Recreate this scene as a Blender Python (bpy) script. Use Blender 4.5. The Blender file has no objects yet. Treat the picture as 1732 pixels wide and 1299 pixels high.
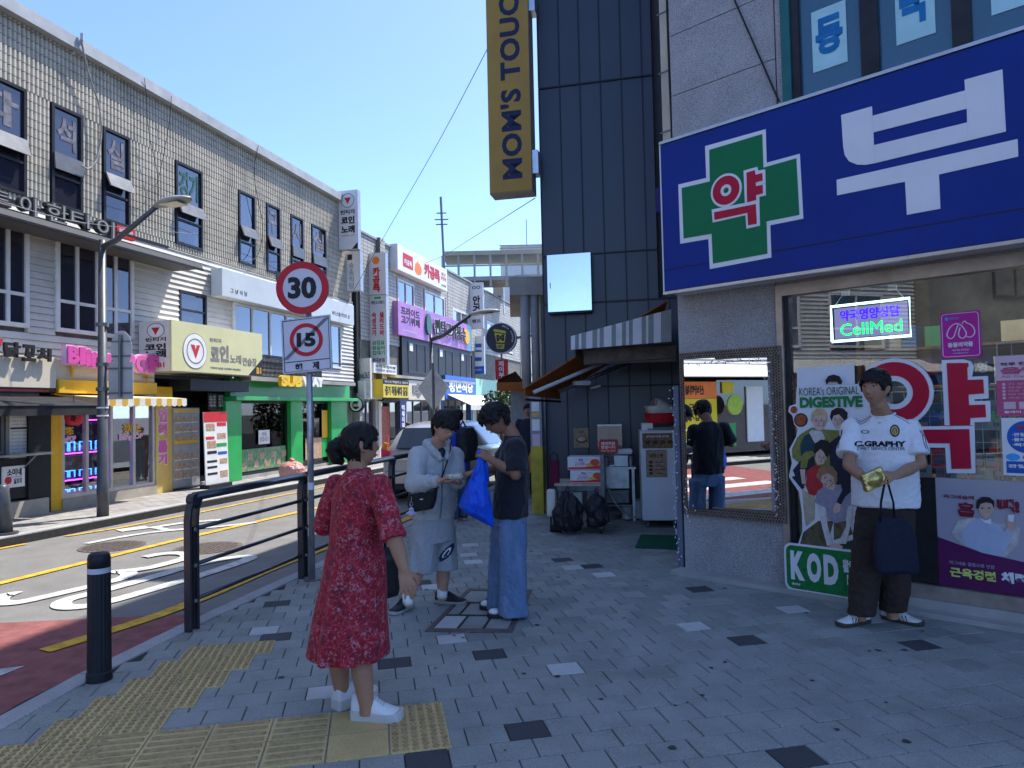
import bpy, math, random
import numpy as np
from mathutils import Vector, Matrix
from mathutils.bvhtree import BVHTree
random.seed(7); np.random.seed(7)
SC = bpy.context.scene; COL = SC.collection
FPX, CX, CY, ROLL, TILT, EYE = 1200.0, 866.0, 649.5, 0.022, 40.5/1200.0, 1.6
TH = math.atan(TILT)
camd = bpy.data.cameras.new('camera'); cam = bpy.data.objects.new('camera', camd); COL.objects.link(cam)
camd.sensor_fit = 'HORIZONTAL'; camd.sensor_width = 36.0; camd.lens = 36.0*FPX/1732.0
camd.clip_start = 0.05; camd.clip_end = 2000.0
_w = Vector((0, math.cos(TH), math.sin(TH))); _u0 = Vector((0, -math.sin(TH), math.cos(TH))); _r0 = Vector((1, 0, 0))
_r = _r0*math.cos(ROLL) - _u0*math.sin(ROLL); _u = _r0*math.sin(ROLL) + _u0*math.cos(ROLL)
cam.matrix_world = Matrix(((_r.x, _u.x, -_w.x, 0), (_r.y, _u.y, -_w.y, 0), (_r.z, _u.z, -_w.z, EYE), (0, 0, 0, 1)))
SC.camera = cam
SUN_EL = math.radians(62.0); SUN_H = Vector((0.76, 0.65, 0)).normalized()     # horizontal direction towards the sun
world = bpy.data.worlds.new('World'); SC.world = world; world.use_nodes = True
_nt = world.node_tree; _nt.nodes.clear()
_sky = _nt.nodes.new('ShaderNodeTexSky'); _sky.sky_type = 'NISHITA'; _sky.sun_disc = False
_sky.sun_elevation = SUN_EL; _sky.sun_rotation = math.atan2(SUN_H.x, SUN_H.y)
_sky.air_density = 0.42; _sky.dust_density = 0.55; _sky.ozone_density = 6.0; _sky.altitude = 0
_bg = _nt.nodes.new('ShaderNodeBackground'); _bg.inputs[1].default_value = 0.15
_out = _nt.nodes.new('ShaderNodeOutputWorld')
_nt.links.new(_sky.outputs[0], _bg.inputs[0]); _nt.links.new(_bg.outputs[0], _out.inputs[0])
sund = bpy.data.lights.new('sun', 'SUN'); sund.energy = 2.0; sund.angle = math.radians(0.55); sund.color = (1.0, 0.955, 0.88)
sun = bpy.data.objects.new('sun', sund); COL.objects.link(sun)
_sd = Vector((SUN_H.x*math.cos(SUN_EL), SUN_H.y*math.cos(SUN_EL), math.sin(SUN_EL)))
sun.rotation_euler = _sd.to_track_quat('Z', 'Y').to_euler(); sun.location = (10, 10, 30)
SC.view_settings.view_transform = 'Standard'; SC.view_settings.look = 'None'
SC.view_settings.exposure = 2.0; SC.view_settings.gamma = 1.0; SC.view_settings.use_curve_mapping = False
SC.render.engine = 'CYCLES'
try:
 SC.cycles.max_bounces = 7; SC.cycles.diffuse_bounces = 4; SC.cycles.glossy_bounces = 4
 SC.cycles.transparent_max_bounces = 12; SC.cycles.transmission_bounces = 4
 SC.cycles.caustics_reflective = False; SC.cycles.caustics_refractive = False
 SC.cycles.use_denoising = True
except Exception: pass
def ray(px, py):
 a = (px-CX)/FPX; b = -(py-CY)/FPX
 R = math.cos(ROLL)*a + math.sin(ROLL)*b; U = -math.sin(ROLL)*a + math.cos(ROLL)*b
 return Vector((R, math.cos(TH)-math.sin(TH)*U, math.sin(TH)+math.cos(TH)*U))
def G(px, py, z=0.0):
 d = ray(px, py); t = (z-EYE)/d.z
 return Vector((d.x*t, d.y*t, z))
def AT(px, py, Y):
 d = ray(px, py); t = Y/d.y
 return Vector((d.x*t, Y, EYE+d.z*t))
class MB:
 def __init__(s): s.v = []; s.f = []; s.m = []; s.cm = 0
 def raw(s, vs, fs):
  n = len(s.v); s.v.extend([tuple(q) for q in vs]); s.f.extend([tuple(i+n for i in f) for f in fs]); s.m.extend([s.cm]*len(fs)); return s
 def box(s, x0, x1, y0, y1, z0, z1):
  if x0 > x1: x0, x1 = x1, x0
  if y0 > y1: y0, y1 = y1, y0
  if z0 > z1: z0, z1 = z1, z0
  return s.raw([(x0,y0,z0),(x1,y0,z0),(x1,y1,z0),(x0,y1,z0),(x0,y0,z1),(x1,y0,z1),(x1,y1,z1),(x0,y1,z1)],
              [(0,3,2,1),(4,5,6,7),(0,1,5,4),(1,2,6,5),(2,3,7,6),(3,0,4,7)])
 def hexa(s, b, t):       # two quads (bottom, top) as 4 points each, anticlockwise seen from the top
  return s.raw(list(b)+list(t), [(0,3,2,1),(4,5,6,7),(0,1,5,4),(1,2,6,5),(2,3,7,6),(3,0,4,7)])
 def tube(s, pts, rad, n=8, cap=True, flat=1.0, up=None):
  pts = [Vector(p) for p in pts]
  if not hasattr(rad, '__len__'): rad = [rad]*len(pts)
  vs = []; fs = []; prev = None
  for i, p in enumerate(pts):
   t = (pts[min(i+1, len(pts)-1)] - pts[max(i-1, 0)])
   if t.length < 1e-9: t = Vector((0, 0, 1))
   t.normalize()
   if prev is None:
    a = Vector(up) if up is not None else (Vector((0, 0, 1)) if abs(t.z) < 0.9 else Vector((1, 0, 0)))
    x = (a - t*a.dot(t)).normalized()
   else:
    x = (prev - t*prev.dot(t))
    x = x.normalized() if x.length > 1e-6 else prev
   prev = x; y = t.cross(x)
   for k in range(n):
    an = 2*math.pi*k/n
    vs.append(p + x*(math.cos(an)*rad[i]) + y*(math.sin(an)*rad[i]*flat))
  for i in range(len(pts)-1):
   for k in range(n):
    a = i*n+k; b = i*n+(k+1) % n
    fs.append((a, b, b+n, a+n))
  if cap:
   fs.append(tuple(range(n-1, -1, -1))); m = (len(pts)-1)*n; fs.append(tuple(range(m, m+n)))
  return s.raw(vs, fs)
 def sphere(s, c, r, nu=12, nv=8, M=None):
  c = Vector(c); r = (r, r, r) if not hasattr(r, '__len__') else r
  vs = []; fs = []
  def T(x, y, z):
   q = Vector((x*r[0], y*r[1], z*r[2]))
   if M is not None: q = M @ q
   return c+q
  vs.append(T(0, 0, 1))
  for j in range(1, nv):
   ph = math.pi*j/nv
   for i in range(nu):
    th = 2*math.pi*i/nu
    vs.append(T(math.sin(ph)*math.cos(th), math.sin(ph)*math.sin(th), math.cos(ph)))
  vs.append(T(0, 0, -1)); L = len(vs)-1
  for i in range(nu):
   fs.append((0, 1+i, 1+(i+1) % nu)); fs.append((L, L-nu+(i+1) % nu, L-nu+i))
  for j in range(nv-2):
   for i in range(nu):
    a = 1+j*nu+i; b = 1+j*nu+(i+1) % nu
    fs.append((a, a+nu, b+nu, b))
  return s.raw(vs, fs)
 def loft(s, rings, cap=True):    # rings of equal point count, closed
  n = len(rings[0]); vs = [p for r in rings for p in r]; fs = []
  for i in range(len(rings)-1):
   for k in range(n):
    a = i*n+k; b = i*n+(k+1) % n
    fs.append((a, b, b+n, a+n))
  if cap:
   fs.append(tuple(range(n-1, -1, -1))); m = (len(rings)-1)*n; fs.append(tuple(range(m, m+n)))
  return s.raw(vs, fs)
 def prism(s, pts, off):          # planar polygon (3D points) extruded by vector off
  n = len(pts); pts = [Vector(p) for p in pts]; off = Vector(off)
  return s.raw(pts+[p+off for p in pts], [tuple(range(n-1, -1, -1)), tuple(range(n, 2*n))]+[(i, (i+1) % n, (i+1) % n+n, i+n) for i in range(n)])
 def mesh(s, name):
  me = bpy.data.meshes.new(name); me.from_pydata([tuple(v) for v in s.v], [], s.f); me.update(); return me
def fix_normals(me):
 import bmesh
 bm = bmesh.new(); bm.from_mesh(me); bmesh.ops.recalc_face_normals(bm, faces=bm.faces); bm.to_mesh(me); bm.free()
def link(name, me, mat=None, parent=None, smooth=False, bevel=0, loc=None, rotz=None):
 o = bpy.data.objects.new(name, me); COL.objects.link(o)
 if mat is not None:
  for m in (mat if isinstance(mat, (list, tuple)) else [mat]): me.materials.append(m)
 if parent is not None: o.parent = parent
 if loc is not None: o.location = loc
 if rotz is not None: o.rotation_euler = (0, 0, rotz)
 if smooth: me.polygons.foreach_set('use_smooth', [True]*len(me.polygons))
 if bevel:
  b = o.modifiers.new('bevel', 'BEVEL'); b.width = bevel; b.segments = 2; b.limit_method = 'ANGLE'
 return o
def build(mb, name, mat, parent=None, smooth=False, bevel=0, loc=None, rotz=None, fix=False):
 me = mb.mesh(name)
 if fix: fix_normals(me)
 o = link(name, me, mat, parent, smooth, bevel, loc, rotz)
 if isinstance(mat, (list, tuple)) and any(mb.m): me.polygons.foreach_set('material_index', mb.m)
 return o
def tag(o, label=None, cat=None, group=None, kind=None):
 if label: o['label'] = label
 if cat: o['category'] = cat
 if group: o['group'] = group
 if kind: o['kind'] = kind
 return o
def thing(name, label, cat, loc=(0, 0, 0), rotz=0.0, group=None):
 o = bpy.data.objects.new(name, None); COL.objects.link(o); o.location = loc; o.rotation_euler = (0, 0, rotz)
 o.empty_display_size = 0.2
 return tag(o, label, cat, group)
def copy_thing(src, loc, rotz=None, label=None, group=None):
 r = src.copy(); COL.objects.link(r); r.location = loc
 if rotz is not None: r.rotation_euler = (0, 0, rotz)
 if label: r['label'] = label
 if group: r['group'] = group
 for ch in list(src.children):
  c = ch.copy(); COL.objects.link(c); c.parent = r
  for g in list(ch.children):
   d = g.copy(); COL.objects.link(d); d.parent = c
 return r
MATS = {}
def N(nt, t, **kw):
 n = nt.nodes.new(t)
 for k, v in kw.items(): setattr(n, k, v)
 return n
def M(name, col, rough=0.7, var=0.12, scale=6.0, bump=0.0, bscale=60.0, metal=0.0, spec=0.25, island=0.0, coords='pos', col2=None, sheen=0.0, dirt=0.0, stretch=None, coat=0.0):
 if name in MATS: return MATS[name]
 m = bpy.data.materials.new(name); m.use_nodes = True; nt = m.node_tree; nt.nodes.clear()
 out = N(nt, 'ShaderNodeOutputMaterial'); b = N(nt, 'ShaderNodeBsdfPrincipled'); nt.links.new(b.outputs[0], out.inputs[0])
 b.inputs['Roughness'].default_value = rough; b.inputs['Metallic'].default_value = metal
 b.inputs['Specular IOR Level'].default_value = spec
 if sheen: b.inputs['Sheen Weight'].default_value = sheen
 if coat: b.inputs['Coat Weight'].default_value = coat; b.inputs['Coat Roughness'].default_value = 0.1
 if coords == 'pos':
  g = N(nt, 'ShaderNodeNewGeometry'); vec = g.outputs['Position']
 else:
  g = N(nt, 'ShaderNodeNewGeometry'); tc = N(nt, 'ShaderNodeTexCoord'); vec = tc.outputs['Object']
 if stretch:
  mp = N(nt, 'ShaderNodeMapping'); mp.inputs['Scale'].default_value = stretch; nt.links.new(vec, mp.inputs[0]); vec = mp.outputs[0]
 no = N(nt, 'ShaderNodeTexNoise'); no.inputs['Scale'].default_value = scale; no.inputs['Detail'].default_value = 5.0; no.inputs['Roughness'].default_value = 0.62
 nt.links.new(vec, no.inputs['Vector'])
 c2 = col2 if col2 else tuple(max(0, c*(1-2*var)) for c in col)
 c1 = col if col2 else tuple(min(1, c*(1+var*1.0)) for c in col)
 mr = N(nt, 'ShaderNodeMapRange'); mr.inputs[1].default_value = 0.30; mr.inputs[2].default_value = 0.70
 nt.links.new(no.outputs['Fac'], mr.inputs[0])
 mx = N(nt, 'ShaderNodeMix', data_type='RGBA'); mx.inputs[6].default_value = (*c2, 1); mx.inputs[7].default_value = (*c1, 1)
 nt.links.new(mr.outputs[0], mx.inputs[0]); cur = mx.outputs[2]
 if island:
  hv = N(nt, 'ShaderNodeHueSaturation'); mi = N(nt, 'ShaderNodeMapRange'); mi.inputs[3].default_value = 1-island; mi.inputs[4].default_value = 1+island
  nt.links.new(g.outputs['Random Per Island'], mi.inputs[0]); nt.links.new(mi.outputs[0], hv.inputs['Value']); nt.links.new(cur, hv.inputs['Color']); cur = hv.outputs[0]
 if dirt:
  n2 = N(nt, 'ShaderNodeTexNoise'); n2.inputs['Scale'].default_value = 1.3; n2.inputs['Detail'].default_value = 8.0; n2.inputs['Roughness'].default_value = 0.7
  nt.links.new(g.outputs['Position'], n2.inputs['Vector'])
  r2 = N(nt, 'ShaderNodeMapRange'); r2.inputs[1].default_value = 0.50; r2.inputs[2].default_value = 0.75; r2.inputs[3].default_value = 0; r2.inputs[4].default_value = dirt
  nt.links.new(n2.outputs['Fac'], r2.inputs[0])
  m2 = N(nt, 'ShaderNodeMix', data_type='RGBA'); m2.inputs[7].default_value = (0.06, 0.052, 0.042, 1)
  nt.links.new(r2.outputs[0], m2.inputs[0]); nt.links.new(cur, m2.inputs[6]); cur = m2.outputs[2]
 nt.links.new(cur, b.inputs['Base Color'])
 rr = N(nt, 'ShaderNodeMapRange'); rr.inputs[3].default_value = max(0.02, rough-0.08); rr.inputs[4].default_value = min(1, rough+0.08)
 nt.links.new(no.outputs['Fac'], rr.inputs[0]); nt.links.new(rr.outputs[0], b.inputs['Roughness'])
 if bump:
  nb = N(nt, 'ShaderNodeTexNoise'); nb.inputs['Scale'].default_value = bscale; nb.inputs['Detail'].default_value = 4.0
  nt.links.new(vec, nb.inputs['Vector'])
  bp = N(nt, 'ShaderNodeBump'); bp.inputs['Strength'].default_value = bump; bp.inputs['Distance'].default_value = 0.01
  nt.links.new(nb.outputs['Fac'], bp.inputs['Height']); nt.links.new(bp.outputs[0], b.inputs['Normal'])
 MATS[name] = m; return m
def speckle(name, base, specks, scale=220.0, rough=0.75, island=0.1, bump=0.15, dirt=0.25):
 """stone or concrete with fine mineral grains"""
 if name in MATS: return MATS[name]
 m = M(name, base, rough, 0.10, 3.0, bump, 150.0, island=island, dirt=dirt); nt = m.node_tree
 b = [n for n in nt.nodes if n.type == 'BSDF_PRINCIPLED'][0]; cur = b.inputs['Base Color'].links[0].from_socket
 g = [n for n in nt.nodes if n.type == 'NEW_GEOMETRY'][0]
 v = N(nt, 'ShaderNodeTexNoise'); v.inputs['Scale'].default_value = scale; v.inputs['Detail'].default_value = 2.0; nt.links.new(g.outputs['Position'], v.inputs['Vector'])
 for lo, hi, c in specks:
  r = N(nt, 'ShaderNodeMapRange'); r.inputs[1].default_value = lo; r.inputs[2].default_value = hi; nt.links.new(v.outputs['Fac'], r.inputs[0])
  x = N(nt, 'ShaderNodeMix', data_type='RGBA'); x.inputs[7].default_value = (*c, 1); nt.links.new(r.outputs[0], x.inputs[0]); nt.links.new(cur, x.inputs[6]); cur = x.outputs[2]
 nt.links.new(cur, b.inputs['Base Color']); return m
def EM(name, col, strength):
 if name in MATS: return MATS[name]
 m = bpy.data.materials.new(name); m.use_nodes = True; nt = m.node_tree; nt.nodes.clear()
 out = N(nt, 'ShaderNodeOutputMaterial'); e = N(nt, 'ShaderNodeEmission'); e.inputs[0].default_value = (*col, 1); e.inputs[1].default_value = strength
 nt.links.new(e.outputs[0], out.inputs[0]); MATS[name] = m; return m
def GLASS(name, tint=(0.8, 0.86, 0.86), refl=1.0, rough=0.01, opac=0.0, film=(0.3, 0.35, 0.4)):
 """a pane: a fresnel mix of see-through and mirror, with an optional even film of diffuse colour"""
 if name in MATS: return MATS[name]
 m = bpy.data.materials.new(name); m.use_nodes = True; nt = m.node_tree; nt.nodes.clear()
 out = N(nt, 'ShaderNodeOutputMaterial'); t = N(nt, 'ShaderNodeBsdfTransparent'); t.inputs[0].default_value = (*tint, 1)
 gl = N(nt, 'ShaderNodeBsdfGlossy'); gl.inputs['Roughness'].default_value = rough; gl.inputs[0].default_value = (0.95, 0.97, 1, 1)
 fr = N(nt, 'ShaderNodeFresnel'); fr.inputs[0].default_value = 1.5
 mu = N(nt, 'ShaderNodeMath', operation='MULTIPLY'); mu.inputs[1].default_value = 1.9*refl; mu.use_clamp = True
 nt.links.new(fr.outputs[0], mu.inputs[0]); mx = N(nt, 'ShaderNodeMixShader')
 base = t.outputs[0]
 if opac:
  d = N(nt, 'ShaderNodeBsdfDiffuse'); d.inputs[0].default_value = (*film, 1); m2 = N(nt, 'ShaderNodeMixShader'); m2.inputs[0].default_value = opac
  nt.links.new(t.outputs[0], m2.inputs[1]); nt.links.new(d.outputs[0], m2.inputs[2]); base = m2.outputs[0]
 nt.links.new(mu.outputs[0], mx.inputs[0]); nt.links.new(base, mx.inputs[1]); nt.links.new(gl.outputs[0], mx.inputs[2])
 nt.links.new(mx.outputs[0], out.inputs[0]); MATS[name] = m; return m
WORK = bpy.data.scenes.new('workshop')          # a small scratch scene, removed at the end
def baked(o):
 """the mesh of an object with its modifiers applied"""
 WORK.collection.objects.link(o)
 with bpy.context.temp_override(scene=WORK, view_layer=WORK.view_layers[0]):
  dg = bpy.context.evaluated_depsgraph_get()
  me = bpy.data.meshes.new_from_object(o.evaluated_get(dg))
 WORK.collection.objects.unlink(o); return me
TXT = {}
def text_raw(body, bold=0.0, gap=1.0, line=1.0):
 key = (body, bold, gap, line)
 if key in TXT: return TXT[key]
 c = bpy.data.curves.new('lettering', 'FONT'); c.body = body; c.size = 1.0; c.offset = bold; c.extrude = 0.5; c.resolution_u = 3
 c.align_x = 'CENTER'; c.space_character = gap; c.space_line = line
 o = bpy.data.objects.new('lettering', c); me = baked(o)
 v = np.array([x.co[:] for x in me.vertices]); f = [tuple(p.vertices) for p in me.polygons]
 bpy.data.objects.remove(o); bpy.data.curves.remove(c); bpy.data.meshes.remove(me)
 if len(v) == 0: v = np.zeros((0, 3))
 else:
  mn = v.min(0); mx = v.max(0); v = (v-mn)/np.maximum(mx-mn, 1e-6)
 TXT[key] = (v, f); return TXT[key]
def text_fit(body, x0, x1, z0, z1, y, th=0.004, bold=0.0, shear=0.0, gap=1.0, line=1.0):
 """verts of lettering filling a rectangle of a wall frame (x along, z up, -y towards the viewer)"""
 v, f = text_raw(body, bold, gap, line)
 out = [(x0+a[0]*(x1-x0)+shear*a[1]*(z1-z0), y-th*a[2], z0+a[1]*(z1-z0)) for a in v]
 return out, f
class Plane:
 def __init__(s, p0, ang):
  s.o = Vector((p0[0], p0[1], 0)); a = math.radians(ang); s.e = Vector((math.sin(a), math.cos(a), 0)); s.n = Vector((s.e.y, -s.e.x, 0))
  s.rz = math.atan2(s.e.y, s.e.x)
 def hit(s, px, py, d=0.0):
  r = ray(px, py); q = s.o+s.n*d; k = s.n.dot(q)-0.0
  t = k/s.n.dot(Vector((r.x, r.y, 0))); P = r*t
  return (Vector((P.x, P.y, 0))-q).dot(s.e), P.z+EYE
 def rect(s, x0, y0, x1, y1, d=0.0):     # top-left and bottom-right corners in the photograph
  a, zt = s.hit(x0, y0, d); b, zb = s.hit(x1, y1, d); return a, b, zb, zt
 def world(s, x, z, d=0.0): return s.o+s.e*x+s.n*d+Vector((0, 0, z))
class On:
 """a thing fixed to a plane: parts are given in plane coordinates (x along, z up, y into the wall)"""
 def __init__(s, pl, name, label, cat, x, z, group=None, root=None):
  s.pl = pl; s.x = x; s.z = z
  s.r = thing(name, label, cat, pl.world(x, z), pl.rz, group)
 def _b(s, mb, name, mat, parent, **k):
  mb.v = [(a[0]-s.x, a[1], a[2]-s.z) for a in mb.v]
  return build(mb, name, mat, parent or s.r, **k)
 def box(s, name, mat, x0, x1, z0, z1, y0, y1, parent=None, **k): return s._b(MB().box(x0, x1, y0, y1, z0, z1), name, mat, parent, **k)
 def mb(s, mb, name, mat, parent=None, **k): return s._b(mb, name, mat, parent, **k)
 def text(s, body, mat, x0, x1, z0, z1, y, th=0.004, bold=0.0, name='lettering', parent=None, **k):
  v, f = text_fit(body, x0, x1, z0, z1, y, th, bold, **k)
  if not f: return None
  return s._b(MB().raw(v, f), name, mat, parent)
 def poly(s, name, mat, pts, y0, y1, parent=None, **k):    # pts: (x, z)
  return s._b(MB().prism([(p[0], y0, p[1]) for p in pts], (0, y1-y0, 0)), name, mat, parent, fix=True, **k)
 def disc(s, name, mat, cx, cz, r, y0, y1, n=32, parent=None, rz=None, **k):
  rz = rz or r
  return s.poly(name, mat, [(cx+r*math.cos(2*math.pi*i/n), cz+rz*math.sin(2*math.pi*i/n)) for i in range(n)], y0, y1, parent, **k)
 def ring(s, name, mat, cx, cz, r0, r1, y0, y1, n=32, parent=None, k0=1.0):
  mb = MB(); vs = []; fs = []
  for i in range(n):
   c = math.cos(2*math.pi*i/n); t = math.sin(2*math.pi*i/n)
   vs += [(cx+r0*c, y0, cz+r0*t*k0), (cx+r1*c, y0, cz+r1*t*k0), (cx+r0*c, y1, cz+r0*t*k0), (cx+r1*c, y1, cz+r1*t*k0)]
   j = (i+1) % n
   fs += [(4*i, 4*i+1, 4*j+1, 4*j), (4*i+2, 4*j+2, 4*j+3, 4*i+3), (4*i+1, 4*i+3, 4*j+3, 4*j+1), (4*i, 4*j, 4*j+2, 4*i+2)]
  return s._b(mb.raw(vs, fs), name, mat, parent, fix=True)
 def window(s, frame_m, glass_m, x0, x1, z0, z1, nx=1, zs=(), y=0.0, fw=0.05, depth=0.08, back=None, name='window', gy=0.03):
  """frame with mullions, then a pane; zs = heights of transoms"""
  mb = MB(); y0 = y-0.01; y1 = y+depth
  mb.box(x0, x0+fw, y0, y1, z0, z1).box(x1-fw, x1, y0, y1, z0, z1).box(x0+fw, x1-fw, y0, y1, z0, z0+fw).box(x0+fw, x1-fw, y0, y1, z1-fw, z1)
  for i in range(1, nx):
   c = x0+(x1-x0)*i/nx; mb.box(c-fw*.4, c+fw*.4, y0+.004, y1, z0+fw, z1-fw)
  for z in zs: mb.box(x0+fw, x1-fw, y0+.008, y1, z-fw*.4, z+fw*.4)
  fr = s.mb(mb, name, frame_m)
  p = s._b(MB().box(x0+fw*.5, x1-fw*.5, y+gy, y+gy+.006, z0+fw*.5, z1-fw*.5), 'pane', glass_m, fr)
  return fr
def wrf(Pn, f, seed, n=6):
 r = np.random.RandomState(seed); s = np.zeros(len(Pn))
 for k in range(n):
  d = r.normal(size=3); d /= np.linalg.norm(d); e = r.normal(size=3); e /= np.linalg.norm(e)
  s += np.sin(Pn@d*f*(1+.25*k)+r.uniform(0, 6.28)+1.6*np.sin(Pn@e*f*.55+r.uniform(0, 6.28)))
 return s/n
def remesh(mb, vox, smooth=3, folds=(), name='body'):
 me = mb.mesh(name); o = bpy.data.objects.new(name, me); a = o.modifiers.new('r', 'REMESH'); a.mode = 'VOXEL'; a.voxel_size = vox; a.use_smooth_shade = True
 if smooth: b = o.modifiers.new('s', 'SMOOTH'); b.factor = .5; b.iterations = smooth
 m2 = baked(o); bpy.data.objects.remove(o); bpy.data.meshes.remove(me); m2.name = name
 if folds:
  n = len(m2.vertices); co = np.empty(n*3); m2.vertices.foreach_get('co', co); co = co.reshape(-1, 3); no = np.empty(n*3); m2.vertices.foreach_get('normal', no); no = no.reshape(-1, 3)
  disp = np.zeros(n)
  for fr, amp, st, seed in folds:
   w = wrf(co*np.array(st), fr, seed); disp += amp*(1.25-2.6*np.abs(w)**.7)*(.55+.45*wrf(co, 7.0, seed+50, 3))
  co = co+no*disp[:, None]; m2.vertices.foreach_set('co', co.ravel()); m2.update()
 return m2
def put(me, name, mat, parent):
 o = bpy.data.objects.new(name, me); COL.objects.link(o); me.materials.clear(); me.materials.append(mat); o.parent = parent; me.polygons.foreach_set('use_smooth', [True]*len(me.polygons)); return o
ANG_ST = 14.5
eL = Vector((math.sin(math.radians(ANG_ST)), math.cos(math.radians(ANG_ST)), 0)); nL = Vector((eL.y, -eL.x, 0))
LF = Plane((-10.77*nL.x, -10.77*nL.y), ANG_ST)          # the shop fronts across the street
m_asph = speckle('asphalt', (0.185, 0.178, 0.164), [(0.56, 0.70, (0.30, 0.29, 0.27)), (0.44, 0.34, (0.07, 0.07, 0.07))], 150, 0.9, 0, 0.5, 0.12)
m_ground = M('far_ground', (0.17, 0.165, 0.155), 0.9, 0.15, 0.5)
m_conc = speckle('kerb_granite', (0.36, 0.355, 0.34), [(0.58, 0.70, (0.55, 0.54, 0.52)), (0.42, 0.32, (0.16, 0.16, 0.16))], 170, 0.8, 0.10, 0.3, 0.35)
m_base = M('joint_sand', (0.04, 0.039, 0.036), 0.95, 0.2, 20)
m_paver = speckle('paver_grey', (0.265, 0.278, 0.255), [(0.56, 0.70, (0.35, 0.365, 0.34)), (0.44, 0.33, (0.12, 0.127, 0.118))], 190, 0.8, 0.17, 0.35, 0.50)
m_pdark = speckle('paver_dark', (0.055, 0.056, 0.060), [(0.6, 0.75, (0.12, 0.12, 0.13))], 190, 0.8, 0.12, 0.35, 0.1)
m_plight = speckle('paver_pale', (0.47, 0.48, 0.46), [(0.44, 0.33, (0.34, 0.35, 0.34))], 190, 0.8, 0.1, 0.35, 0.15)
m_tact = speckle('tactile_yellow', (0.58, 0.42, 0.18), [(0.44, 0.32, (0.26, 0.19, 0.08))], 160, 0.85, 0.12, 0.3, 0.42)
m_paveF = speckle('far_paving', (0.30, 0.285, 0.26), [(0.58, 0.7, (0.42, 0.41, 0.38))], 120, 0.85, 0.12, 0.3, 0.3)
m_yel = M('line_yellow', (0.62, 0.36, 0.035), 0.75, 0.22, 9, 0.2, 90)
m_wht = M('line_white', (0.52, 0.52, 0.49), 0.75, 0.22, 9, 0.2, 90)
m_red = M('crossing_red', (0.235, 0.085, 0.08), 0.85, 0.18, 7, 0.4, 120)
m_iron = M('cast_iron', (0.14, 0.115, 0.10), 0.7, 0.25, 30, 0.3, 60, metal=0.3)
m_grass = M('weed_green', (0.10, 0.15, 0.03), 0.8, 0.3, 12)
def ribbon(pts, w, z, closed=False):
 """a flat painted stroke of width w (or per-point widths) along ground points"""
 P = [Vector((p[0], p[1], 0)) for p in pts]; n = len(P); vs = []; fs = []
 for i, p in enumerate(P):
  a = P[(i-1) % n] if (closed or i > 0) else P[i]; b = P[(i+1) % n] if (closed or i < n-1) else P[i]
  t = (b-a).normalized(); q = Vector((-t.y, t.x, 0)); ww = w[i] if hasattr(w, '__len__') else w
  vs += [(p.x+q.x*ww/2, p.y+q.y*ww/2, z), (p.x-q.x*ww/2, p.y-q.y*ww/2, z)]
 for i in range(n if closed else n-1):
  j = (i+1) % n; fs.append((2*i+1, 2*j+1, 2*j, 2*i))
 return vs, fs
def smooth_path(pts, it=2, closed=False):
 P = [Vector((p[0], p[1], 0)) for p in pts]
 for _ in range(it):
  Q = []; n = len(P)
  rng = range(n if closed else n-1)
  if not closed: Q.append(P[0])
  for i in rng:
   a, b = P[i], P[(i+1) % n]; Q += [a*.75+b*.25, a*.25+b*.75]
  if not closed: Q.append(P[-1])
  P = Q
 return P
tag(build(MB().raw([(-600, -600, -.16), (600, -600, -.16), (600, 900, -.16), (-600, 900, -.16)], [(0, 1, 2, 3)]), 'ground', m_ground), kind='structure')
ZR = -0.12
road = tag(build(MB().raw([(-70, -70, ZR), (60, -70, ZR), (60, 160, ZR), (-70, 160, ZR)], [(0, 1, 2, 3)]), 'road', m_asph), kind='structure')
def paint(name, mat, vs, fs): return build(MB().raw(vs, fs), name, mat, road)
def GR(px, py): return G(px, py, ZR)
KERB = [(-2.35, -9), (-2.62, -3), (-2.82, 1.5), (-2.85, 3.95), (-2.737, 4.565), (-2.574, 5.535), (-2.204, 7.15), (-1.664, 9.737), (-0.35, 15.2), (4.65, 34.6), (11.5, 61)]
KS = smooth_path(KERB, 1)
far_edge = lambda s: LF.world(s, 0, 1.72)
cr = [(-2.80, -0.6), (-2.86, 3.9), (-2.60, 5.50), (-2.43, 6.22), (-3.3, 6.15), (-4.3, 6.05), (-8.25, 6.0), (-9.75, -0.6)]
paint('red_crossing', m_red, [(x, y, ZR+.004) for x, y in cr], [tuple(range(len(cr)-1, -1, -1))])
for k in range(6):
 o = Vector((-3.42, 4.98, 0))+Vector((-1.02*k, 0.20*k if k else 0, 0)); d = eL*-1.0
 a = o; b = o+d*4.6; q = Vector((-0.48, 0.05, 0))
 paint('white_bar', m_wht, [(a.x, a.y, ZR+.008), (b.x, b.y, ZR+.008), ((b+q).x, (b+q).y, ZR+.008), ((a+q).x-.1, (a+q).y-.25, ZR+.008)], [(3, 2, 1, 0)])
v, f = ribbon(smooth_path([(-6.1, 5.3), GR(0, 988), GR(150, 951), GR(310, 912), GR(500, 868), (-2.1, 16.6), (2.4, 34), (8.5, 60)], 2), 0.13, ZR+.012)
paint('yellow_centre_line', m_yel, v, f)
v, f = ribbon(smooth_path([GR(75, 1103), GR(190, 1068), GR(311, 1028), GR(500, 945), GR(680, 883), (-0.75, 15.2), (4.2, 34.4)], 2), 0.15, ZR+.012)
paint('yellow_edge_line', m_yel, v, f)
v, f = ribbon([GR(111, 908), GR(200, 894), GR(311, 873), GR(480, 838), (-2.6, 22), (0.6, 34)], 0.09, ZR+.012)
paint('yellow_kerb_line', m_yel, v, f)
v, f = ribbon([GR(-90, 943), GR(0, 929), GR(44, 921)], 0.1, ZR+.012); paint('yellow_kerb_line', m_yel, v, f)
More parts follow.
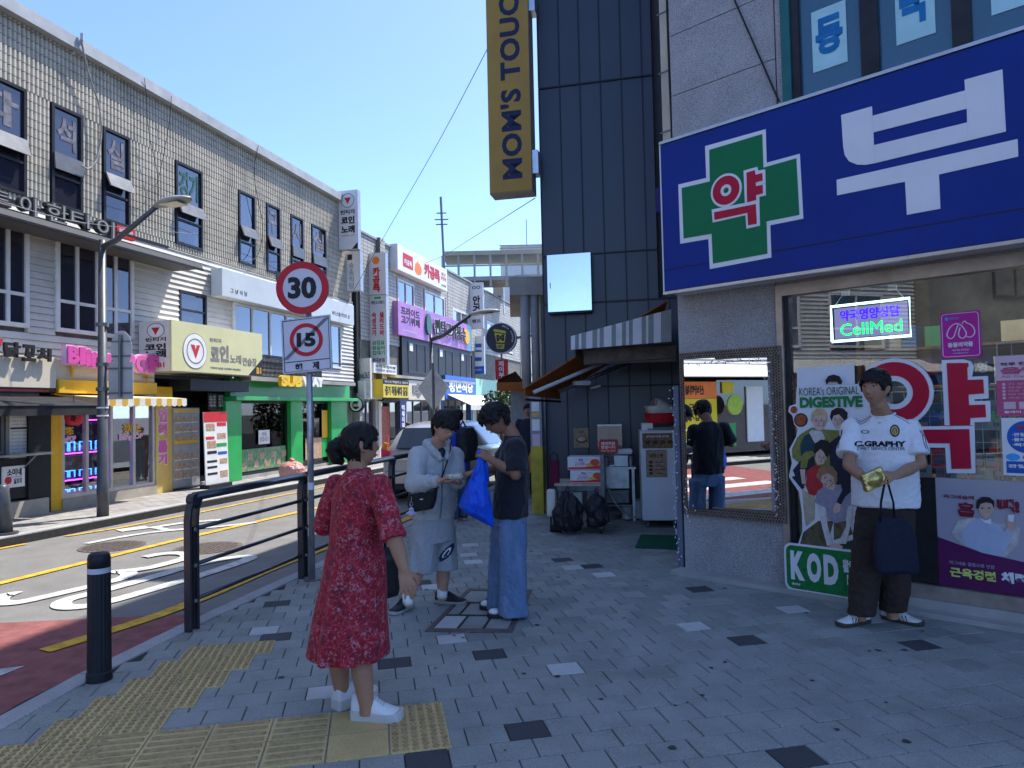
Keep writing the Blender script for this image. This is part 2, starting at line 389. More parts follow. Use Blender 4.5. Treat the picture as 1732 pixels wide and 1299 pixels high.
def zz(L): return [GR(x/4.949, 860+y/4.949) for x, y in L]
three = zz([(150, 722), (60, 725), (0, 758), (-20, 790), (60, 802), (180, 792), (400, 742), (720, 668), (960, 610), (1070, 575), (1085, 545), (1010, 528), (925, 545)])
v, f = ribbon(smooth_path(three, 2), 0.17, ZR+.012); paint('white_numeral', m_wht, v, f)
three = zz([(1050, 530), (1200, 518), (1400, 470), (1560, 425), (1580, 392), (1480, 380), (1350, 388), (1210, 414)])
v, f = ribbon(smooth_path(three, 2), 0.17, ZR+.016); paint('white_numeral', m_wht, v, f)
oval = zz([(500, 818), (540, 775), (720, 730), (910, 685), (1250, 590), (1530, 505), (1800, 440), (2050, 402), (2110, 420), (2000, 462), (1730, 552), (1530, 612), (1250, 692), (910, 790), (730, 828), (560, 838)])
v, f = ribbon(smooth_path(oval, 2, True), 0.17, ZR+.012, True); paint('white_numeral', m_wht, v, f)
for L, w in (([(720, 300), (1000, 245), (1330, 195), (1740, 168), (2150, 120)], .13), ([(990, 192), (1240, 160)], .30), ([(1250, 170), (1370, 150), (1560, 122), (1850, 100)], .16), ([(1300, 165), (1420, 190), (1700, 160)], .12)):
 v, f = ribbon(smooth_path(zz(L), 1), w, ZR+.012+.002*w); paint('white_arrow', m_wht, v, f)
def round_cover(cx, cy, r, label):
 t = thing('manhole_cover', label, 'manhole cover', (cx, cy, ZR+.004))
 mb = MB(); mb.tube([(0, 0, -.02), (0, 0, .004)], r, 32); build(mb, 'rim', m_iron, t)
 mb = MB()
 for i in range(-6, 7):
  for j in range(-6, 7):
   x, y = i*r/6.6, j*r/6.6
   if math.hypot(x, y) < r*.86: mb.box(x-r*.05, x+r*.05, y-r*.05, y+r*.05, .004, .009)
 tag(build(mb, 'tread', m_iron, t), kind='stuff')
 return t
p = GR(190, 924.5); round_cover(p.x, p.y, .40, 'rusty round manhole cover left of the yellow centre line')
p = GR(352, 927); round_cover(p.x, p.y, .42, 'rusty round manhole cover behind the black railing post')
FW = KS + [Vector((25, 61, 0)), Vector((25, -9, 0))]
side = build(MB().prism([(p.x, p.y, -.15) for p in FW], (0, 0, .143)), 'near_sidewalk', m_base, fix=True); tag(side, kind='structure')
def along(path, step):
 out = []; acc = 0; out.append(path[0])
 for a, b in zip(path, path[1:]):
  L = (b-a).length; pos = step-acc
  while pos <= L:
   out.append(a+(b-a)*(pos/L)); pos += step
  acc = (acc+L) % step
 return out
kp = along([p for p in KS], 0.9)
for i, (a, b) in enumerate(zip(kp, kp[1:])):
 t = (b-a).normalized(); q = Vector((t.y, -t.x, 0)); a2 = a+t*.004; b2 = b-t*.004; w = .155
 dz = random.uniform(-.002, .002)
 lo = -.15
 mb = MB().hexa([(a2.x, a2.y, lo), ((a2+q*w).x, (a2+q*w).y, lo), ((b2+q*w).x, (b2+q*w).y, lo), (b2.x, b2.y, lo)],
                   [((a2+q*.012).x, (a2+q*.012).y, .008+dz), ((a2+q*w).x, (a2+q*w).y, .008+dz), ((b2+q*w).x, (b2+q*w).y, .008+dz), ((b2+q*.012).x, (b2+q*.012).y, .008+dz)])
 build(mb, 'kerb_stone', m_conc, side, fix=True, bevel=.006)
def inside(p, poly):
 c = False; n = len(poly)
 for i in range(n):
  a, b = poly[i], poly[(i-1) % n]
  if (a[1] > p[1]) != (b[1] > p[1]) and p[0] < (b[0]-a[0])*(p[1]-a[1])/(b[1]-a[1])+a[0]: c = not c
 return c
PA = math.radians(11.5); pu = Vector((math.cos(PA), math.sin(PA), 0)); pv = Vector((-pu.y, pu.x, 0)); P0 = Vector((0.0187, 3.6767, 0))
PW, PD, JT = 0.2035, 0.187, 0.0055
FWP = [(p.x, p.y) for p in FW]
PH_C = Vector((1.62, 6.84, 0)); PH_E = Vector((math.sin(math.radians(134)), math.cos(math.radians(134)), 0))
def blocked(c):      # inside the buildings
 d = c-PH_C; q = Vector((PH_E.y, -PH_E.x, 0))
 if d.dot(q) < -.45 and d.dot(PH_E) > .3: return True
 if c.y > 11.3 and c.x > 0.6+(c.y-10.8)*.2586: return True
 return False
cand = []
for j in range(-22, 140):
 for i in range(-60, 70):
  c = P0+pu*((i+.5*(j % 2)+.5)*PW)+pv*((j+.5)*PD)
  if c.y < .6 or c.y > 26 or not inside((c.x-.112, c.y), FWP) or blocked(c): continue
  if c.y > 8 and abs(c.x) > c.y: continue
  cand.append((c, i, j))
tone = {}
def near_uv(px, py):
 p = G(px, py); d = p-P0; j = math.floor(d.dot(pv)/PD); i = math.floor(d.dot(pu)/PW-.5*(j % 2)); return i, j
for px, py in [(810, 1108), (653, 1125), (745, 1281), (1340, 1282), (1245, 1079), (1185, 998), (1540, 1084), (885, 1238), (20, 1299), (490, 1073), (985, 955), (700, 985)]: tone[near_uv(px, py)] = 'd'
for px, py in [(936, 1132), (750, 1085), (1153, 1057), (545, 1176), (520, 1178), (1020, 972), (795, 923), (790, 949), (1500, 1048), (470, 1063), (780, 938)]: tone[near_uv(px, py)] = 'l'
def paver_mesh(k):
 a, b = PW/2-JT/2, PD/2-JT/2; e = .004
 mb = MB().hexa([(-a, -b, -.03), (a, -b, -.03), (a, b, -.03), (-a, b, -.03)], [(-a, -b, -e), (a, -b, -e), (a, b, -e), (-a, b, -e)])
 mb.f = mb.f[:1]+mb.f[2:]
 n = len(mb.v); mb.v += [(-a+e, -b+e, 0), (a-e, -b+e, 0), (a-e, b-e, 0), (-a+e, b-e, 0)]
 mb.f += [(4, 5, n+1, n), (5, 6, n+2, n+1), (6, 7, n+3, n+2), (7, 4, n, n+3), (n, n+1, n+2, n+3)]
 return mb
pm = {}
for k, mt in (('g', m_paver), ('d', m_pdark), ('l', m_plight)):
 me = paver_mesh(0).mesh('paver'); me.materials.append(mt); pm[k] = me
def inframe(c):
 if c.y < 2.6: return False
 X = 866+1200*c.x/c.y; return -40 < X < 1780
vis = sorted([t for t in cand if inframe(t[0])], key=lambda t: t[0].length)
ind = set(id(t) for t in vis[:298])
rest = MB(); rd = MB(); rl = MB()
for t in cand:
 c, i, j = t; dz = random.uniform(-.0015, .0015); k = tone.get((i, j), 'g')
 if k == 'g' and c.y > 5.5 and random.random() < .013: k = random.choice('dl')
 if id(t) in ind:
  o = bpy.data.objects.new('paver', pm[k]); COL.objects.link(o); o.parent = side
  o.location = (c.x, c.y, dz); o.rotation_euler = (random.uniform(-.006, .006), random.uniform(-.006, .006), PA+random.uniform(-.006, .006))
 else:
  mb = paver_mesh(0); an = PA+random.uniform(-.006, .006); ca, sa = math.cos(an), math.sin(an)
  {'g': rest, 'd': rd, 'l': rl}[k].raw([(c.x+x*ca-y*sa, c.y+x*sa+y*ca, z+dz) for x, y, z in mb.v], mb.f)
for mb, mt in ((rest, m_paver), (rd, m_pdark), (rl, m_plight)):
 tag(build(mb, 'paver_field', mt, side), kind='stuff')
TW, TD = 0.292, 0.268
ta = math.radians(11.0); tu = Vector((math.cos(ta), math.sin(ta), 0)); tv = Vector((-tu.y, tu.x, 0)); T0 = Vector((-0.318, 3.405, 0))
def slab(mb):
 a, b = TW/2-.003, TD/2-.003; e = .004
 return mb.hexa([(-a, -b, -.02), (a, -b, -.02), (a, b, -.02), (-a, b, -.02)], [(-a+e*.3, -b+e*.3, .006), (a-e*.3, -b+e*.3, .006), (a-e*.3, b-e*.3, .006), (-a+e*.3, b-e*.3, .006)])
mbd = slab(MB()); mbd.cm = 1
for i in range(6):
 for j in range(6):
  x = (i-2.5)*TW/6.2; y = (j-2.5)*TD/6.2
  mbd.tube([(x, y, .0055), (x, y, .0120), (x, y, .0140)], [.0170, .0145, .0095], 8)
me_dot = mbd.mesh('tactile_tile'); me_dot.materials.append(m_tact); me_dot.materials.append(M('worn_dome', (.36, .26, .12), .8, .2, 40)); me_dot.polygons.foreach_set('material_index', mbd.m)
mbb = slab(MB()); mbb.cm = 1
for j in range(4):
 y = (j-1.5)*TD/4.1
 mbb.hexa([(-TW*.44, y-.019, .005), (TW*.44, y-.019, .005), (TW*.44, y+.019, .005), (-TW*.44, y+.019, .005)],
             [(-TW*.43, y-.011, .0135), (TW*.43, y-.011, .0135), (TW*.43, y+.011, .0135), (-TW*.43, y+.011, .0135)])
me_bar = mbb.mesh('tactile_tile'); me_bar.materials.append(m_tact); me_bar.materials.append(MATS['worn_dome']); me_bar.polygons.foreach_set('material_index', mbb.m)
mbp = slab(MB()); me_pl = mbp.mesh('tactile_tile'); me_pl.materials.append(m_tact)
def tile(me, c, rot=0.0):
 o = bpy.data.objects.new('tactile_tile', me); COL.objects.link(o); o.parent = side
 o.location = (c.x, c.y, random.uniform(-.001, .001)); o.rotation_euler = (0, 0, ta+rot+random.uniform(-.008, .008))
for j in (0, 1):
 for i in range(0, 6):
  c = T0-tu*((i+.5)*TW)+tv*((j+.5)*TD)
  tile(me_dot if i == 0 else (me_pl if i == 1 else me_bar), c)
for j in range(-5, 7):
 xr = -2.05+.045*j+(.11 if j > 1 else 0)-(.1 if j < 0 else 0)
 for i in range(4):
  c0 = T0+tv*((j+.5)*TD); s0 = (c0.x-xr)/tu.x
  c = c0-tu*(s0+(i+.5)*TW)
  if j < 2 and False: continue
  if c.x < -2.66 - (.0 if j < 3 else -.2) and i > 1: continue
  if not inside((c.x-.17, c.y), FWP): continue
  if i >= (3 if j < 1 else 2): continue
  tile(me_dot, c)
t = thing('paved_access_cover', 'square steel framed cover inlaid with paving stones between the two boys', 'manhole cover', (0, 0, 0))
Q = [G(718, 1069), G(866, 1071), G(901, 998), G(792, 996)]
ce = sum(Q, Vector())/4; t.location = ce; Q = [q-ce for q in Q]
def inset(Q, d): return [q*(1-d/q.length) for q in Q]
q1 = inset(Q, .085)
mb = MB()
for i in range(4):
 j = (i+1) % 4
 if i == 2: pass
 mb.hexa([(*Q[i].xy, -.02), (*Q[j].xy, -.02), (*q1[j].xy, -.02), (*q1[i].xy, -.02)], [(*Q[i].xy, .006), (*Q[j].xy, .006), (*q1[j].xy, .006), (*q1[i].xy, .006)])
build(mb, 'steel_frame', m_iron, t, fix=True)
build(MB().prism([(q.x, q.y, -.02) for q in q1], (0, 0, .022)), 'bedding', m_base, t, fix=True)
def lerp2(u, v): return q1[0]*(1-u)*(1-v)+q1[1]*u*(1-v)+q1[2]*u*v+q1[3]*(1-u)*v
for (us, vs) in [((0, .32), (0, .3)), ((.34, .66), (0, .3)), ((.68, 1), (0, .3)), ((0, .18), (.33, .63)), ((.2, .6), (.33, .63)), ((.62, 1), (.33, .63)), ((0, .4), (.66, 1)), ((.42, .72), (.66, 1)), ((.74, 1), (.66, 1))]:
 c = [lerp2(us[0]+.012, vs[0]+.012), lerp2(us[1]-.012, vs[0]+.012), lerp2(us[1]-.012, vs[1]-.012), lerp2(us[0]+.012, vs[1]-.012)]
 build(MB().hexa([(*q.xy, -.01) for q in c], [(*q.xy, .005) for q in c]), 'paver', m_plight if us == (0, .32) else m_paver, t, fix=True)
FK = [LF.world(-14, 0, 1.2), LF.world(-6, 0, 1.3), LF.world(7.5, 0, 1.72), LF.world(12, 0, 1.9), LF.world(16.5, 0, 2.12), LF.world(30, 0, 2.5), LF.world(62, 0, 2.6)]
fs_ = build(MB().prism([(p.x, p.y, -.15) for p in FK]+[(p.x, p.y, -.15) for p in (LF.world(62, 0, -12), LF.world(-14, 0, -12))], (0, 0, .144)), 'far_sidewalk', m_base, fix=True); tag(fs_, kind='structure')
kp = along(FK, 1.0)
for a, b in zip(kp, kp[1:]):
 t = (b-a).normalized(); q = Vector((-t.y, t.x, 0)); a2 = a+t*.005; b2 = b-t*.005; w = .2
 mb = MB().hexa([(a2.x, a2.y, -.15), ((a2+q*w).x, (a2+q*w).y, -.15), ((b2+q*w).x, (b2+q*w).y, -.15), (b2.x, b2.y, -.15)],
                   [((a2+q*.015).x, (a2+q*.015).y, .01), ((a2+q*w).x, (a2+q*w).y, .01), ((b2+q*w).x, (b2+q*w).y, .01), ((b2+q*.015).x, (b2+q*.015).y, .01)])
 build(mb, 'kerb_stone', m_conc, fs_, fix=True)
mb = MB()
for i in range(-20, 170):
 for j in range(0, 14):
  x = i*.24+(.12 if j % 2 else 0); d = j*.16
  lim = 1.72-.2+(x-7.5)*.045 if x > 7.5 else 1.5
  if d > lim-.1: continue
  a, b = x+.003, x+.237; y0, y1 = d+.003, d+.157; z = random.uniform(-.002, .002)
  c = [LF.world(a, 0, y1), LF.world(b, 0, y1), LF.world(b, 0, y0), LF.world(a, 0, y0)]
  n = len(mb.v); mb.raw([(p.x, p.y, z) for p in c]+[(p.x, p.y, -.02) for p in c], [(0, 1, 2, 3), (0, 4, 5, 1), (1, 5, 6, 2), (2, 6, 7, 3), (3, 7, 4, 0)])
tag(build(mb, 'paver_field', m_paveF, fs_, fix=True), kind='stuff')
mb = MB(); c = GR(20, 912)
for k in range(260):
 x = random.gauss(0, .22); y = random.gauss(0, .05); h = random.uniform(.03, .10); a = random.uniform(0, 6.28); q = .008
 p = c+eL*x+nL*y; d = Vector((random.uniform(-.04, .04), random.uniform(-.04, .04), h))
 mb.raw([p+Vector((math.cos(a)*q, math.sin(a)*q, 0)), p-Vector((math.cos(a)*q, math.sin(a)*q, 0)), p+d], [(0, 1, 2)])
tag(build(mb, 'weeds', m_grass), 'tuft of green weeds in the far gutter by the leaning bollard', 'weeds', kind='stuff')
mb = MB()
for k in range(70):
 x = random.uniform(-1.6, 3.2); y = random.uniform(3.3, 8.5); r = random.choice((.006, .009, .013, .02))
 if blocked(Vector((x, y, 0))): continue
 mb.raw([(x+r*(1+.3*math.sin(3*t+k))*math.cos(t), y+r*math.sin(t), .0035) for t in [i*.628 for i in range(10)]], [tuple(range(10))])
tag(build(mb, 'gum_spots', M('gum_dark', (.05, .05, .05), .8), side), kind='stuff')
m_tile = M('ribbed_tile', (0.55, 0.51, 0.42), 0.75, 0.09, 1.6, 0, metal=0, island=0.05, dirt=0.35)
m_grout = M('dark_joint', (0.20, 0.19, 0.165), 0.9, 0.2, 5)
m_coping = M('grey_coping', (0.42, 0.44, 0.45), 0.6, 0.1, 2)
m_siding = M('white_siding', (0.60, 0.58, 0.53), 0.6, 0.06, 2, island=0.06, dirt=0.22)
m_dkframe = M('dark_frame', (0.025, 0.025, 0.030), 0.45, 0.2, 5)
m_whframe = M('white_frame', (0.70, 0.70, 0.68), 0.5, 0.08, 3)
m_win = GLASS('window_dark', (0.25, 0.27, 0.32), 1.0, 0.02, 0.25, (0.10, 0.10, 0.15))
m_winb = GLASS('window_blue', (0.30, 0.38, 0.45), 1.3, 0.02, 0.20, (0.16, 0.22, 0.28))
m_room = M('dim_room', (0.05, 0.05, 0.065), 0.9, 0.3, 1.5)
m_black = M('black_paint', (0.018, 0.018, 0.020), 0.5, 0.2, 6)
m_blackcloth = M('black_canvas', (0.030, 0.030, 0.033), 0.85, 0.25, 5)
m_grey = M('grey_metal', (0.16, 0.165, 0.17), 0.45, 0.1, 4, metal=0.5)
m_steel = M('steel', (0.55, 0.56, 0.57), 0.30, 0.08, 6, metal=0.9)
m_white = M('white_paint', (0.78, 0.78, 0.76), 0.5, 0.05, 3)
m_offwhite = M('offwhite_panel', (0.66, 0.64, 0.58), 0.5, 0.05, 2)
m_beige = M('beige_panel', (0.62, 0.56, 0.44), 0.5, 0.05, 2)
m_yellow = M('yellow_paint', (0.75, 0.42, 0.02), 0.5, 0.06, 3)
m_pink = M('pink_letter', (0.66, 0.09, 0.36), 0.35, 0.05, 5, coat=0.3)
m_pinkrim = M('pink_side', (0.78, 0.45, 0.62), 0.4, 0.05, 5)
m_lime = M('lime_panel', (0.62, 0.60, 0.32), 0.4, 0.04, 2)
m_green = M('green_paint', (0.02, 0.34, 0.075), 0.4, 0.08, 2, coat=0.2)
m_red = M('sign_red', (0.58, 0.025, 0.03), 0.45, 0.08, 4)
m_ink = M('ink_black', (0.02, 0.02, 0.02), 0.6, 0.1, 5)
m_inkgrey = M('ink_grey', (0.22, 0.21, 0.20), 0.6, 0.1, 5)
m_purple = M('purple_wall', (0.22, 0.03, 0.30), 0.6, 0.1, 3)
m_orangeL = M('orange_print', (0.85, 0.22, 0.04), 0.5, 0.06, 4)
m_blue = M('blue_print', (0.02, 0.10, 0.42), 0.45, 0.06, 4)
m_greenbox = M('mint_panel', (0.35, 0.60, 0.42), 0.5, 0.06, 3)
m_paper = M('paper_white', (0.74, 0.74, 0.72), 0.6, 0.05, 6)
m_photo = M('food_print', (0.30, 0.12, 0.07), 0.5, 0.45, 22, col2=(0.55, 0.45, 0.30))
m_conc2 = M('concrete_wall', (0.36, 0.35, 0.33), 0.85, 0.12, 1.5, 0.2, 40, dirt=0.3)
m_stonebase = M('stone_base', (0.38, 0.34, 0.28), 0.8, 0.12, 3, 0.2, 40)
P = LF
ZT = 8.50
S0, S1 = -7.0, 21.2
bld = On(P, 'shop_building', 'three storey block clad in ribbed beige tiles with shops below', 'building', 14, 0)
bld.box('wall', m_grout, S0, S1, 2.45, ZT-.02, .14, 9); bld.box('inner_wall', m_grout, S0, S1, 0, 2.45, 1.62, 9); bld.box('end_wall', m_grout, S1-.5, S1, 0, 2.45, .14, 1.62)
bld.box('roof_coping', m_coping, S0-.05, S1+.05, ZT-.20, ZT+.02, -.07, .5)
W3 = []          # third floor windows: s0, s1, z0, z1
for tl, br in (((-62, 98), (51, 330)), ((93, 170), (146, 372)), ((180, 212), (226, 385)), ((302, 270), (348, 418)), ((408, 322), (437, 443)), ((455, 346), (479, 462)), ((496, 366), (518, 475)), ((531, 383), (556, 490))):
 a, b, z0, z1 = P.rect(*tl, *br); W3.append((a, b, 5.35, 7.18))
W3 += [(s, s+.85, 5.35, 7.18) for s in (-5.6, -3.4, -1.4, 0.9, 2.6, 4.4, 6.2)]
Z3 = 5.2
CO = 0.152
mb = MB()
def rib_strip(mb, s0, s1, z0, z1, pitch=.085):
 n = max(2, round((s1-s0)/pitch)); p = (s1-s0)/n; vs = []; fs = []
 for i in range(n):
  x = s0+i*p
  for dx, dy in ((.02*p, .13), (.22*p, .085), (.62*p, .085), (.84*p, .13)):
   vs += [(x+dx, dy, z0), (x+dx, dy, z1)]
 L = len(vs)//2
 for i in range(L-1): fs.append((2*i, 2*i+2, 2*i+3, 2*i+1))
 k = len(vs);
 for i in range(0, L-1, 1):
  pass
 mb.raw(vs, fs)
z = Z3
while z < ZT-.2:
 z1 = min(z+CO, ZT-.2); segs = [(S0, S1)]
 for a, b, wz0, wz1 in W3:
  if wz0 < (z+z1)/2 < wz1:
   ns = []
   for p, q in segs:
    if b <= p or a >= q: ns.append((p, q)); continue
    if a-p > .03: ns.append((p, a))
    if q-b > .03: ns.append((b, q))
   segs = ns
 for p, q in segs: rib_strip(mb, p, q, z+.006, z1-.006)
 z = z1
tag(bld.mb(mb, 'ribbed_tiles', m_tile), kind='stuff')
TXT3 = ['학', '석', '실', '경기', '', '구', '시', '실']
m_ghost = M('faded_lettering', (0.21, 0.20, 0.23), 0.6, 0.35, 7)
m_ghostg = M('green_lettering', (0.03, 0.12, 0.09), 0.6, 0.15, 12)
for i, (a, b, z0, z1) in enumerate(W3):
 bld.box('window_recess', m_room, a-.002, b+.002, z0, z1, .142, .16) if False else None
 fr = bld.window(m_dkframe, m_winb if i in (3, 4) else m_win, a, b, z0, z1, 1, (z0+.92, z0+.55), y=.07, fw=.055, depth=.06, gy=.035)
 ang = (0.34, .1, 0.42, .40, .40, .36, .1, .1)[i] if i < 8 else .1
 zt = z0+.95; h = .30
 mb = MB().hexa([(a+.03, .06-math.sin(ang)*h-.02, zt-math.cos(ang)*h), (b-.03, .06-math.sin(ang)*h-.02, zt-math.cos(ang)*h), (b-.03, .06-math.sin(ang)*h+.015, zt-math.cos(ang)*h), (a+.03, .06-math.sin(ang)*h+.015, zt-math.cos(ang)*h)],
                   [(a+.03, .035, zt), (b-.03, .035, zt), (b-.03, .07, zt), (a+.03, .07, zt)])
 bld.mb(mb, 'casement', m_grey, fr, fix=True)
 if i < 8 and TXT3[i]:
  bld.text(TXT3[i], m_ghostg if i == 3 else m_ghost, a+.13, b-.13 if i < 6 else b-.06, z0+1.08, z1-.16, .098, .003, .03, parent=fr)
  bld.box('window_film', M('film', (0.15, 0.14, 0.18), 0.7, 0.35, 4), a+.06, b-.12, z0+1.0, z1-.10, .108, .111, parent=fr)
WL = [P.rect(-60, 360, 52, 545), P.rect(98, 407, 229, 572), P.rect(307, 490, 353, 558), P.rect(396, 487, 566, 575)]
WL2 = [(a, b, z0, z1) for a, b, z0, z1 in WL]
WL2[0] = (WL2[0][0], WL2[0][1], 3.12, 4.78); WL2[1] = (WL2[1][0], WL2[1][1], 3.12, 4.78)
WL2[3] = (WL2[3][0], 20.3, 2.95, 4.32)
WLB = WL2+[(s, s+1.9, 3.12, 4.7) for s in (-5.8, -2.9, 0.0, 2.9)]
z = 2.45; k = 0
while z < Z3-.02:
 z1 = min(z+.118, Z3-.01); segs = [(S0, S1)]
 for a, b, wz0, wz1 in WLB:
  if wz0-.03 < (z+z1)/2 < wz1+.03:
   ns = []
   for p, q in segs:
    if b <= p or a >= q: ns.append((p, q)); continue
    if a-p > .03: ns.append((p, a))
    if q-b > .03: ns.append((b, q))
   segs = ns
 for p, q in segs:
  x = p
  while x < q-.01:
   e = min(x+random.choice((1.8, 2.4, 3.0)), q)
   if q-e < .3: e = q
   mb = MB().hexa([(x+.003, .045, z+.006), (e-.003, .045, z+.006), (e-.003, .15, z+.006), (x+.003, .15, z+.006)], [(x+.003, .075, z1), (e-.003, .075, z1), (e-.003, .15, z1), (x+.003, .15, z1)])
   bld.mb(mb, 'siding_board', m_siding); x = e
 z = z1
bld.box('ledge', m_grout, S0, S1, Z3-.012, Z3+.012, .06, .16)
for i, (a, b, z0, z1) in enumerate(WLB):
 if i == 2: fr = bld.window(m_dkframe, m_win, a, b, z0, z1, 1, (z0+.38,), y=.05, fw=.05)
 elif i == 3: fr = bld.window(m_whframe, m_winb, a, b, z0, z1, 7, (), y=.02, fw=.06)
 else: fr = bld.window(m_whframe, m_win, a, b, z0, z1, 4 if i == 1 else (2 if i else 3), (z0+.55,), y=.03, fw=.07)
 if i == 3:
  mbw = MB();
  for k in range(60): mbw.box(a+.03*k*1.9, a+.03*k*1.9+.02, -.42, -.40, 2.50, 3.02) if a+.057*k < b else None
  mbw.box(a, b, -.43, -.39, 3.02, 3.06).box(a, b, -.43, -.39, 2.50, 2.53)
  bal = On(P, 'balcony_railing', 'black balcony railing under the pale blue shop window sign', 'railing', a, 2.5); bal.mb(mbw, 'bars', m_black)
  bal.box('balcony_slab', m_conc2, a, b, 2.40, 2.50, -.45, .04)
cn = On(P, 'long_canopy', 'dark grey flat canopy over the second floor windows', 'canopy', 9, 4.9)
mb = MB().hexa([(6.0, -.70, 4.70), (12.9, -.70, 4.70), (12.9, .04, 4.70), (6.0, .04, 4.70)], [(6.0, -.66, 4.80), (12.9, -.66, 4.80), (12.9, .04, 4.86), (6.0, .04, 4.86)])
cn.mb(mb, 'canopy_sheet', M('canopy_grey', (0.085, 0.085, 0.09), 0.7, 0.1, 4), fix=True)
cn.box('canopy_lip', m_black, 6.0, 12.9, 4.66, 4.70, -.71, -.66)
lt = On(P, 'channel_letters', 'row of dark raised Korean letters standing on the grey canopy', 'sign', 10, 5.1)
m_chan = M('letter_face', (0.30, 0.30, 0.29), 0.5, 0.1, 6); m_chans = M('letter_side', (0.05, 0.05, 0.05), 0.5, 0.1, 6)
for ch, x0, y0, x1, y1 in (('트', -24, 315, 16, 352), ('아', 29, 326, 66, 372), ('한', 75, 338, 114, 384), ('타', 116, 352, 156, 392), ('이', 160, 366, 192, 408)):
 a, b, z0, z1 = P.rect(x0, y0, x1, y1, .45)
 lt.text(ch, m_chans, a, b, z0, z1, -.40, .09, .05, name='letter'); lt.text(ch, m_chan, a+.02, b-.02, z0+.02, z1-.02, -.485, .01, -.005, name='letter_face')
lt.box('letter_rail', m_black, 8.2, 12.2, 5.02, 5.06, -.44, -.40)
rs = On(P, 'small_red_sign', 'small red and grey sign at the right end of the canopy letters', 'sign', 12, 5.0)
a, b, z0, z1 = P.rect(196, 378, 226, 410, .3)
rs.box('panel', m_red, a, b, z0+.02, z1-.02, -.33, -.25); rs.text('마라탕·꿔바로우', m_white, a+.05, b-.05, z0+.2, z1-.15, -.331, .003, .02); rs.box('bracket', m_grey, a+.1, a+.14, z0-.1, z1, -.25, .05)
def cable(name, label, pts, r=.012, mat=None, cat='cable', group=None):
 mb = MB().tube(smooth_path3(pts), r, 5); o = build(mb, name, mat or m_black, smooth=True); return tag(o, label, cat, group)
def smooth_path3(pts, it=2):
 Q = [Vector(p) for p in pts]
 for _ in range(it):
  R = [Q[0]]
  for a, b in zip(Q, Q[1:]): R += [a*.75+b*.25, a*.25+b*.75]
  R.append(Q[-1]); Q = R
 return Q
def PW3(px, py, d=.05):
 s, z = P.hit(px, py, d); return P.world(s, z, d)
m_cable = M('grey_cable', (0.33, 0.33, 0.32), 0.6, 0.2, 10)
cable('wall_cable', 'thick pale cable bundle hanging from the roof beside the second third floor window', [PW3(137, 66, .12), PW3(146, 110, .06), PW3(158, 150), PW3(168, 175), PW3(173, 225), PW3(165, 270), PW3(150, 288), PW3(138, 280)], .018, m_cable)
cable('wall_cable', 'thin black cable hanging from the roof between the third and fourth windows', [PW3(244, 132, .1), PW3(248, 160), PW3(250, 220), PW3(262, 270), PW3(268, 305), PW3(268, 350)], .006)
cable('wall_cable', 'thin black cable looping down from the roof left of the fourth window', [PW3(290, 162, .1), PW3(288, 200), PW3(278, 255), PW3(270, 295), PW3(262, 320), PW3(236, 322)], .006)
cable('wall_cable', 'black cable hanging from the roof beside the narrow fifth window', [PW3(437, 246, .1), PW3(428, 290), PW3(436, 340), PW3(446, 380), PW3(440, 430), PW3(420, 445)], .008)
cable('overhead_wire', 'thin wire stretched in front of the canopy letters', [PW3(-30, 330, .9), PW3(70, 362, .9), PW3(150, 380, .9), P.world(11.2, 4.95, 1.9)], .006, m_cable)
mast = On(P, 'roof_bracket', 'pale cable bracket sticking out over the roof edge', 'bracket', *P.hit(137, 66, .1))
s, z = P.hit(137, 66, .1)
mast.mb(MB().tube([(s, .1, z-.25), (s, -.12, z-.02), (s, -.12, z+.10)], .03, 6), 'bracket_pipe', m_coping)
a, b, z0, z1 = P.rect(375, 432, 567, 528, .28)
sg = On(P, 'pale_blue_sign', 'long pale blue grey shop sign box under the narrow third floor windows', 'sign', a, z0)
sg.box('box', M('pale_blue', (0.52, 0.57, 0.60), 0.45, 0.04, 2), a, 20.6, 4.33, 4.98, -.28, .02, bevel=.01)
sg.text('U', m_ink, *[f(P.rect(466, 458, 482, 484, .28)) for f in (lambda r: r[0], lambda r: r[1], lambda r: r[2], lambda r: r[3])], -.281, .02, .06)
sg.text('그 냥 식 당', m_ink, a+.3, a+.95, 4.45, 4.56, -.281, .003)
sg.text('바디스쿨·리프트 샵', m_ink, 19.2, 20.3, 4.52, 4.64, -.281, .003)
def rectbox(x0, y0, x1, y1, d): return P.rect(x0, y0, x1, y1, d)
a, b, z0, z1 = P.rect(-60, 558, 97, 628, .30)
sg = On(P, 'chicken_skewer_sign', 'beige shop sign with black brush Korean letters', 'sign', a, 2.2)
sg.box('box', m_beige, a, b-.02, 2.10, 2.62, -.30, .04, bevel=.008); sg.box('trim', M('maroon_trim', (0.10, 0.015, 0.02), .5), a, b-.02, 2.035, 2.098, -.29, .04)
for ch, x0, y0, x1, y1 in (('닭', 6, 577, 34, 605), ('꼬', 38, 582, 60, 612), ('치', 63, 588, 86, 612)):
 r = P.rect(x0, y0, x1, y1, .38); sg.text(ch, m_ink, *r, -.36, .04, .045, name='letter')
 sg.box('letter_rod', m_grey, (r[0]+r[1])/2-.006, (r[0]+r[1])/2+.006, r[2]+.05, r[2]+.062, -.36, -.29)
r = P.rect(-12, 572, 4, 596, .38); sg.text('/', m_red, *r, -.36, .04, .05, name='letter')
a, b, z0, z1 = P.rect(98, 572, 270, 640, .30); a = b0 = a
sg = On(P, 'claw_arcade_sign', 'beige and yellow shop sign with fat pink letters', 'sign', a, 2.1)
sE = P.hit(264, 600, .30)[0]
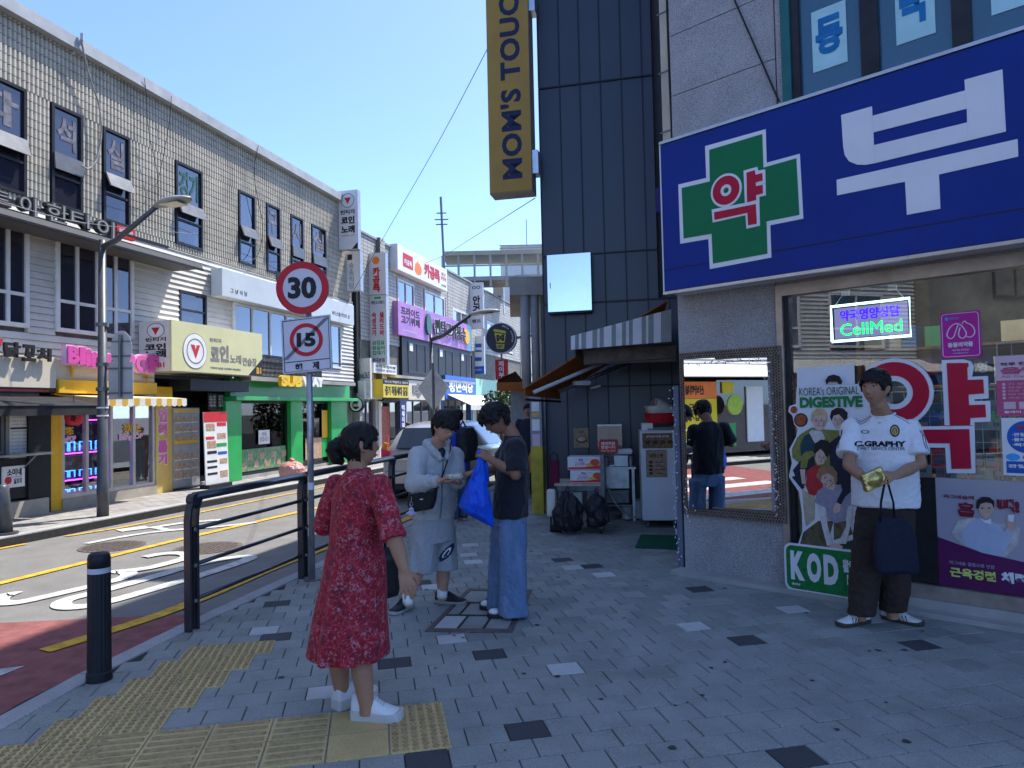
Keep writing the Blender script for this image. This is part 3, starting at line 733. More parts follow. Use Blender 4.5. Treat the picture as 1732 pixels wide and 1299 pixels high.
sg.box('upper_panel', m_beige, a, sE, 2.26, 2.60, -.26, .04, bevel=.008); sg.box('lower_panel', m_yellow, a, sE, 2.02, 2.258, -.32, .04, bevel=.008)
for x in (a+.28, sE-.22): sg.mb(MB().tube([(x, -.26, 2.62), (x, -.28, 2.66), (x, -.30, 2.3)], .022, 6), 'gooseneck', m_yellow)
lets = [('B', 113, 585, 133, 616), ('l', 133, 587, 143, 617), ('i', 143, 590, 153, 619), ('n', 153, 596, 170, 621), ('g', 169, 598, 188, 630), ('P', 205, 597, 227, 626), ('O', 228, 600, 250, 630), ('P', 250, 600, 274, 632)]
for ch, x0, y0, x1, y1 in lets:
 r = P.rect(x0, y0, x1, y1, .42); e = .025
 sg.text(ch, m_pinkrim, r[0]-e, r[1]+e, r[2]-e, r[3]+e, -.33, .10, .075, name='letter_back'); sg.text(ch, m_pink, *r, -.432, .02, .06, name='letter')
sg.text('인형뽑기 전문점', m_ink, *P.rect(238, 636, 260, 641, .32), -.322, .003)
a, b, z0, z1 = P.rect(290, 548, 444, 645, .75)
sg = On(P, 'coin_karaoke_sign', 'big lime yellow box sign with a red triangle emblem', 'sign', a, 2.4)
sL = a; sR = b; zt = 3.50; zb = 2.49
sg.box('front_panel', m_lime, sL, sR, zb, zt, -.75, -.70); sg.box('casing', m_offwhite, sL+.004, sR-.004, zb+.004, zt-.004, -.70, .03)
cx, cz = P.hit(330, 594, .75)
sg.disc('emblem_rim', m_inkgrey, cx, cz, .37, -.756, -.75); sg.disc('emblem_plate', m_white, cx, cz, .355, -.759, -.752); sg.ring('emblem_ring', m_inkgrey, cx, cz, .24, .265, -.762, -.757)
sg.poly('emblem_triangle', m_red, [(cx-.14, cz+.13), (cx-.03, cz+.13), (cx+.01, cz+.02), (cx+.04, cz+.13), (cx+.14, cz+.13), (cx+.01, cz-.15)], -.764, -.758)
R4 = lambda x0, y0, x1, y1, d=.75: P.rect(x0, y0, x1, y1, d)
sg.text('빈티지', m_inkgrey, *R4(355, 571, 374, 580), -.752, .003, .01); sg.text('코', m_inkgrey, *R4(356, 586, 371, 612), -.752, .003, .05); sg.text('인', m_inkgrey, *R4(371, 583, 387, 613), -.752, .003, .05)
sg.text('노래', m_inkgrey, *R4(389, 599, 408, 616), -.752, .003, .02); sg.text('연습장', m_inkgrey, *R4(410, 604, 434, 620), -.752, .003, .02); sg.text('VINTAGE COIN MUSIC', m_inkgrey, *R4(356, 620, 407, 627), -.752, .003, .02)
sg.text('동의대점', m_ink, *R4(405, 635, 422, 640), -.752, .003); sg.poly('corner_patch', m_ink, [(sR-.55, zb), (sR, zb), (sR, zb+.42)], -.7535, -.7505); sg.text('B1', m_yellow, sR-.24, sR-.06, zb+.05, zb+.2, -.754, .003, .03)
EP = Plane((P.world(sL, 0, 0)).xy, ANG_ST+90)
def side_text(body, mat, u0, u1, z0, z1, bold=0.0, **k):
 v, f = text_fit(body, 0, 1, z0, z1, 0, .003, bold)
 v = [(sL-q[1]*0-.003*0-.002+q[1]*1.0, -(u0+(q[0])*(u1-u0)), q[2]) for q in v]
 sg.mb(MB().raw(v, f), 'lettering', mat)
side_text('빈티지', m_ink, .14, .62, 3.08, 3.16, .02); side_text('코인\n노래', m_ink, .12, .62, 2.76, 3.04, .04); side_text('B1', m_red, .42, .58, 2.56, 2.66, .02)
v = [(sL-.004, -.38+.21*math.cos(t*math.pi/12), 3.30+.15*math.sin(t*math.pi/12)) for t in range(24)]
sg.mb(MB().prism(v, (.003, 0, 0)), 'emblem_rim', m_inkgrey, fix=True)
v = [(sL-.006, -.38+.19*math.cos(t*math.pi/12), 3.30+.135*math.sin(t*math.pi/12)) for t in range(24)]
sg.mb(MB().prism(v, (.003, 0, 0)), 'emblem_plate', m_white, fix=True)
sg.mb(MB().prism([(sL-.008, -.28, 3.36), (sL-.008, -.48, 3.36), (sL-.008, -.38, 3.21)], (.003, 0, 0)), 'emblem_triangle', m_red, fix=True)
aw = On(P, 'black_awning', 'long black canvas awning over the snack counter', 'awning', 8, 1.9)
sA1 = P.hit(167, 672, .98)[0]
zA = 1.86
mb = MB().hexa([(3.0, -.98, 1.80), (sA1, -.98, 1.80), (sA1, .03, 2.0), (3.0, .03, 2.0)], [(3.0, -.98, 1.815), (sA1, -.98, 1.815), (sA1, .03, 2.02), (3.0, .03, 2.02)])
aw.mb(mb, 'canvas', m_blackcloth, fix=True)
aw.box('valance', m_blackcloth, 3.0, sA1, 1.64, 1.80, -.985, -.972); aw.box('front_bar', m_grey, 3.0, sA1, 1.795, 1.825, -1.0, -.96)
aw.box('cassette', m_black, 3.0, sA1-.5, 1.96, 2.03, -.28, .02)
for x in (sA1-.35, 8.6): aw.mb(MB().tube([(x, .0, 1.85), (x-.25, -.5, 1.82), (x, -.95, 1.78)], .018, 6), 'folding_arm', m_grey)
aw = On(P, 'striped_awning', 'yellow and white striped awning over the claw machine shop', 'awning', 11, 1.8)
sB0, sB1 = P.hit(150, 690, .1)[0]-.55, P.hit(315, 675, .95)[0]
mb = MB().hexa([(sB0, -.95, 1.915), (sB1, -.95, 1.915), (sB1-.05, .03, 2.0), (sB0, .03, 2.0)], [(sB0, -.95, 1.93), (sB1, -.95, 1.93), (sB1-.05, .03, 2.018), (sB0, .03, 2.018)])
aw.mb(mb, 'canvas', M('cream_canvas', (0.66, 0.58, 0.36), .8, .06, 3), fix=True)
m_strY = M('stripe_yellow', (0.62, 0.38, 0.06), .8, .06, 5); m_strW = M('stripe_white', (0.70, 0.69, 0.64), .8, .06, 5)
n = 15
for i in range(n):
 x0 = sB0+(sB1-sB0)*i/n; x1 = sB0+(sB1-sB0)*(i+1)/n
 pts = [(x0, 1.925), (x1, 1.925), (x1, 1.80), (x0*.3+x1*.7, 1.778), ((x0+x1)/2, 1.772), (x0*.7+x1*.3, 1.778), (x0, 1.80)]
 aw.poly('valance_stripe', m_strY if i % 2 else m_strW, pts, -.962, -.955)
bld.box('ground_floor_soffit', m_dkframe, S0, S1, 2.38, 2.45, .05, .9)
def pillar(label, mat, x0, x1, z1, y=-.02, lab_th=None):
 bld.box('pillar', mat, x0, x1, 0, z1, y, .5, bevel=.008)
def R(x0, y0, x1, y1, d=0): return P.rect(x0, y0, x1, y1, d)
sYa, sYb = P.hit(84, 760)[0], P.hit(101, 760)[0]; sYc, sYd = P.hit(262, 750)[0], P.hit(290, 750)[0]
pillar('', m_yellow, sYa, sYb-.04, 2.05, -.03); bld.box('pillar', m_yellow, sYb-.038, sYb+.02, 0, 2.0, -.028, .4)
bld.box('pillar', M('faded_yellow', (.66, .46, .13), .5, .08, 2), sYc, sYd, 0, 1.92, -.03, .5, bevel=.008); bld.box('pillar_head', m_yellow, sYc, sYd, 1.922, 2.2, -.032, .5)
for ch, y0, y1 in (('인', 691, 714), ('형', 716, 741), ('뽑', 745, 765), ('기', 768, 785)):
 r = R(268, y0, 283, y1, .04); bld.text(ch, m_white, r[0]-.012, r[1]+.012, r[2]-.012, r[3]+.012, -.0305, .003, .10); bld.text(ch, m_pink, *r, -.034, .004, .06)
sk = On(P, 'snack_counter', 'dark snack shop counter with a steel shelf and menu board', 'shop counter', 8, 0)
sC = sYa-.02
sk.box('dark_pillar', m_black, sC-.42, sC, 0, 2.0, -.05, .5); sk.box('counter_front', m_black, 4, sC-.42, .30, .96, -.02, .06); sk.box('step', m_stonebase, 4, sC-.1, 0, .26, -.12, .4)
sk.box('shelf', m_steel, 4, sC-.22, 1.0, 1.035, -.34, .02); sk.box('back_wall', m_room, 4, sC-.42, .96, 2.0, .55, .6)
for x in (sC-.5, 8.2): sk.mb(MB().tube([(x, -.3, 1.0), (x, -.03, .78)], .012, 5), 'shelf_bracket', m_steel)
r = R(16, 688, 52, 795, .0)
sk.box('menu_frame', M('menu_frame_grey', (0.30, .29, .26), .5), r[0]-.06, r[1]+.05, r[2]-.05, r[3]+.06, .0, .05); sk.box('menu_board', m_paper, r[0], r[1], r[2], r[3], -.006, 0)
for i in range(17):
 z = r[3]-.05-(r[3]-r[2]-.08)*i/17
 if i == 5: sk.box('menu_band', m_ink, r[0]+.01, r[1]-.01, z-.03, z, -.009, -.006)
 else: sk.text(random.choice(['닭꼬치 3,000', '염통꼬치 2,500', '소떡소떡 4,000', '떡볶이 4,500', '어묵 1,000']), m_inkgrey, r[0]+.03, r[1]-.04, z-.022, z, -.0065, .002)
sk.window(m_grey, m_win, r[0]-1.2, r[0]-.1, 1.04, 1.98, 1, (), y=0.0, fw=.05)
r = R(4, 790, 42, 822, .05)
b2 = On(P, 'counter_sign', 'white sign with black letters on the dark counter front', 'sign', r[0], r[2])
b2.box('board', m_paper, r[0], r[1], r[2], r[3], -.05, -.025); b2.text('소미네', m_ink, r[0]+.08, r[1]-.06, r[2]+(r[3]-r[2])*.54, r[3]-.04, -.051, .003, .03)
b2.box('rule', m_ink, r[0]+.06, r[1]-.05, r[2]+(r[3]-r[2])*.48, r[2]+(r[3]-r[2])*.5, -.053, -.05); b2.text('닭꼬치', m_ink, r[0]+.20, r[1]-.06, r[2]+.05, r[2]+(r[3]-r[2])*.42, -.051, .003, .02)
b2.disc('red_mark', m_red, r[0]+.10, r[2]+.12, .06, -.053, -.05, 12)
p = P.world(*P.hit(125, 702, .75), .75)
ln = thing('red_lantern', 'red paper lantern with black letters hanging from the black awning', 'lantern', p)
mb = MB(); prof = [(-.17, .07), (-.165, .085), (-.12, .125), (-.06, .137), (0, .14), (.06, .137), (.12, .125), (.165, .085), (.17, .07)]
mb.tube([(0, 0, z) for z, r in prof], [r for z, r in prof], 16); build(mb, 'paper', M('lantern_red', (.55, .03, .045), .6, .1, 9), ln, smooth=True)
build(MB().tube([(0, 0, .165), (0, 0, .20)], .075, 14), 'cap', m_black, ln); build(MB().tube([(0, 0, .2), (0, 0, .34)], .006, 5), 'cord', m_black, ln); build(MB().tube([(0, 0, -.2), (0, 0, -.165)], .07, 14), 'foot', m_black, ln)
v, f = text_fit('수\n라', .0, .11, -.12, .12, 0, .004, .05)
v = [(math.sin(.2+q[0]*5)*.142, -math.cos(.2+q[0]*5)*.142, q[2]) for q in v]; build(MB().raw(v, f), 'lettering', m_ink, ln)
sh = On(P, 'claw_machine_shop_front', 'glass shop front with steel frames before a purple neon lit room', 'shop front', 11, 0)
g0, g1 = sYb+.02, sYc
sh.box('sill', m_stonebase, g0, g1, 0, .18, -.05, .45)
fr = sh.window(M('alu_beige', (0.46, 0.43, 0.38), .4, .08, 4, metal=.4), GLASS('shop_glass', (.92, .94, .95), .35), g0, g1, .18, 1.92, 4, (), y=.0, fw=.075, depth=.07)
sh.box('lintel', M('alu_beige', None), g0, g1, 1.92, 2.02, -.01, .3)
sh.box('room_back', m_purple, g0, g1, .1, 2.0, 1.0, 1.05); sh.box('room_floor', m_purple, g0, g1, .1, .18, .1, 1.0); sh.box('room_ceiling', m_purple, g0, g1, 1.95, 2.0, .1, 1.0)
sh.box('room_side', m_purple, g0-.05, g0, .1, 2, .1, 1.0)
m_neonP = EM('neon_magenta', (1.0, .08, .9), 2.2); m_neonB = EM('neon_blue', (.05, .25, 1.0), 2.4); m_neonV = EM('neon_violet', (.25, .08, .8), .5)
m_toy = M('toy_mix', (.16, .17, .24), .7, .5, 14, col2=(.42, .42, .48))
for z in (1.54, .93, .44):
 s_ = sh.box('neon_tube', m_neonP, g0+.05, g0+(g1-g0)*.66, z, z+.018, .42, .44)
for zb_, hh in ((.19, .25), (.94, .58), (.46, .45)):
 for k in range(4):
  x0 = g0+.08+k*.37
  cm = On(P, 'claw_machine', 'small claw machine glowing blue on the %s, %s from the yellow pillar' % ({.19: 'floor', .94: 'upper neon shelf', .46: 'lower neon shelf'}[zb_], ('first', 'second', 'third', 'fourth')[k]), 'claw machine', x0, zb_, 'claw machines on the neon shelves')
  cm.box('cabinet', M('cabinet_violet', (.10, .05, .24), .4), x0, x0+.33, zb_, zb_+hh*.36, .48, .95)
  for q in range(2):
   xx = x0+.03+q*.15
   cm.box('light_bar', m_neonB, xx, xx+.012, zb_+.04, zb_+hh*.34, .465, .478); cm.box('light_bar', m_neonB, xx+.11, xx+.122, zb_+.04, zb_+hh*.34, .465, .478); cm.box('light_bar', m_neonB, xx, xx+.122, zb_+hh*.34, zb_+hh*.34+.012, .465, .478)
  mb = MB()
  for q in range(7): mb.sphere((x0+.05+random.random()*.24, .55+random.random()*.3, zb_+hh*.45+random.random()*hh*.3), .035+random.random()*.02, 7, 5)
  tag(cm.mb(mb, 'plush_toys', m_toy), kind='stuff')
  cm.box('roof', M('cabinet_violet', None), x0, x0+.33, zb_+hh*.93, zb_+hh*.97, .48, .95)
for x0, x1, y in ((100, 130, 725), (203, 243, 720)):
 r = R(x0, y, x1, y+20, 0)
 sh.text('갓챠랜드', m_yellow, r[0]+.1, r[1]-.05, r[2]+.1, r[3]+.03, .02, .003, .04, parent=fr); sh.text('BlingPOP', m_pinkrim, r[0], r[1], r[2]-.05, r[2]+.09, .02, .003, .04, parent=fr)
r = R(226, 745, 250, 810); sh.box('grey_door_blind', M('blind_grey', (.30, .33, .30), .7), r[0], r[1], .3, r[3], .06, .08)
st = On(P, 'stair_entrance', 'dark stair entrance between the yellow pillar and the green shop', 'entrance', 13, 0)
e0 = sYd; e1 = P.hit(378, 750)[0]
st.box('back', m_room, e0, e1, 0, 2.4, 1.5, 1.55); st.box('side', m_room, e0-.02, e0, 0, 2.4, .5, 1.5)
for k in range(4): st.box('stair_step', m_conc2, e0, e1, -.0+.0, .08+.09*k, .1+.3*k, .4+.3*k)
st.box('rolled_shutter', m_black, P.hit(312, 660, .3)[0], P.hit(412, 660, .3)[0], 2.12, 2.36, -.45, .0)
r = R(293, 690, 338, 812, .06)
mbn = On(P, 'menu_board', 'tall grey board of small food pictures in the stair entrance', 'menu board', r[0], 0)
mbn.box('board', M('board_grey', (.34, .34, .33), .5), r[0], r[1], .06, r[3], -.06, -.02); mbn.box('yellow_strip', m_yellow, r[0]+.02, r[1]-.02, r[3]-.10, r[3]-.03, -.064, -.06); mbn.box('yellow_strip', m_yellow, r[0]+.02, r[1]-.02, r[2]+(r[3]-r[2])*.52, r[2]+(r[3]-r[2])*.57, -.064, -.06)
W = r[1]-r[0]
for row in range(7):
 z = r[3]-.18-row*.20
 if row == 3: continue
 for c in range(3):
  x = r[0]+.04+c*(W-.06)/3
  mbn.box('food_picture', m_photo, x, x+(W-.1)/3.4, z-.12, z, -.064, -.06); mbn.box('caption', m_paper, x, x+(W-.1)/3.4, z-.145, z-.128, -.063, -.06)
r = R(344, 697, 384, 803, .5)
bn = On(P, 'standing_banner', 'white food menu banner with a red top leaning beside the green pillar', 'banner', r[0], 0)
zt = r[3]; zb_ = .08; x0, x1 = r[0], r[1]
sl = .07
def bq(u0, u1, v0, v1, e): return [(x0+(x1-x0)*u+(1-v)*sl-.0, -.50-e, zb_+(zt-zb_)*v) for u, v in ((u0, v0), (u1, v0), (u1, v1), (u0, v1))]
bn.mb(MB().prism(bq(0, 1, 0, 1, 0), (0, .02, 0)), 'panel', m_paper, fix=True); bn.mb(MB().prism(bq(0, 1, .86, 1, .004), (0, .003, 0)), 'red_heading', m_red, fix=True)
for u0, u1, v0, v1, mt in ((.08, .45, .74, .84, m_photo), (.55, .95, .80, .85, m_red), (.06, .42, .62, .66, m_red), (.1, .48, .50, .60, m_photo), (.55, .92, .62, .70, m_photo), (.5, .95, .51, .56, m_green), (.1, .5, .42, .46, m_ink), (.55, .95, .40, .44, m_blue), (.08, .5, .30, .33, m_ink), (.62, .95, .27, .34, m_photo), (.08, .5, .22, .25, m_ink), (.08, .5, .13, .16, m_ink), (.62, .95, .08, .17, m_photo)):
 bn.mb(MB().prism(bq(u0, u1, v0, v1, .004), (0, .003, 0)), 'print', mt, fix=True)
bn.box('foot', m_black, x0+.02, x1+.02, .0, .08, -.62, -.38)
st.box('black_poster', m_ink, *R(352, 665, 367, 693, .02), -.02, 0); st.box('black_poster', m_ink, *R(368, 667, 379, 692, .02), -.02, 0)
for x0_, x1_ in ((352, 367), (368, 379)):
 r = R(x0_, 667, x1_, 691, .02); st.text('소주\n맥주\n안주\n세트', m_white, r[0]+.03, r[1]-.03, r[2]+.04, r[3]-.03, -.022, .002)
sb = On(P, 'sandwich_shop_front', 'bright green sandwich shop front with green pillars', 'shop front', 17, 0)
ga, gz = P.hit(378, 740)[0], P.hit(586, 740)[0]
gz = 20.55
sb.box('fascia', m_green, ga+.1, gz, 2.02, 2.44, -.12, .05, bevel=.01); sb.box('fascia_lip', m_green, ga+.0, gz+.1, 1.92, 2.02, -.36, .05, bevel=.01)
px_ = [(376, 403), (487, 507), (556, 583)]
pil = []
for x0, x1 in px_:
 a, b = P.hit(x0, 740)[0], P.hit(x1, 740)[0]; pil.append((a, b)); sb.box('pillar', m_green, a, b, 0, 1.92, -.10, .35, bevel=.01)
for (a, b), (c, d) in zip(pil, pil[1:]):
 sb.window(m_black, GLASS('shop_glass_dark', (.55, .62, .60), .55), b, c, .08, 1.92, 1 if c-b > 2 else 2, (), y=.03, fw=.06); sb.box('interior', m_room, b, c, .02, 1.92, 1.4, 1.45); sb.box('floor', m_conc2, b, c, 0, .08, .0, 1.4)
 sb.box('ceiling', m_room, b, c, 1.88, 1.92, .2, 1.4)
b, c = pil[0][1], pil[1][0]
m_green2 = M('poster_green', (.03, .18, .06), .5, .5, 9, col2=(.25, .33, .2))
for k in range(2):
 x0 = b+.08+(c-b-.16)*k/2; x1 = b+.08+(c-b-.16)*(k+1)/2-.02
 sb.box('window_print', m_green2, x0, x1, .18, .72, .015, .022)
 for q in range(4): sb.box('food_picture', m_photo, x0+.06+q*.25, x0+.25+q*.25, .24+.2*(q % 2), .40+.2*(q % 2), .011, .015)
sb.box('notice', m_paper, *R(438, 728, 457, 750), .012, .018); sb.text('안내\n영업시간', m_inkgrey, *R(440, 731, 455, 746), .011, .002)
b, c = pil[1][1], pil[2][0]
sb.box('poster', m_photo, *R(517, 742, 545, 774), .012, .018); sb.box('yellow_poster', m_yellow, *R(545, 694, 555, 740), .012, .018); sb.box('green_poster', m_green, *R(545, 742, 555, 772), .012, .018); sb.box('notice', m_paper, *R(507, 712, 513, 735), .012, .018)
r = R(476, 634, 512, 655, .60); sb.text('SUB', M('letter_yellow', (.8, .52, .02), .45), r[0], r[1], r[2], r[3], -.50, .10, .07, name='letter'); r = R(512, 636, 549, 655, .60); sb.text('WAY', m_white, r[0], r[1], r[2], r[3], -.50, .10, .07, name='letter')
p = G(494, 812); m_bag = M('bag_print', (.66, .16, .12), .3, .4, 11, col2=(.30, .30, .27), coords='obj')
gb = thing('rubbish_bag', 'tied translucent rubbish bag with red scraps on the far pavement', 'rubbish bag', p)
mb = MB(); mb.sphere((0, 0, .20), (.30, .27, .24), 20, 12); mb.sphere((.10, 0, .12), (.26, .25, .16), 16, 10); mb.tube([(-.02, 0, .36), (0, 0, .46), (.02, 0, .49)], [.10, .035, .06], 12)
put(remesh(mb, .012, 1, [(17, .028, (1, 1, 1), 5), (44, .010, (1, 1, 1), 6)]), 'sack', m_bag, gb)
m_gran = speckle('grey_granite', (0.335, 0.325, 0.33), [(0.56, 0.68, (0.50, 0.49, 0.49)), (0.45, 0.35, (0.15, 0.145, 0.15))], 130, 0.55, 0.06, 0.1, 0.18)
m_gjoint = M('granite_joint', (0.07, 0.065, 0.065), 0.9, 0.2, 8)
m_signblue = M('sign_blue', (0.002, 0.026, 0.22), 0.45, 0.08, 1.2, spec=0.25, dirt=0.10)
m_crossg = M('cross_green', (0.0, 0.16, 0.06), 0.4, 0.04, 3)
m_signw = M('sign_white', (0.72, 0.73, 0.76), 0.45, 0.03, 3)
m_crim = M('crimson', (0.48, 0.008, 0.04), 0.4, 0.05, 3)
m_alu = M('old_aluminium', (0.46, 0.40, 0.34), 0.35, 0.15, 5, metal=0.55)
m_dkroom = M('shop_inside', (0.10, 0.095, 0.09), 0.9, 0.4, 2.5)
m_glassph = GLASS('pharmacy_glass', (0.90, 0.93, 0.93), 1.0, 0.0)
m_glassup = GLASS('upper_glass', (0.30, 0.45, 0.52), 0.9, 0.0, 0.45, (0.05, 0.19, 0.28))
m_teal = M('teal_frame', (0.02, 0.13, 0.13), 0.4, 0.1, 5)
PH = Plane((1.62, 6.84), 134.0)
def Q(x0, y0, x1, y1, d=0): return PH.rect(x0, y0, x1, y1, d)
def pp(pts, d=0, f=lambda x, y: (x, y)): return [PH.hit(*f(*p), d) for p in pts]
ph = On(PH, 'pharmacy_building', 'grey granite corner building with a pharmacy on the ground floor', 'building', 2, 0)
HP = 16.0
sP = PH.hit(1324, 800)[0]; sU = PH.hit(1313, 100)[0]; zS0 = 2.62
SE = 6.5
mbx = MB().box(0.0, SE, .06, 9, 2.95, HP); ph.mb(mbx, 'core', m_gjoint)
side_e = Vector((math.sin(math.radians(13.4)), math.cos(math.radians(13.4)), 0))
c0 = PH.world(0, 0, 0); c1 = c0+side_e*9
def loc(p): d = p-PH.o; return d.dot(PH.e), -d.dot(PH.n)
a0 = loc(c0); a1 = loc(c1)
ph.mb(MB().prism([(0.0, .005, 0), (a1[0], a1[1], 0), (a1[0]+1.5, a1[1]+.2, 0), (.35, .30, 0)], (0, 0, HP)), 'side_wall', m_gran, fix=True)
z_j = [PH.hit(1161, 154)[1], PH.hit(1159, 51)[1]]; dzj = z_j[1]-z_j[0]
zz_ = [2.9, z_j[0]]+[z_j[0]+dzj*k for k in range(1, 16) if z_j[0]+dzj*k < HP]
for k, (za, zb) in enumerate(zip(zz_, zz_[1:]+[HP])):
 ph.box('granite_panel', m_gran, 0.0, sU-.012, za+.004, zb-.004, -.0, .06)
 if k > 5: ph.box('granite_panel', m_gran, sU, SE, za+.004, zb-.004, 0, .06)
ph.box('granite_strip', m_gran, sU, sU+.05, 2.9, z_j[0]+dzj*5, .0, .06)
ph.box('granite_pillar', m_gran, 0.0, sP-.012, .02, 1.95, 0, .35); ph.box('granite_pillar', m_gran, 0.0, sP-.012, 1.955, zS0+.35, 0, .35)
ph.box('plinth', m_conc2, -.06, SE, -.02, .035, -.18, .3); ph.box('plinth', m_conc2, sP+.8, SE, .035, .10, -.06, .3)
zw0, zw1 = 3.3, z_j[0]+dzj*4
ph.box('window_frame', m_teal, sU+.052, sU+.13, zw0, zw1, -.02, .08)
mx = [PH.hit(x, 100)[0] for x in (1332, 1352, 1456, 1487, 1612, 1645)]
wd = mx[4]-mx[2]; ms = [(mx[0], mx[1]), (mx[2], mx[3]), (mx[4], mx[5])]+[(mx[4]+wd*k, mx[5]+wd*k) for k in (1, 2, 3)]
for a, b in ms: ph.box('window_frame', m_dkframe, sU+.132 if a == mx[0] else a, b, zw0, zw1, .0, .09)
for (a, b), (c, d) in zip(ms, ms[1:]): ph.box('window_pane', m_glassup, b, c, zw0, zw1, .035, .043)
ph.box('room_back', m_room, sU+.1, SE, zw0, zw1, .058, .059)
for x0, y0, x1, y1, ch in ((1372, 22, 1434, 104, '동'), (1512, -38, 1583, 55, '낙'), (1672, -90, 1745, 4, '지')):
 r = Q(x0, y0, x1, y1, -.03); pn = ph.box('paper_sheet', M('sheet_cyan', (.40, .66, .70), .7, .05, 4), r[0], r[1], r[2], r[3], .028, .031)
 r2 = (r[0]+.03, r[1]-.03, r[2]+.12, r[3]-.08); ph.text(ch, M('brush_blue', (.01, .17, .42), .6), *r2, .027, .003, .05, parent=pn)
ph.mb(MB().tube([(mx[1]+.30, .05, 3.55), (mx[1]+.36, .05, 3.75), (mx[1]+.5, .05, 3.68), (mx[1]+.46, .05, 3.5), (mx[1]+.62, .05, 3.62)], [.03, .06, .05, .06, .02], 8), 'stored_clutter', m_siding) if False else None
D = .34
sgn = On(PH, 'pharmacy_sign', 'large blue pharmacy sign with a green cross and a huge white Korean letter', 'sign', 2, zS0)
sL, zT = PH.hit(1117, 246, D); _, zB = PH.hit(1119, 494, D)
sgn.box('face', m_signblue, sL, 5.2, zB, zT, -D, -D+.03, bevel=.004); sgn.box('casing', m_signw, sL-.002, 5.2, zB-.004, zT+.004, -D+.03, .0); sgn.box('bottom_seam', m_ink, sL, 5.2, zB+(zT-zB)*.14, zB+(zT-zB)*.146, -D-.001, -D+.01)
sgn.box('top_rail', m_steel, sL-.01, 5.2, zT+.004, zT+.03, -D-.012, -D+.05); sgn.box('bottom_rail', m_steel, sL-.01, 5.2, zB-.03, zB-.004, -D-.012, -D+.05); sgn.box('end_cap', m_signw, sL-.012, sL-.002, zB-.01, zT+.01, -D-.004, .02)
z3 = lambda x, y: (1120+x/2.498, y/2.498)
sgn.poly('cross_border', m_signw, pp([(182, 618), (438, 546), (442, 688), (582, 650), (597, 924), (457, 952), (462, 1088), (202, 1137), (196, 1010), (77, 1030), (69, 780), (187, 752)], D, z3), -D-.004, -D+.001)
sgn.poly('cross', m_crossg, pp([(200, 634), (424, 567), (429, 709), (568, 669), (581, 908), (442, 936), (446, 1072), (216, 1114), (210, 988), (92, 1008), (84, 795), (203, 767)], D, z3), -D-.007, -D-.003)
def eye(name, cx, cy, ro, ri, mat, y0, y1):
 c = PH.hit(*z3(cx, cy), D); a = PH.hit(*z3(cx+ro, cy-ro*.24), D); t = PH.hit(*z3(cx, cy-ro*.93), D)
 R_ = ((a[0]-c[0])+(t[1]-c[1]))/2; sgn.ring(name, mat, c[0], c[1], R_*ri/ro, R_, y0, y1)
eye('letter_border', 272, 805, 71, 12, m_signw, -D-.010, -D-.006); eye('letter', 272, 805, 61, 25, m_crim, -D-.013, -D-.009)
sgn.poly('letter_border', m_signw, pp([(346, 722), (404, 706), (408, 722), (437, 716), (439, 774), (414, 781), (439, 776), (440, 826), (412, 833), (413, 856), (352, 868)], D, z3), -D-.0105, -D-.0065)
sgn.poly('letter', m_crim, pp([(359, 731), (394, 720), (397, 740), (426, 732), (427, 764), (398, 772), (399, 788), (427, 782), (428, 818), (399, 826), (400, 846), (362, 856)], D, z3), -D-.014, -D-.010)
sgn.poly('letter_border', m_signw, pp([(211, 886), (412, 846), (415, 954), (358, 967), (354, 910), (216, 941)], D, z3), -D-.0095, -D-.0055)
sgn.poly('letter', m_crim, pp([(222, 898), (398, 863), (402, 946), (366, 953), (363, 900), (224, 930)], D, z3), -D-.0135, -D-.0092)
up = [(757, 487), (887, 450), (889, 490), (1280, 383), (1278, 338), (1438, 294), (1453, 556), (900, 690), (860, 697), (825, 696), (790, 682), (772, 655), (766, 620)]
hole = [(893, 560), (1287, 460), (1289, 518), (895, 614)]
sgn.poly('letter', m_signw, pp([(757, 487), (887, 450), (889, 490), (893, 560), (895, 614), (899, 690), (860, 697), (825, 696), (790, 682), (772, 655), (766, 620)], D, z3), -D-.006, -D+.001)
sgn.poly('letter', m_signw, pp([(889.5, 490), (1280, 383), (1287, 460), (893.5, 560)], D, z3), -D-.006, -D+.001)
sgn.poly('letter', m_signw, pp([(895.5, 614), (1289, 518), (1292, 595), (899.5, 690)], D, z3), -D-.006, -D+.001)
sgn.poly('letter', m_signw, pp([(1280.5, 383), (1278, 338), (1438, 294), (1453, 556), (1292.5, 595), (1289.5, 518), (1287.5, 460)], D, z3), -D-.006, -D+.001)
sgn.poly('letter', m_signw, pp([(738, 760), (1502, 588), (1505, 662), (1170, 738), (1176, 882), (1035, 908), (1027, 768), (740, 826)], D, z3), -D-.006, -D+.001)
zH = PH.hit(1335, 500)[1]
sp = On(PH, 'pharmacy_shop_front', 'pharmacy shop window with an old aluminium frame full of posters', 'shop front', 2.5, 0)
sp.box('lintel', m_gran, sP, SE, zH+.10, 2.95, -.005, .3); sp.box('head_rail', m_alu, sP, SE, zH, zH+.098, -.03, .10); sp.box('left_post', m_alu, sP, sP+.055, .10, zH, -.03, .10)
sp.box('sill_rail', m_alu, sP+.055, SE, .102, .20, -.03, .10); sp.box('black_post', m_dkframe, sP+.056, sP+.10, .2, zH, -.0, .08)
sp.box('glass', m_glassph, sP+.10, SE, .20, zH, .03, .036)
rm = On(PH, 'pharmacy_room', 'dim pharmacy room behind the shop window', 'room', 3, 0)
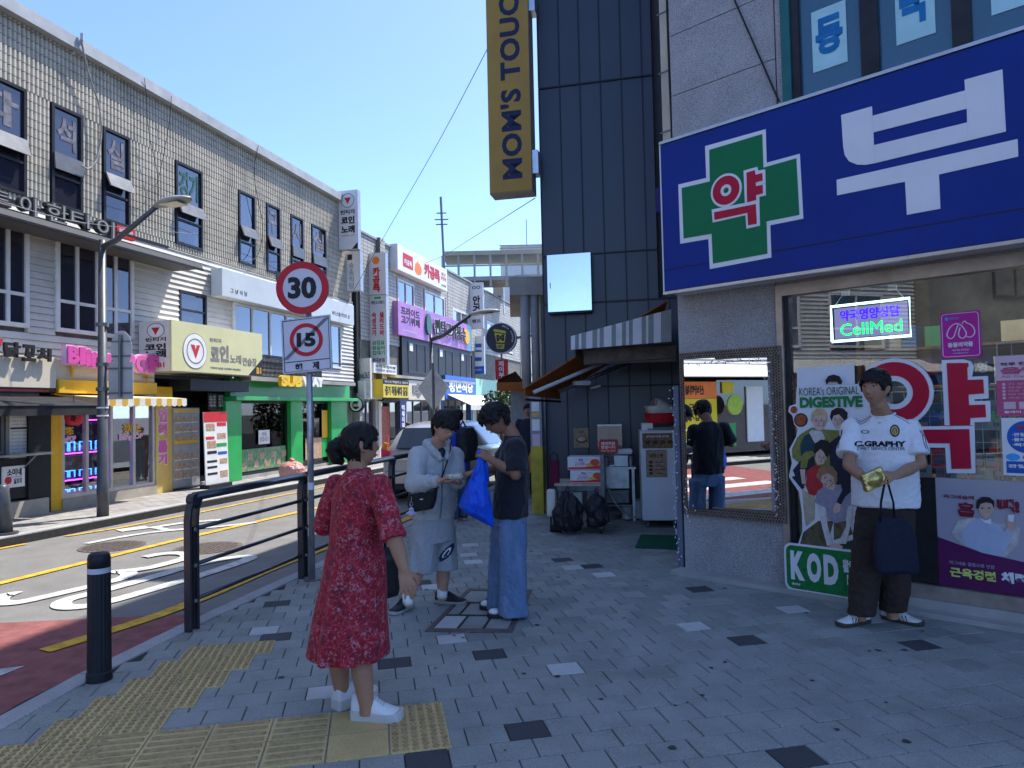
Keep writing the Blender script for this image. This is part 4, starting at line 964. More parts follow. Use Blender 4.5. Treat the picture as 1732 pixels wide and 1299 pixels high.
rm.box('back_wall', m_dkroom, sP-.3, SE, 0, 2.9, 2.4, 2.45); rm.box('side_wall', m_dkroom, sP-.35, sP-.3, 0, 2.9, .36, 2.4); rm.box('floor', m_conc2, sP-.3, SE, -.02, .05, .11, 2.4); rm.box('ceiling', M('ceiling_dim', (.35, .34, .32), .8), sP-.3, SE, 2.88, 2.92, .31, 2.4)
rm.box('tube_light', EM('tube_white', (1, .97, .9), 7.0), 1.6, 2.8, 2.82, 2.85, 1.3, 1.36); rm.box('tube_light', EM('tube_white', (1, .97, .9), 7.0), 3.4, 4.6, 2.82, 2.85, 1.3, 1.36)
m_shelf = M('shelf_wood', (.22, .14, .08), .6, .15, 5)
cols = [M('carton_%s' % n, c, .6, .08, 6) for n, c in (('white', (.62, .62, .60)), ('blue', (.05, .16, .42)), ('orange', (.55, .22, .05)), ('green', (.08, .32, .16)), ('cream', (.55, .48, .34)), ('red', (.45, .05, .05)))]
sf = On(PH, 'medicine_shelf', 'tall wooden shelf unit at the back of the dim pharmacy', 'shelf', 2.5, 0)
for z in (.5, .9, 1.3, 1.7, 2.1): sf.box('shelf_board', m_shelf, sP, 5.5, z, z+.025, 1.95, 2.35)
for x in (sP, 1.9, 2.8, 3.7, 4.6): sf.box('upright', m_shelf, x, x+.03, 0, 2.4, 1.95, 2.35)
rnd = random.Random(3)
for z in (.525, .925, 1.325, 1.725, 2.125):
 x = sP+.08
 while x < 4.5:
  w = rnd.uniform(.08, .22); h = rnd.uniform(.12, .30)
  if rnd.random() < .85 and min(abs(x+w/2-q) for q in (1.9, 2.8, 3.7, 4.6)) > w/2+.05:
   cm_ = rnd.choice(cols); b = On(PH, 'medicine_box', cm_.name[7:]+' carton on the %s shelf at the back of the pharmacy' % ('lowest', 'second', 'third', 'fourth', 'highest')[int(z/.4)-1], 'box', x, z, cm_.name[7:]+' cartons on the back shelves')
   b.box('carton', cm_, x, x+w, z, z+h, 1.98, 2.2)
  x += w+rnd.uniform(.01, .08)
r = Q(1405, 507, 1541, 577, -.10)
nz0 = PH.hit(1406, 578, -.10)[1]; nz1 = PH.hit(1405, 519, -.10)[1]
nx0, nx1 = r[0], r[1]
ne = On(PH, 'neon_sign', 'lit sign with blue Korean letters above green letters hanging in the pharmacy window', 'neon sign', nx0, nz0)
ne.box('backing', EM('neon_backing', (.30, .30, .62), .24), nx0+.02, nx1-.02, nz0+.02, nz1-.02, .112, .12)
ew = EM('neon_white', (.62, .95, 1.0), 1.15)
ne.mb(MB().tube([(nx0, .10, nz0), (nx1, .10, nz0), (nx1, .10, nz1), (nx0, .10, nz1), (nx0, .10, nz0)], .011, 8), 'border_tube', ew)
W = nx1-nx0; Hh = nz1-nz0
ne.text('약국영양상담', EM('neon_ultramarine', (.03, .0, .95), 1.0), nx0+W*.12, nx1-W*.12, nz0+Hh*.55, nz0+Hh*.86, .105, .012, .018); ne.text('CellMed', EM('neon_green', (.0, .95, .12), 1.0), nx0+W*.12, nx1-W*.10, nz0+Hh*.14, nz0+Hh*.47, .105, .012, -.004)
ne.mb(MB().tube([(nx0+.03, .1, nz1), (nx0+W*.2, .1, nz1+.12)], .003, 4).tube([(nx1-.03, .1, nz1), (nx1-W*.2, .1, nz1+.12)], .003, 4), 'hanging_wire', m_steel)
for x in (nx0+W*.2, nx1-W*.2): ne.mb(MB().tube([(x+.03*math.cos(t), .1, nz1+.19+.03*math.sin(t)) for t in [k*.524 for k in range(13)]], .005, 5).box(x-.03, x+.03, .09, .11, nz1+.08, nz1+.15), 'hanger', m_white)
a, zt = PH.hit(1588, 530, .0); b, zb = PH.hit(1660, 603, .0);
pk = On(PH, 'pink_sticker', 'magenta sign with a white line drawing of a dog and cat stuck on the glass', 'sign', a, zb)
def rrect(x0, x1, z0, z1, r, n=5):
 P_ = []
 for cx_, cz_, s_ in ((x1-r, z1-r, 0), (x0+r, z1-r, 1), (x0+r, z0+r, 2), (x1-r, z0+r, 3)):
  for k in range(n+1): t = (s_+k/n)*math.pi/2; P_.append((cx_+r*math.cos(t), cz_+r*math.sin(t)))
 return P_
m_mag = M('magenta_print', (.50, .02, .30), .45, .05, 4); m_blueL = M('light_blue_print', (.05, .35, .75), .5)
pk.poly('sheet', m_mag, rrect(a, b, zb, zt, .012), .020, .026)
def outline(pts, r, y, th=None): return MB().tube([(p[0], y, p[1]) for p in pts], r, 5)
w_, h_ = b-a, zt-zb
o_ = rrect(a+.012, b-.012, zb+.012, zt-.012, .02); pk.mb(outline(o_+o_[:1], .0022, .019), 'border_line', m_white)
def rel(pts): return [(a+w_*x, zb+h_*y) for x, y in pts]
pk.mb(outline(smooth_path3([(*p, 0) for p in rel([(.20, .45), (.15, .50), (.22, .66), (.38, .76), (.52, .72), (.60, .62), (.66, .52), (.60, .42), (.50, .42), (.44, .50), (.50, .66)])], 2), .0038, .019), 'line_drawing', m_white)
pk.mb(outline(smooth_path3([(*p, 0) for p in rel([(.55, .74), (.62, .80), (.66, .74), (.78, .70), (.86, .58), (.84, .48), (.74, .42), (.64, .46)])], 2), .0038, .019), 'line_drawing', m_white)
pk.mb(outline(smooth_path3([(*p, 0) for p in rel([(.20, .45), (.26, .42), (.34, .46), (.40, .62), (.46, .72)])], 2), .0038, .019), 'line_drawing', m_white)
pk.text('동물의약품', m_white, a+w_*.18, b-w_*.2, zb+h_*.235, zb+h_*.34, .019, .003, .03); pk.text('치료·예방·어려워요?', m_white, a+w_*.28, b-w_*.3, zb+h_*.15, zb+h_*.19, .019, .002); pk.text('www.pharm.or.kr', m_white, a+w_*.3, b-w_*.32, zb+h_*.085, zb+h_*.12, .019, .002)
pk.disc('dot', m_blueL, a+w_*.17, zt-h_*.14, .012, .017, .02, 12); pk.text('대한약국', m_blueL, a+w_*.24, a+w_*.48, zt-h_*.165, zt-h_*.115, .018, .002, .02)
y6 = lambda x, y: (1560+x/4.994, 560+y/4.994)
bl = On(PH, 'window_letter', 'giant red Korean letter with a white border on the pharmacy glass behind the man', 'lettering', 2, 1.2)
c = PH.hit(1511, 664); aa = PH.hit(1571, 656)[0]-c[0]; tt = PH.hit(1511, 612)[1]-c[1]
bl.ring('letter_border', m_signw, c[0], c[1], aa*.38, aa+.028, .012, .028, 36, k0=tt/aa*1.0); bl.ring('letter', m_crim, c[0], c[1], aa*.55, aa, .008, .013, 36, k0=tt/aa)
bl.poly('letter_border', m_signw, pp([(160, 245), (345, 238), (405, 255), (432, 300), (415, 385), (550, 378), (556, 570), (432, 577), (434, 590), (570, 590), (573, 765), (436, 770), (438, 797), (185, 797)], 0, y6), .011, .027)
bl.poly('letter', m_crim, pp([(203, 270), (385, 268), (390, 295), (378, 310), (382, 412), (513, 408), (520, 527), (388, 537), (393, 625), (530, 620), (537, 728), (403, 735), (403, 796), (230, 797)], 0, y6), .007, .012)
bl.poly('letter_border', m_signw, pp([(-230, 808), (437, 800), (445, 1202), (202, 1200), (190, 985), (-230, 985)], 0, y6), .010, .026)
bl.poly('letter', m_crim, pp([(-200, 836), (395, 828), (412, 1163), (245, 1165), (230, 948), (-200, 948)], 0, y6), .006, .011)
nb = On(PH, 'navy_board', 'navy board with a red emblem behind the giant red letter', 'sign', 2, 1.5)
m_navy = M('navy_print', (.012, .022, .14), .5, .1, 4)
r = Q(1462, 612, 1682, 642, -.05); nb.box('board', m_navy, r[0], r[1], PH.hit(1682, 648, -.05)[1], PH.hit(1600, 605, -.05)[1], .05, .055); q = Q(1567, 614, 1586, 634, -.05); nb.box('red_emblem', m_red, *q, .047, .05); q = Q(1652, 612, 1671, 630, -.05); nb.text('영', m_white, *q, .049, .003, .05)
r = Q(1558, 690, 1590, 722, -.12); nb2 = On(PH, 'blue_crate', 'bright blue carton behind the wire rack in the window', 'box', r[0], r[2]); nb2.box('carton', M('carton_sky', (.03, .22, .52), .5), r[0], r[1], r[2], r[3], .12, .4)
def rack(label, x0, x1, z0, z1, y):
 t = On(PH, 'wire_rack', label, 'wire rack', x0, z0); mb = MB(); n = int((x1-x0)/.085); k = int((z1-z0)/.085)
 for i in range(n+1): x = x0+(x1-x0)*i/n; mb.box(x-.0022, x+.0022, y, y+.004, z0, z1)
 for j in range(k+1): z = z0+(z1-z0)*j/k; mb.box(x0, x1, y-.004, y, z-.0022, z+.0022)
 t.mb(mb, 'wire_mesh', m_white); t.mb(MB().tube([(x0, y, z0), (x1, y, z0), (x1, y, z1), (x0, y, z1), (x0, y, z0)], .008, 6), 'rim', m_white)
xa = PH.hit(1445, 700)[0]; xb = PH.hit(1683, 650)[0]; xc = 4.4
rack('white wire rack behind the giant red letter', xa, xb-.02, .98, 1.66, .10); rack('white wire rack behind the posters at the right edge', xb+.005, xc, .98, PH.hit(1685, 580)[1], .09)
m_pack = [M('pack_%d' % i, c, .5, .1, 8) for i, c in enumerate([(.60, .62, .62), (.45, .50, .52), (.08, .25, .28), (.60, .55, .45), (.12, .22, .40), (.50, .25, .32)])]
zz = [1.0, 1.10, 1.22, 1.36, 1.50]
for z in zz:
 x = xa+.02
 while x < xc:
  w = rnd.uniform(.07, .15); h = rnd.uniform(.06, .10)
  if rnd.random() < .8:
   pi_ = rnd.randrange(6); b = On(PH, 'hanging_pack', 'small %s pack hung in row %d from the top of the wire rack' % (('white', 'grey', 'teal', 'cream', 'blue', 'pink')[pi_], 5-zz.index(z)), 'pack', x, z, 'packs on the wire rack')
   b.box('pack', m_pack[pi_], x, x+w, z, z+h, .112, .15); b.box('print', rnd.choice(m_pack), x+.01, x+w*.7, z+h*.4, z+h*.8, .109, .112)
  x += w+rnd.uniform(.005, .04)
bx = On(PH, 'display_cabinet', 'low grey display cabinet under the wire rack in the window', 'cabinet', xa, .2); bx.box('front', m_dkroom, xa, xc, .2, .96, .16, .6); bx.box('top', m_alu, xa, xc, .96, .98, .10, .6)
x0 = PH.hit(1684, 650)[0]; x1 = x0+.50
def zof(y, x=1700): return PH.hit(x, y)[1]
m_pinkL = M('pale_pink_print', (.66, .46, .52), .5, .04, 3); m_rose = M('rose_print', (.50, .09, .19), .5, .05, 3)
po = On(PH, 'pink_poster', 'pale pink and rose health poster at the right edge of the window', 'poster', x0, zof(705))
po.box('sheet', m_pinkL, x0, x1, zof(643), zof(602), .018, .024); po.box('lower_sheet', m_rose, x0, x1, zof(704), zof(643.3), .018, .024)
po.text('하루 한번! 모기차단', m_ink, x0+.03, x1-.06, zof(619), zof(613), .017, .002, .02); po.text('올케어', m_rose, x0+.03, x1-.12, zof(633), zof(621), .017, .003, .06); po.text('All Care Pro', m_rose, x0+.03, x1-.2, zof(639), zof(635), .017, .002)
for k in range(5):
 z = zof(650+5.8*k); po.disc('bullet', m_pinkL, x0+.045, z, .010, .016, .018, 12); po.text(('키 성장에 도움', '집중력에 도움', '피로 회복 비타민', '면역력 증진에 도움', '체중조절 유산균'), m_pinkL, x0+.07, x1-.16, z-.006, z+.007, .017, .002) if False else po.text(['키 성장에 도움', '집중력에 도움', '피로 회복에 도움', '면역력 증진', '체중조절 유산균'][k], m_pinkL, x0+.07, x1-.16, z-.006, z+.007, .017, .002)
for k in range(4): po.box('print_square', m_pinkL, x0+.04+k*.09, x0+.11+k*.09, zof(692), zof(680), .0165, .018)
po.text('올케어 프로', m_white, x0+.04, x0+.22, zof(699), zof(695), .017, .002, .03)
x0b = x0+.02
pb = On(PH, 'blue_poster', 'white poster with a big blue circle below the pink poster', 'poster', x0b, zof(806))
pb.box('sheet', m_signw, x0b, x1, zof(804), zof(707), .018, .024); pb.box('band', m_blue, x0b+.02, x1, zof(800), zof(780), .0165, .018)
cz = (zof(712)+zof(766))/2; cr_ = (zof(712)-zof(766))/2; pb.disc('circle', m_blue, x0b+.03+cr_, cz, cr_, .0165, .018)
pb.text('MSM', m_red, x0b+.10, x0b+.26, zof(726), zof(719), .015, .002, .05)
for k, tx in enumerate(['·관절 & 연골', '·콜라겐 공급', '·뼈의 합성']): pb.text(tx, m_white, x0b+.06, x0b+.26, zof(738+8.5*k), zof(732+8.5*k), .015, .002, .03)
for k, mt in enumerate((m_blueL, m_mag)): pb.disc('badge', mt, x0b+.06+k*.10, zof(773), .042, .0165, .018, 20, rz=.026)
pb.text('관절 건강 연골', m_white, x0b+.03, x1-.1, zof(791), zof(785), .0155, .002, .03)
xd0, xd1 = PH.hit(1553, 900)[0], PH.hit(1584, 900)[0]
dk = On(PH, 'window_blackout', 'black strip of window between the man in the white shirt and the purple poster', 'window film', xd0, .2); dk.box('panel', m_black, xd0-.35, xd1, .21, PH.hit(1570, 808)[1], .012, .024)
w = lambda x, y: (1310+x/3.419, 700+y/3.419)
pm_ = On(PH, 'cramp_poster', 'lilac and purple poster of a man in a pale blue shirt', 'poster', xd1, .2)
xR = xd1+1.25; pz0 = .205; pz1 = PH.hit(1640, 811)[1]
m_lil = M('lilac_print', (.34, .32, .42), .5, .05, 3, col2=(.40, .36, .38)); m_plum = M('plum_print', (.10, .012, .085), .5, .06, 3)
pm_.box('sheet', m_lil, xd1+.002, xR, pz0, pz1, .016, .024)
pm_.poly('swoosh', m_plum, [(xd1+.002, pz0)]+pp([(940, 712), (1050, 752), (1200, 805), (1443, 860)], 0, w)+[(xR, PH.hit(1732, 955)[1]-.06), (xR, pz0)], .013, .017)
m_shirtp = M('print_shirt', (.42, .47, .62), .5, .06, 9); m_skinp = M('print_skin', (.55, .36, .28), .5, .06, 12); m_hairp = M('print_hair', (.025, .02, .02), .5)
pm_.poly('splash', M('print_splash', (.55, .50, .50), .5, .2, 14), pp([(1020, 690), (1060, 620), (1150, 600), (1240, 640), (1330, 640), (1420, 660), (1410, 760), (1330, 830), (1200, 800), (1080, 760)], 0, w), .0125, .0135)
pm_.poly('printed_shirt', m_shirtp, pp([(1075, 690), (1130, 630), (1185, 605), (1245, 620), (1290, 640), (1330, 690), (1355, 640), (1385, 680), (1350, 760), (1320, 830), (1200, 805), (1100, 765)], 0, w), .0105, .0125)
pm_.poly('printed_face', m_skinp, pp([(1172, 530), (1190, 505), (1235, 500), (1262, 520), (1266, 560), (1245, 600), (1215, 612), (1185, 580)], 0, w), .009, .0105)
pm_.poly('printed_hair', m_hairp, pp([(1163, 545), (1168, 500), (1200, 480), (1240, 482), (1270, 505), (1268, 548), (1255, 520), (1225, 512), (1190, 522), (1180, 550)], 0, w), .0075, .009)
pm_.poly('printed_hand', m_skinp, pp([(1335, 600), (1360, 590), (1390, 620), (1395, 660), (1365, 690), (1345, 650)], 0, w), .009, .0105); pm_.poly('printed_bottle', m_signw, pp([(1350, 585), (1385, 585), (1380, 625), (1352, 622)], 0, w), .007, .0085)
for x_ in (1200, 1240): pm_.poly('printed_eye', m_hairp, pp([(x_-10, 546), (x_, 541), (x_+10, 546), (x_, 550)], 0, w), .0078, .009)
pm_.poly('printed_mouth', M('print_teeth', (.6, .5, .48), .5), pp([(1203, 578), (1222, 584), (1245, 574), (1225, 594)], 0, w), .0078, .009); pm_.poly('printed_collar', m_signw, pp([(1185, 600), (1215, 618), (1250, 606), (1252, 640), (1215, 630)], 0, w), .0098, .0106)
m_maroon = M('maroon_print', (.20, .012, .03), .5); m_limeL = M('lime_letters', (.62, .70, .16), .5)
def T4(body, mat, x0, y0, x1, y1, bold=.02, sh=0):
 r = PH.rect(1310+x0/3.419, 700+y0/3.419, 1310+x1/3.419, 700+y1/3.419); pm_.text(body, mat, r[0], r[1], min(r[2], r[3]), max(r[2], r[3]), .0105, .003, bold)
T4('마그네슘에', m_maroon, 977, 465, 1152, 497); T4('홈', m_maroon, 1058, 510, 1155, 600, .06); T4('빽!', m_maroon, 1283, 490, 1418, 580, .06)
T4('마그네슘 결핍으로 인한', m_lil, 1010, 848, 1273, 900, .01); T4('근육경련', m_limeL, 1012, 885, 1280, 975, .04); T4('체력', m_signw, 1308, 912, 1460, 995, .05)
DS = .13
k2 = lambda x, y: (1320+x/5.65, 590+y/5.65); k3 = lambda x, y: (1320+x/6.183, 800+y/6.183)
A2 = lambda L: pp(L, DS, k2); A3 = lambda L: pp(L, DS, k3)
sd = On(PH, 'cardboard_standee', 'cut out cardboard advert of a group of young men over a green base', 'standee', PH.hit(1330, 1000, DS)[0], 0)
m_card = M('card_white', (.68, .69, .72), .6, .03, 4)
sd.poly('back_card', m_card, A2([(145, 185), (690, 147), (697, 335), (560, 345), (145, 370)]), -.10, -.092)
sd.poly('card', m_card, A2([(155, 370), (560, 345), (760, 335), (860, 335), (860, 1299)])+A3([(1100, 600), (1100, 900), (440, 895), (160, 870), (180, 760), (230, 610), (225, 420), (195, 200), (120, 90)])+A2([(80, 1220), (110, 1090), (85, 960), (150, 840), (165, 760), (130, 720), (115, 640), (75, 600), (85, 550), (150, 525)]), -DS, -DS+.008)
def fig(name, mat, L, lay, A=A2): sd.poly(name, mat, A(L), -DS-.0012*lay-.001, -DS-.0012*lay+.0004)
P_ = lambda n, c, v=.12: M('print_'+n, c, .55, v, 25)
skin2 = P_('pale_skin', (.62, .44, .37), .06); hblond = P_('blond', (.52, .38, .20)); hblack = P_('black_hair', (.022, .018, .018)); hbrown = P_('brown_hair', (.30, .18, .09))
fig('printed_hair', hblack, [(430, 300), (460, 258), (510, 245), (565, 262), (592, 310), (585, 338), (560, 340), (540, 315), (470, 315), (440, 342)], 1)
olive = P_('olive', (.22, .23, .06)); teal = P_('dark_teal', (.02, .06, .08)); nv = P_('navy_cloth', (.018, .022, .045)); redc = P_('red_cloth', (.45, .03, .035)); lav = P_('lavender', (.30, .29, .38)); camo = M('print_camo', (.05, .045, .03), .6, .2, 14, col2=(.17, .14, .07)); khaki = P_('khaki', (.45, .38, .28)); whs = P_('white_cloth', (.62, .60, .58)); drk = P_('dark_green_seat', (.04, .06, .035))
fig('printed_jacket', olive, [(300, 750), (420, 770), (560, 780), (700, 900), (700, 1100), (420, 1150), (190, 1100), (115, 1040), (110, 960), (160, 850), (200, 810)], 1)
fig('printed_jacket', teal, [(230, 830), (300, 800), (330, 880), (330, 1000), (200, 1060), (190, 920)], 2); fig('printed_shirt', whs, [(275, 800), (300, 775), (400, 790), (430, 860), (330, 900)], 3)
fig('printed_jacket', nv, [(560, 830), (640, 700), (760, 700), (860, 900), (860, 1299), (480, 1299), (470, 900)], 2)
fig('printed_face', skin2, [(310, 660), (330, 620), (400, 610), (435, 650), (440, 710), (410, 770), (372, 785), (330, 760), (308, 700)], 4); fig('printed_hair', hblond, [(292, 690), (300, 610), (350, 572), (410, 572), (452, 620), (450, 690), (438, 705), (430, 650), (400, 632), (330, 640), (312, 700)], 5)
fig('printed_face', skin2, [(495, 650), (520, 620), (590, 620), (610, 660), (600, 720), (565, 765), (530, 760), (500, 710)], 4); fig('printed_hair', hblack, [(475, 650), (490, 590), (540, 562), (600, 568), (645, 610), (640, 700), (615, 740), (612, 680), (560, 625), (510, 640), (492, 690)], 5)
fig('printed_sleeve', nv, [(120, 1160), (200, 1060), (320, 1020), (340, 1120), (250, 1180), (240, 1299), (180, 1299)], 4); fig('printed_sleeve', olive, [(195, 1140), (200, 1030), (240, 985), (310, 975), (330, 1010), (270, 1060), (250, 1140)], 5); fig('printed_hand', skin2, [(190, 1150), (240, 1150), (240, 1240), (245, 1290), (210, 1290)], 6)
fig('printed_shirt', redc, [(250, 1170), (330, 1110), (400, 1130), (420, 1299), (255, 1299)], 5)
fig('printed_face', skin2, [(345, 990), (380, 960), (440, 990), (450, 1050), (420, 1100), (360, 1110), (335, 1060)], 6); fig('printed_hair', hblack, [(320, 980), (330, 910), (390, 865), (460, 880), (492, 950), (470, 1010), (445, 1040), (420, 990), (390, 950), (350, 990), (340, 1000)], 7)
fig('printed_trousers', khaki, [(230, 170), (360, 240), (360, 480), (270, 560), (245, 420)], 2, A3); fig('printed_shirt', redc, [(265, 130), (280, 30), (420, 40), (450, 140), (360, 240), (300, 220)], 3, A3); fig('printed_sleeve', nv, [(120, 40), (260, 0), (250, 160), (225, 170)], 3, A3)
fig('printed_trousers', camo, [(190, 810), (240, 620), (400, 500), (560, 500), (480, 780), (410, 890), (260, 870)], 4, A3); fig('printed_trousers', camo, [(560, 500), (720, 500), (760, 640), (560, 700)], 4, A3); fig('printed_seat', drk, [(470, 770), (760, 700), (900, 700), (900, 890), (470, 895)], 3, A3)
fig('printed_shirt', lav, [(360, 300), (390, 190), (470, 130), (640, 130), (770, 180), (760, 300), (700, 380), (680, 500), (580, 525), (500, 480), (470, 380)], 6, A3)
fig('printed_sleeve', whs, [(385, 320), (480, 370), (500, 560), (550, 740), (490, 755), (440, 560)], 7, A3); fig('printed_sleeve', whs, [(700, 380), (760, 320), (755, 480), (690, 740), (600, 740), (690, 560)], 7, A3); fig('printed_hand', skin2, [(500, 755), (560, 735), (610, 735), (660, 770), (620, 825), (570, 820)], 8, A3)
fig('printed_sleeve', nv, [(620, 60), (760, 40), (780, 160), (680, 250), (640, 330), (590, 300), (650, 180)], 7, A3); fig('printed_hand', skin2, [(590, 310), (635, 330), (630, 400), (570, 425), (550, 380)], 8, A3)
fig('printed_face', skin2, [(410, 30), (470, -10), (560, 10), (590, 100), (560, 180), (500, 165), (430, 90)], 8, A3); fig('printed_hair', hbrown, [(380, 40), (400, -40), (470, -90), (550, -70), (600, 0), (600, 90), (575, 120), (560, 40), (500, 0), (440, 30), (425, 90)], 9, A3)
def pface(x, y, w, tilt=0, A=A2, lay=9.5):
 ct, st = math.cos(tilt), math.sin(tilt); T = lambda L: [(x+(a*ct-b*st)*w, y+(a*st+b*ct)*w) for a, b in L]; E = lambda cx, cy, rx, ry: [(cx+rx*math.cos(t), cy+ry*math.sin(t)) for t in [k*.628 for k in range(10)]]
 for sx in (-1, 1): fig('printed_eye', m_ink, T(E(sx*.42, -.05, .17, .07)), lay, A); fig('printed_brow', hblack, T([(sx*.2, -.30), (sx*.45, -.38), (sx*.68, -.28), (sx*.45, -.31)]), lay, A)
 sh_ = P_('skin_shade', (.42, .25, .19), .06); fig('printed_nose', sh_, T([(.02, -.05), (.14, .36), (-.08, .38)]), lay, A); fig('printed_mouth', P_('lip_print', (.42, .12, .11), .06), T(E(0, .66, .26, .075)), lay, A); fig('printed_cheek', sh_, T([(.72, -.1), (.92, .0), (.80, .6), (.45, 1.02), (.62, .5)]), lay-.4, A)
pface(372, 690, 62); pface(552, 680, 56); pface(395, 1040, 52, .12); pface(500, 70, 78, .45, A3, 10)
fig('printed_bowl', P_('white_disc', (.66, .67, .70)), [(75+55+45*math.cos(t), 585+50*math.sin(t)) for t in [k*.42 for k in range(15)]], 1); fig('printed_food', M('print_stew', (.40, .10, .04), .5, .4, 60), [(130+33*math.cos(t), 583+35*math.sin(t)) for t in [k*.42 for k in range(15)]], 2)
fig('printed_bowl', hblack, [(197+66*math.cos(t), 680+66*math.sin(t)) for t in [k*.35 for k in range(18)]], 2); fig('printed_food', M('print_stew', None), [(197+54*math.cos(t), 680+54*math.sin(t)) for t in [k*.35 for k in range(18)]], 3)
def TS(body, mat, f, x0, y0, x1, y1, bold, lay=6):
 p0, p1 = f(x0, y0), f(x1, y1); r = PH.rect(*p0, *p1, DS); sd.text(body, mat, r[0], r[1], min(r[2:]), max(r[2:]), -DS-.0012*lay, .0015, bold)
TS("KOREA's ORIGINAL", M('green_text', (.03, .10, .05), .5), k2, 182, 372, 755, 434, -.004); TS('DIGESTIVE', M('green_text2', (.015, .20, .06), .5), k2, 186, 462, 790, 556, .055)
gs = PH.rect(1327, 937, 1497, 1003, DS); gx0 = PH.hit(1328, 960, DS)[0]; gx1 = PH.hit(1500, 985, DS)[0]
sd.poly('base_border', m_card, rrect(gx0, gx1, .028, .42, .06), -DS-.012, -DS-.004); sd.poly('base_panel', P_('leaf_green', (.01, .20, .05), .2), rrect(gx0+.018, gx1-.018, .046, .402, .05), -DS-.014, -DS-.011)
gw = gx1-gx0
for i, chh in enumerate('KOD'): sd.text(chh, m_signw, gx0+.055+i*.135, gx0+.17+i*.135, .12, .36, -DS-.0155, .002, .06)
sd.text('활명수\n1897', m_signw, gx0+.475, gx0+.62, .14, .34, -DS-.0155, .002, .04); sd.text('까스활명수', m_signw, gx0+gw*.80, gx1-.03, .10, .35, -DS-.0155, .002, .03)
sd.text('dong', m_signw, gx0+.06, gx0+.13, .07, .10, -DS-.0155, .002, .02)
sd.box('prop', m_card, gx0+.3, gx0+.32, .02, .8, -.10, -.04)
DM = .05
MIRROR_YAW = 6.0
fx0, fz1 = PH.hit(1148, 598, DM); fx1, fz0 = PH.hit(1330, 884, DM); fz1 = (fz1+PH.hit(1308, 584, DM)[1])/2; fz0 = (fz0+PH.hit(1160, 872, DM)[1])/2
mi = On(PH, 'wall_mirror', 'tall mirror in a brown lattice frame on the granite pillar', 'mirror', fx0, fz0)
m_latt = M('lattice_brown', (.20, .15, .115), .6, .2, 20)
fw = .085
for (a, b, c, d) in ((fx0, fx1, fz1-fw, fz1), (fx0, fx1, fz0, fz0+fw), (fx0, fx0+fw, fz0+fw, fz1-fw), (fx1-fw, fx1, fz0+fw, fz1-fw)):
 fb = mi.box('frame_bar', m_latt, a, b, c, d, -DM, -.01, bevel=.006)
mb = MB(); st = .026; gl_ = M('lattice_gap', (.035, .022, .018), .8)
def diam(x, z, r): mb.raw([(x-r, -DM-.0015, z), (x, -DM-.0015, z-r), (x+r, -DM-.0015, z), (x, -DM-.0015, z+r)], [(0, 1, 2, 3)])
x = fx0+.02
while x < fx1-.01:
 for k in range(3):
  for zc in (fz1-fw/2, fz0+fw/2): diam(x+(st/2 if k % 2 else 0), zc+(k-1)*st*.9, .0095)
 x += st
z = fz0+fw
while z < fz1-fw:
 for k in range(3):
  for xc in (fx0+fw/2, fx1-fw/2): diam(xc+(k-1)*st*.9, z+(st/2 if k % 2 else 0), .0095)
 z += st
tag(mi.mb(mb, 'lattice_holes', gl_), kind='stuff')
mi.mb(MB().tube([(fx0+fw, -DM, fz0+fw), (fx1-fw, -DM, fz0+fw), (fx1-fw, -DM, fz1-fw), (fx0+fw, -DM, fz1-fw), (fx0+fw, -DM, fz0+fw)], .008, 6), 'inner_bead', m_latt)
m_mirror = bpy.data.materials.new('mirror_glass'); m_mirror.use_nodes = True
_b = m_mirror.node_tree.nodes['Principled BSDF']; _b.inputs['Metallic'].default_value = 1; _b.inputs['Roughness'].default_value = 0.004; _b.inputs['Base Color'].default_value = (.86, .88, .88, 1)
gp = build(MB().box(-(fx1-fx0)/2+fw*.8, (fx1-fx0)/2-fw*.8, -.002, .002, -(fz1-fz0)/2+fw*.8, (fz1-fz0)/2-fw*.8), 'mirror_pane', m_mirror, mi.r)
gp.location = ((fx1-fx0)/2, -.035, (fz1-fz0)/2); gp.rotation_euler = (math.radians(0.0), 0, math.radians(MIRROR_YAW))
sl_ = On(PH, 'string_lights', 'white bead string lights wound round the mirror and the corner post', 'string lights', fx0, .5)
mb = MB(); wire = []
def beads(path, n):
 for k in range(n):
  t = k/(n-1)*(len(path)-1); i = min(int(t), len(path)-2); p = Vector(path[i]).lerp(Vector(path[i+1]), t-i)
  q = p+Vector((rnd.gauss(0, .016), rnd.gauss(0, .006)-.012, rnd.gauss(0, .012))); mb.sphere(q, .0068, 6, 4); wire.append(p)
beads([(fx0+fw+.03, -DM, fz0+.05), (fx0+fw+.0, -DM, fz0+.5), (fx0+fw+.02, -DM, fz1-fw-.03), (fx1-fw-.02, -DM, fz1-fw-.03), (fx1-fw+.02, -DM, fz0+.5), (fx1-fw-.0, -DM, fz0+fw)], 130)
beads([(-.04, -.03, .12), (-.07, -.04, .6), (-.05, -.03, 1.1), (-.06, -.04, 1.75)], 55); beads([(fx0+.06, -DM, fz0-.05), (fx0+.02, -DM, fz0+.10), (fx0+.05, -DM, fz0+.3)], 16)
tag(sl_.mb(mb, 'bulbs', M('bulb_white', (.80, .82, .88), .25, .02, 5)), kind='stuff')
sl_.mb(MB().tube(wire[:130], .0018, 4), 'wire', m_dkframe)
cp = On(PH, 'corner_post', 'thin blue grey metal post at the pharmacy corner beside the freezer', 'post', -.06, 0); cp.box('post', M('post_bluegrey', (.14, .16, .22), .5, .1, 5), -.09, -.035, 0, 1.78, .02, .10)
ct = On(PH, 'cable_conduit', 'beige conduit strips running up the pharmacy corner', 'conduit', 0, 3.4)
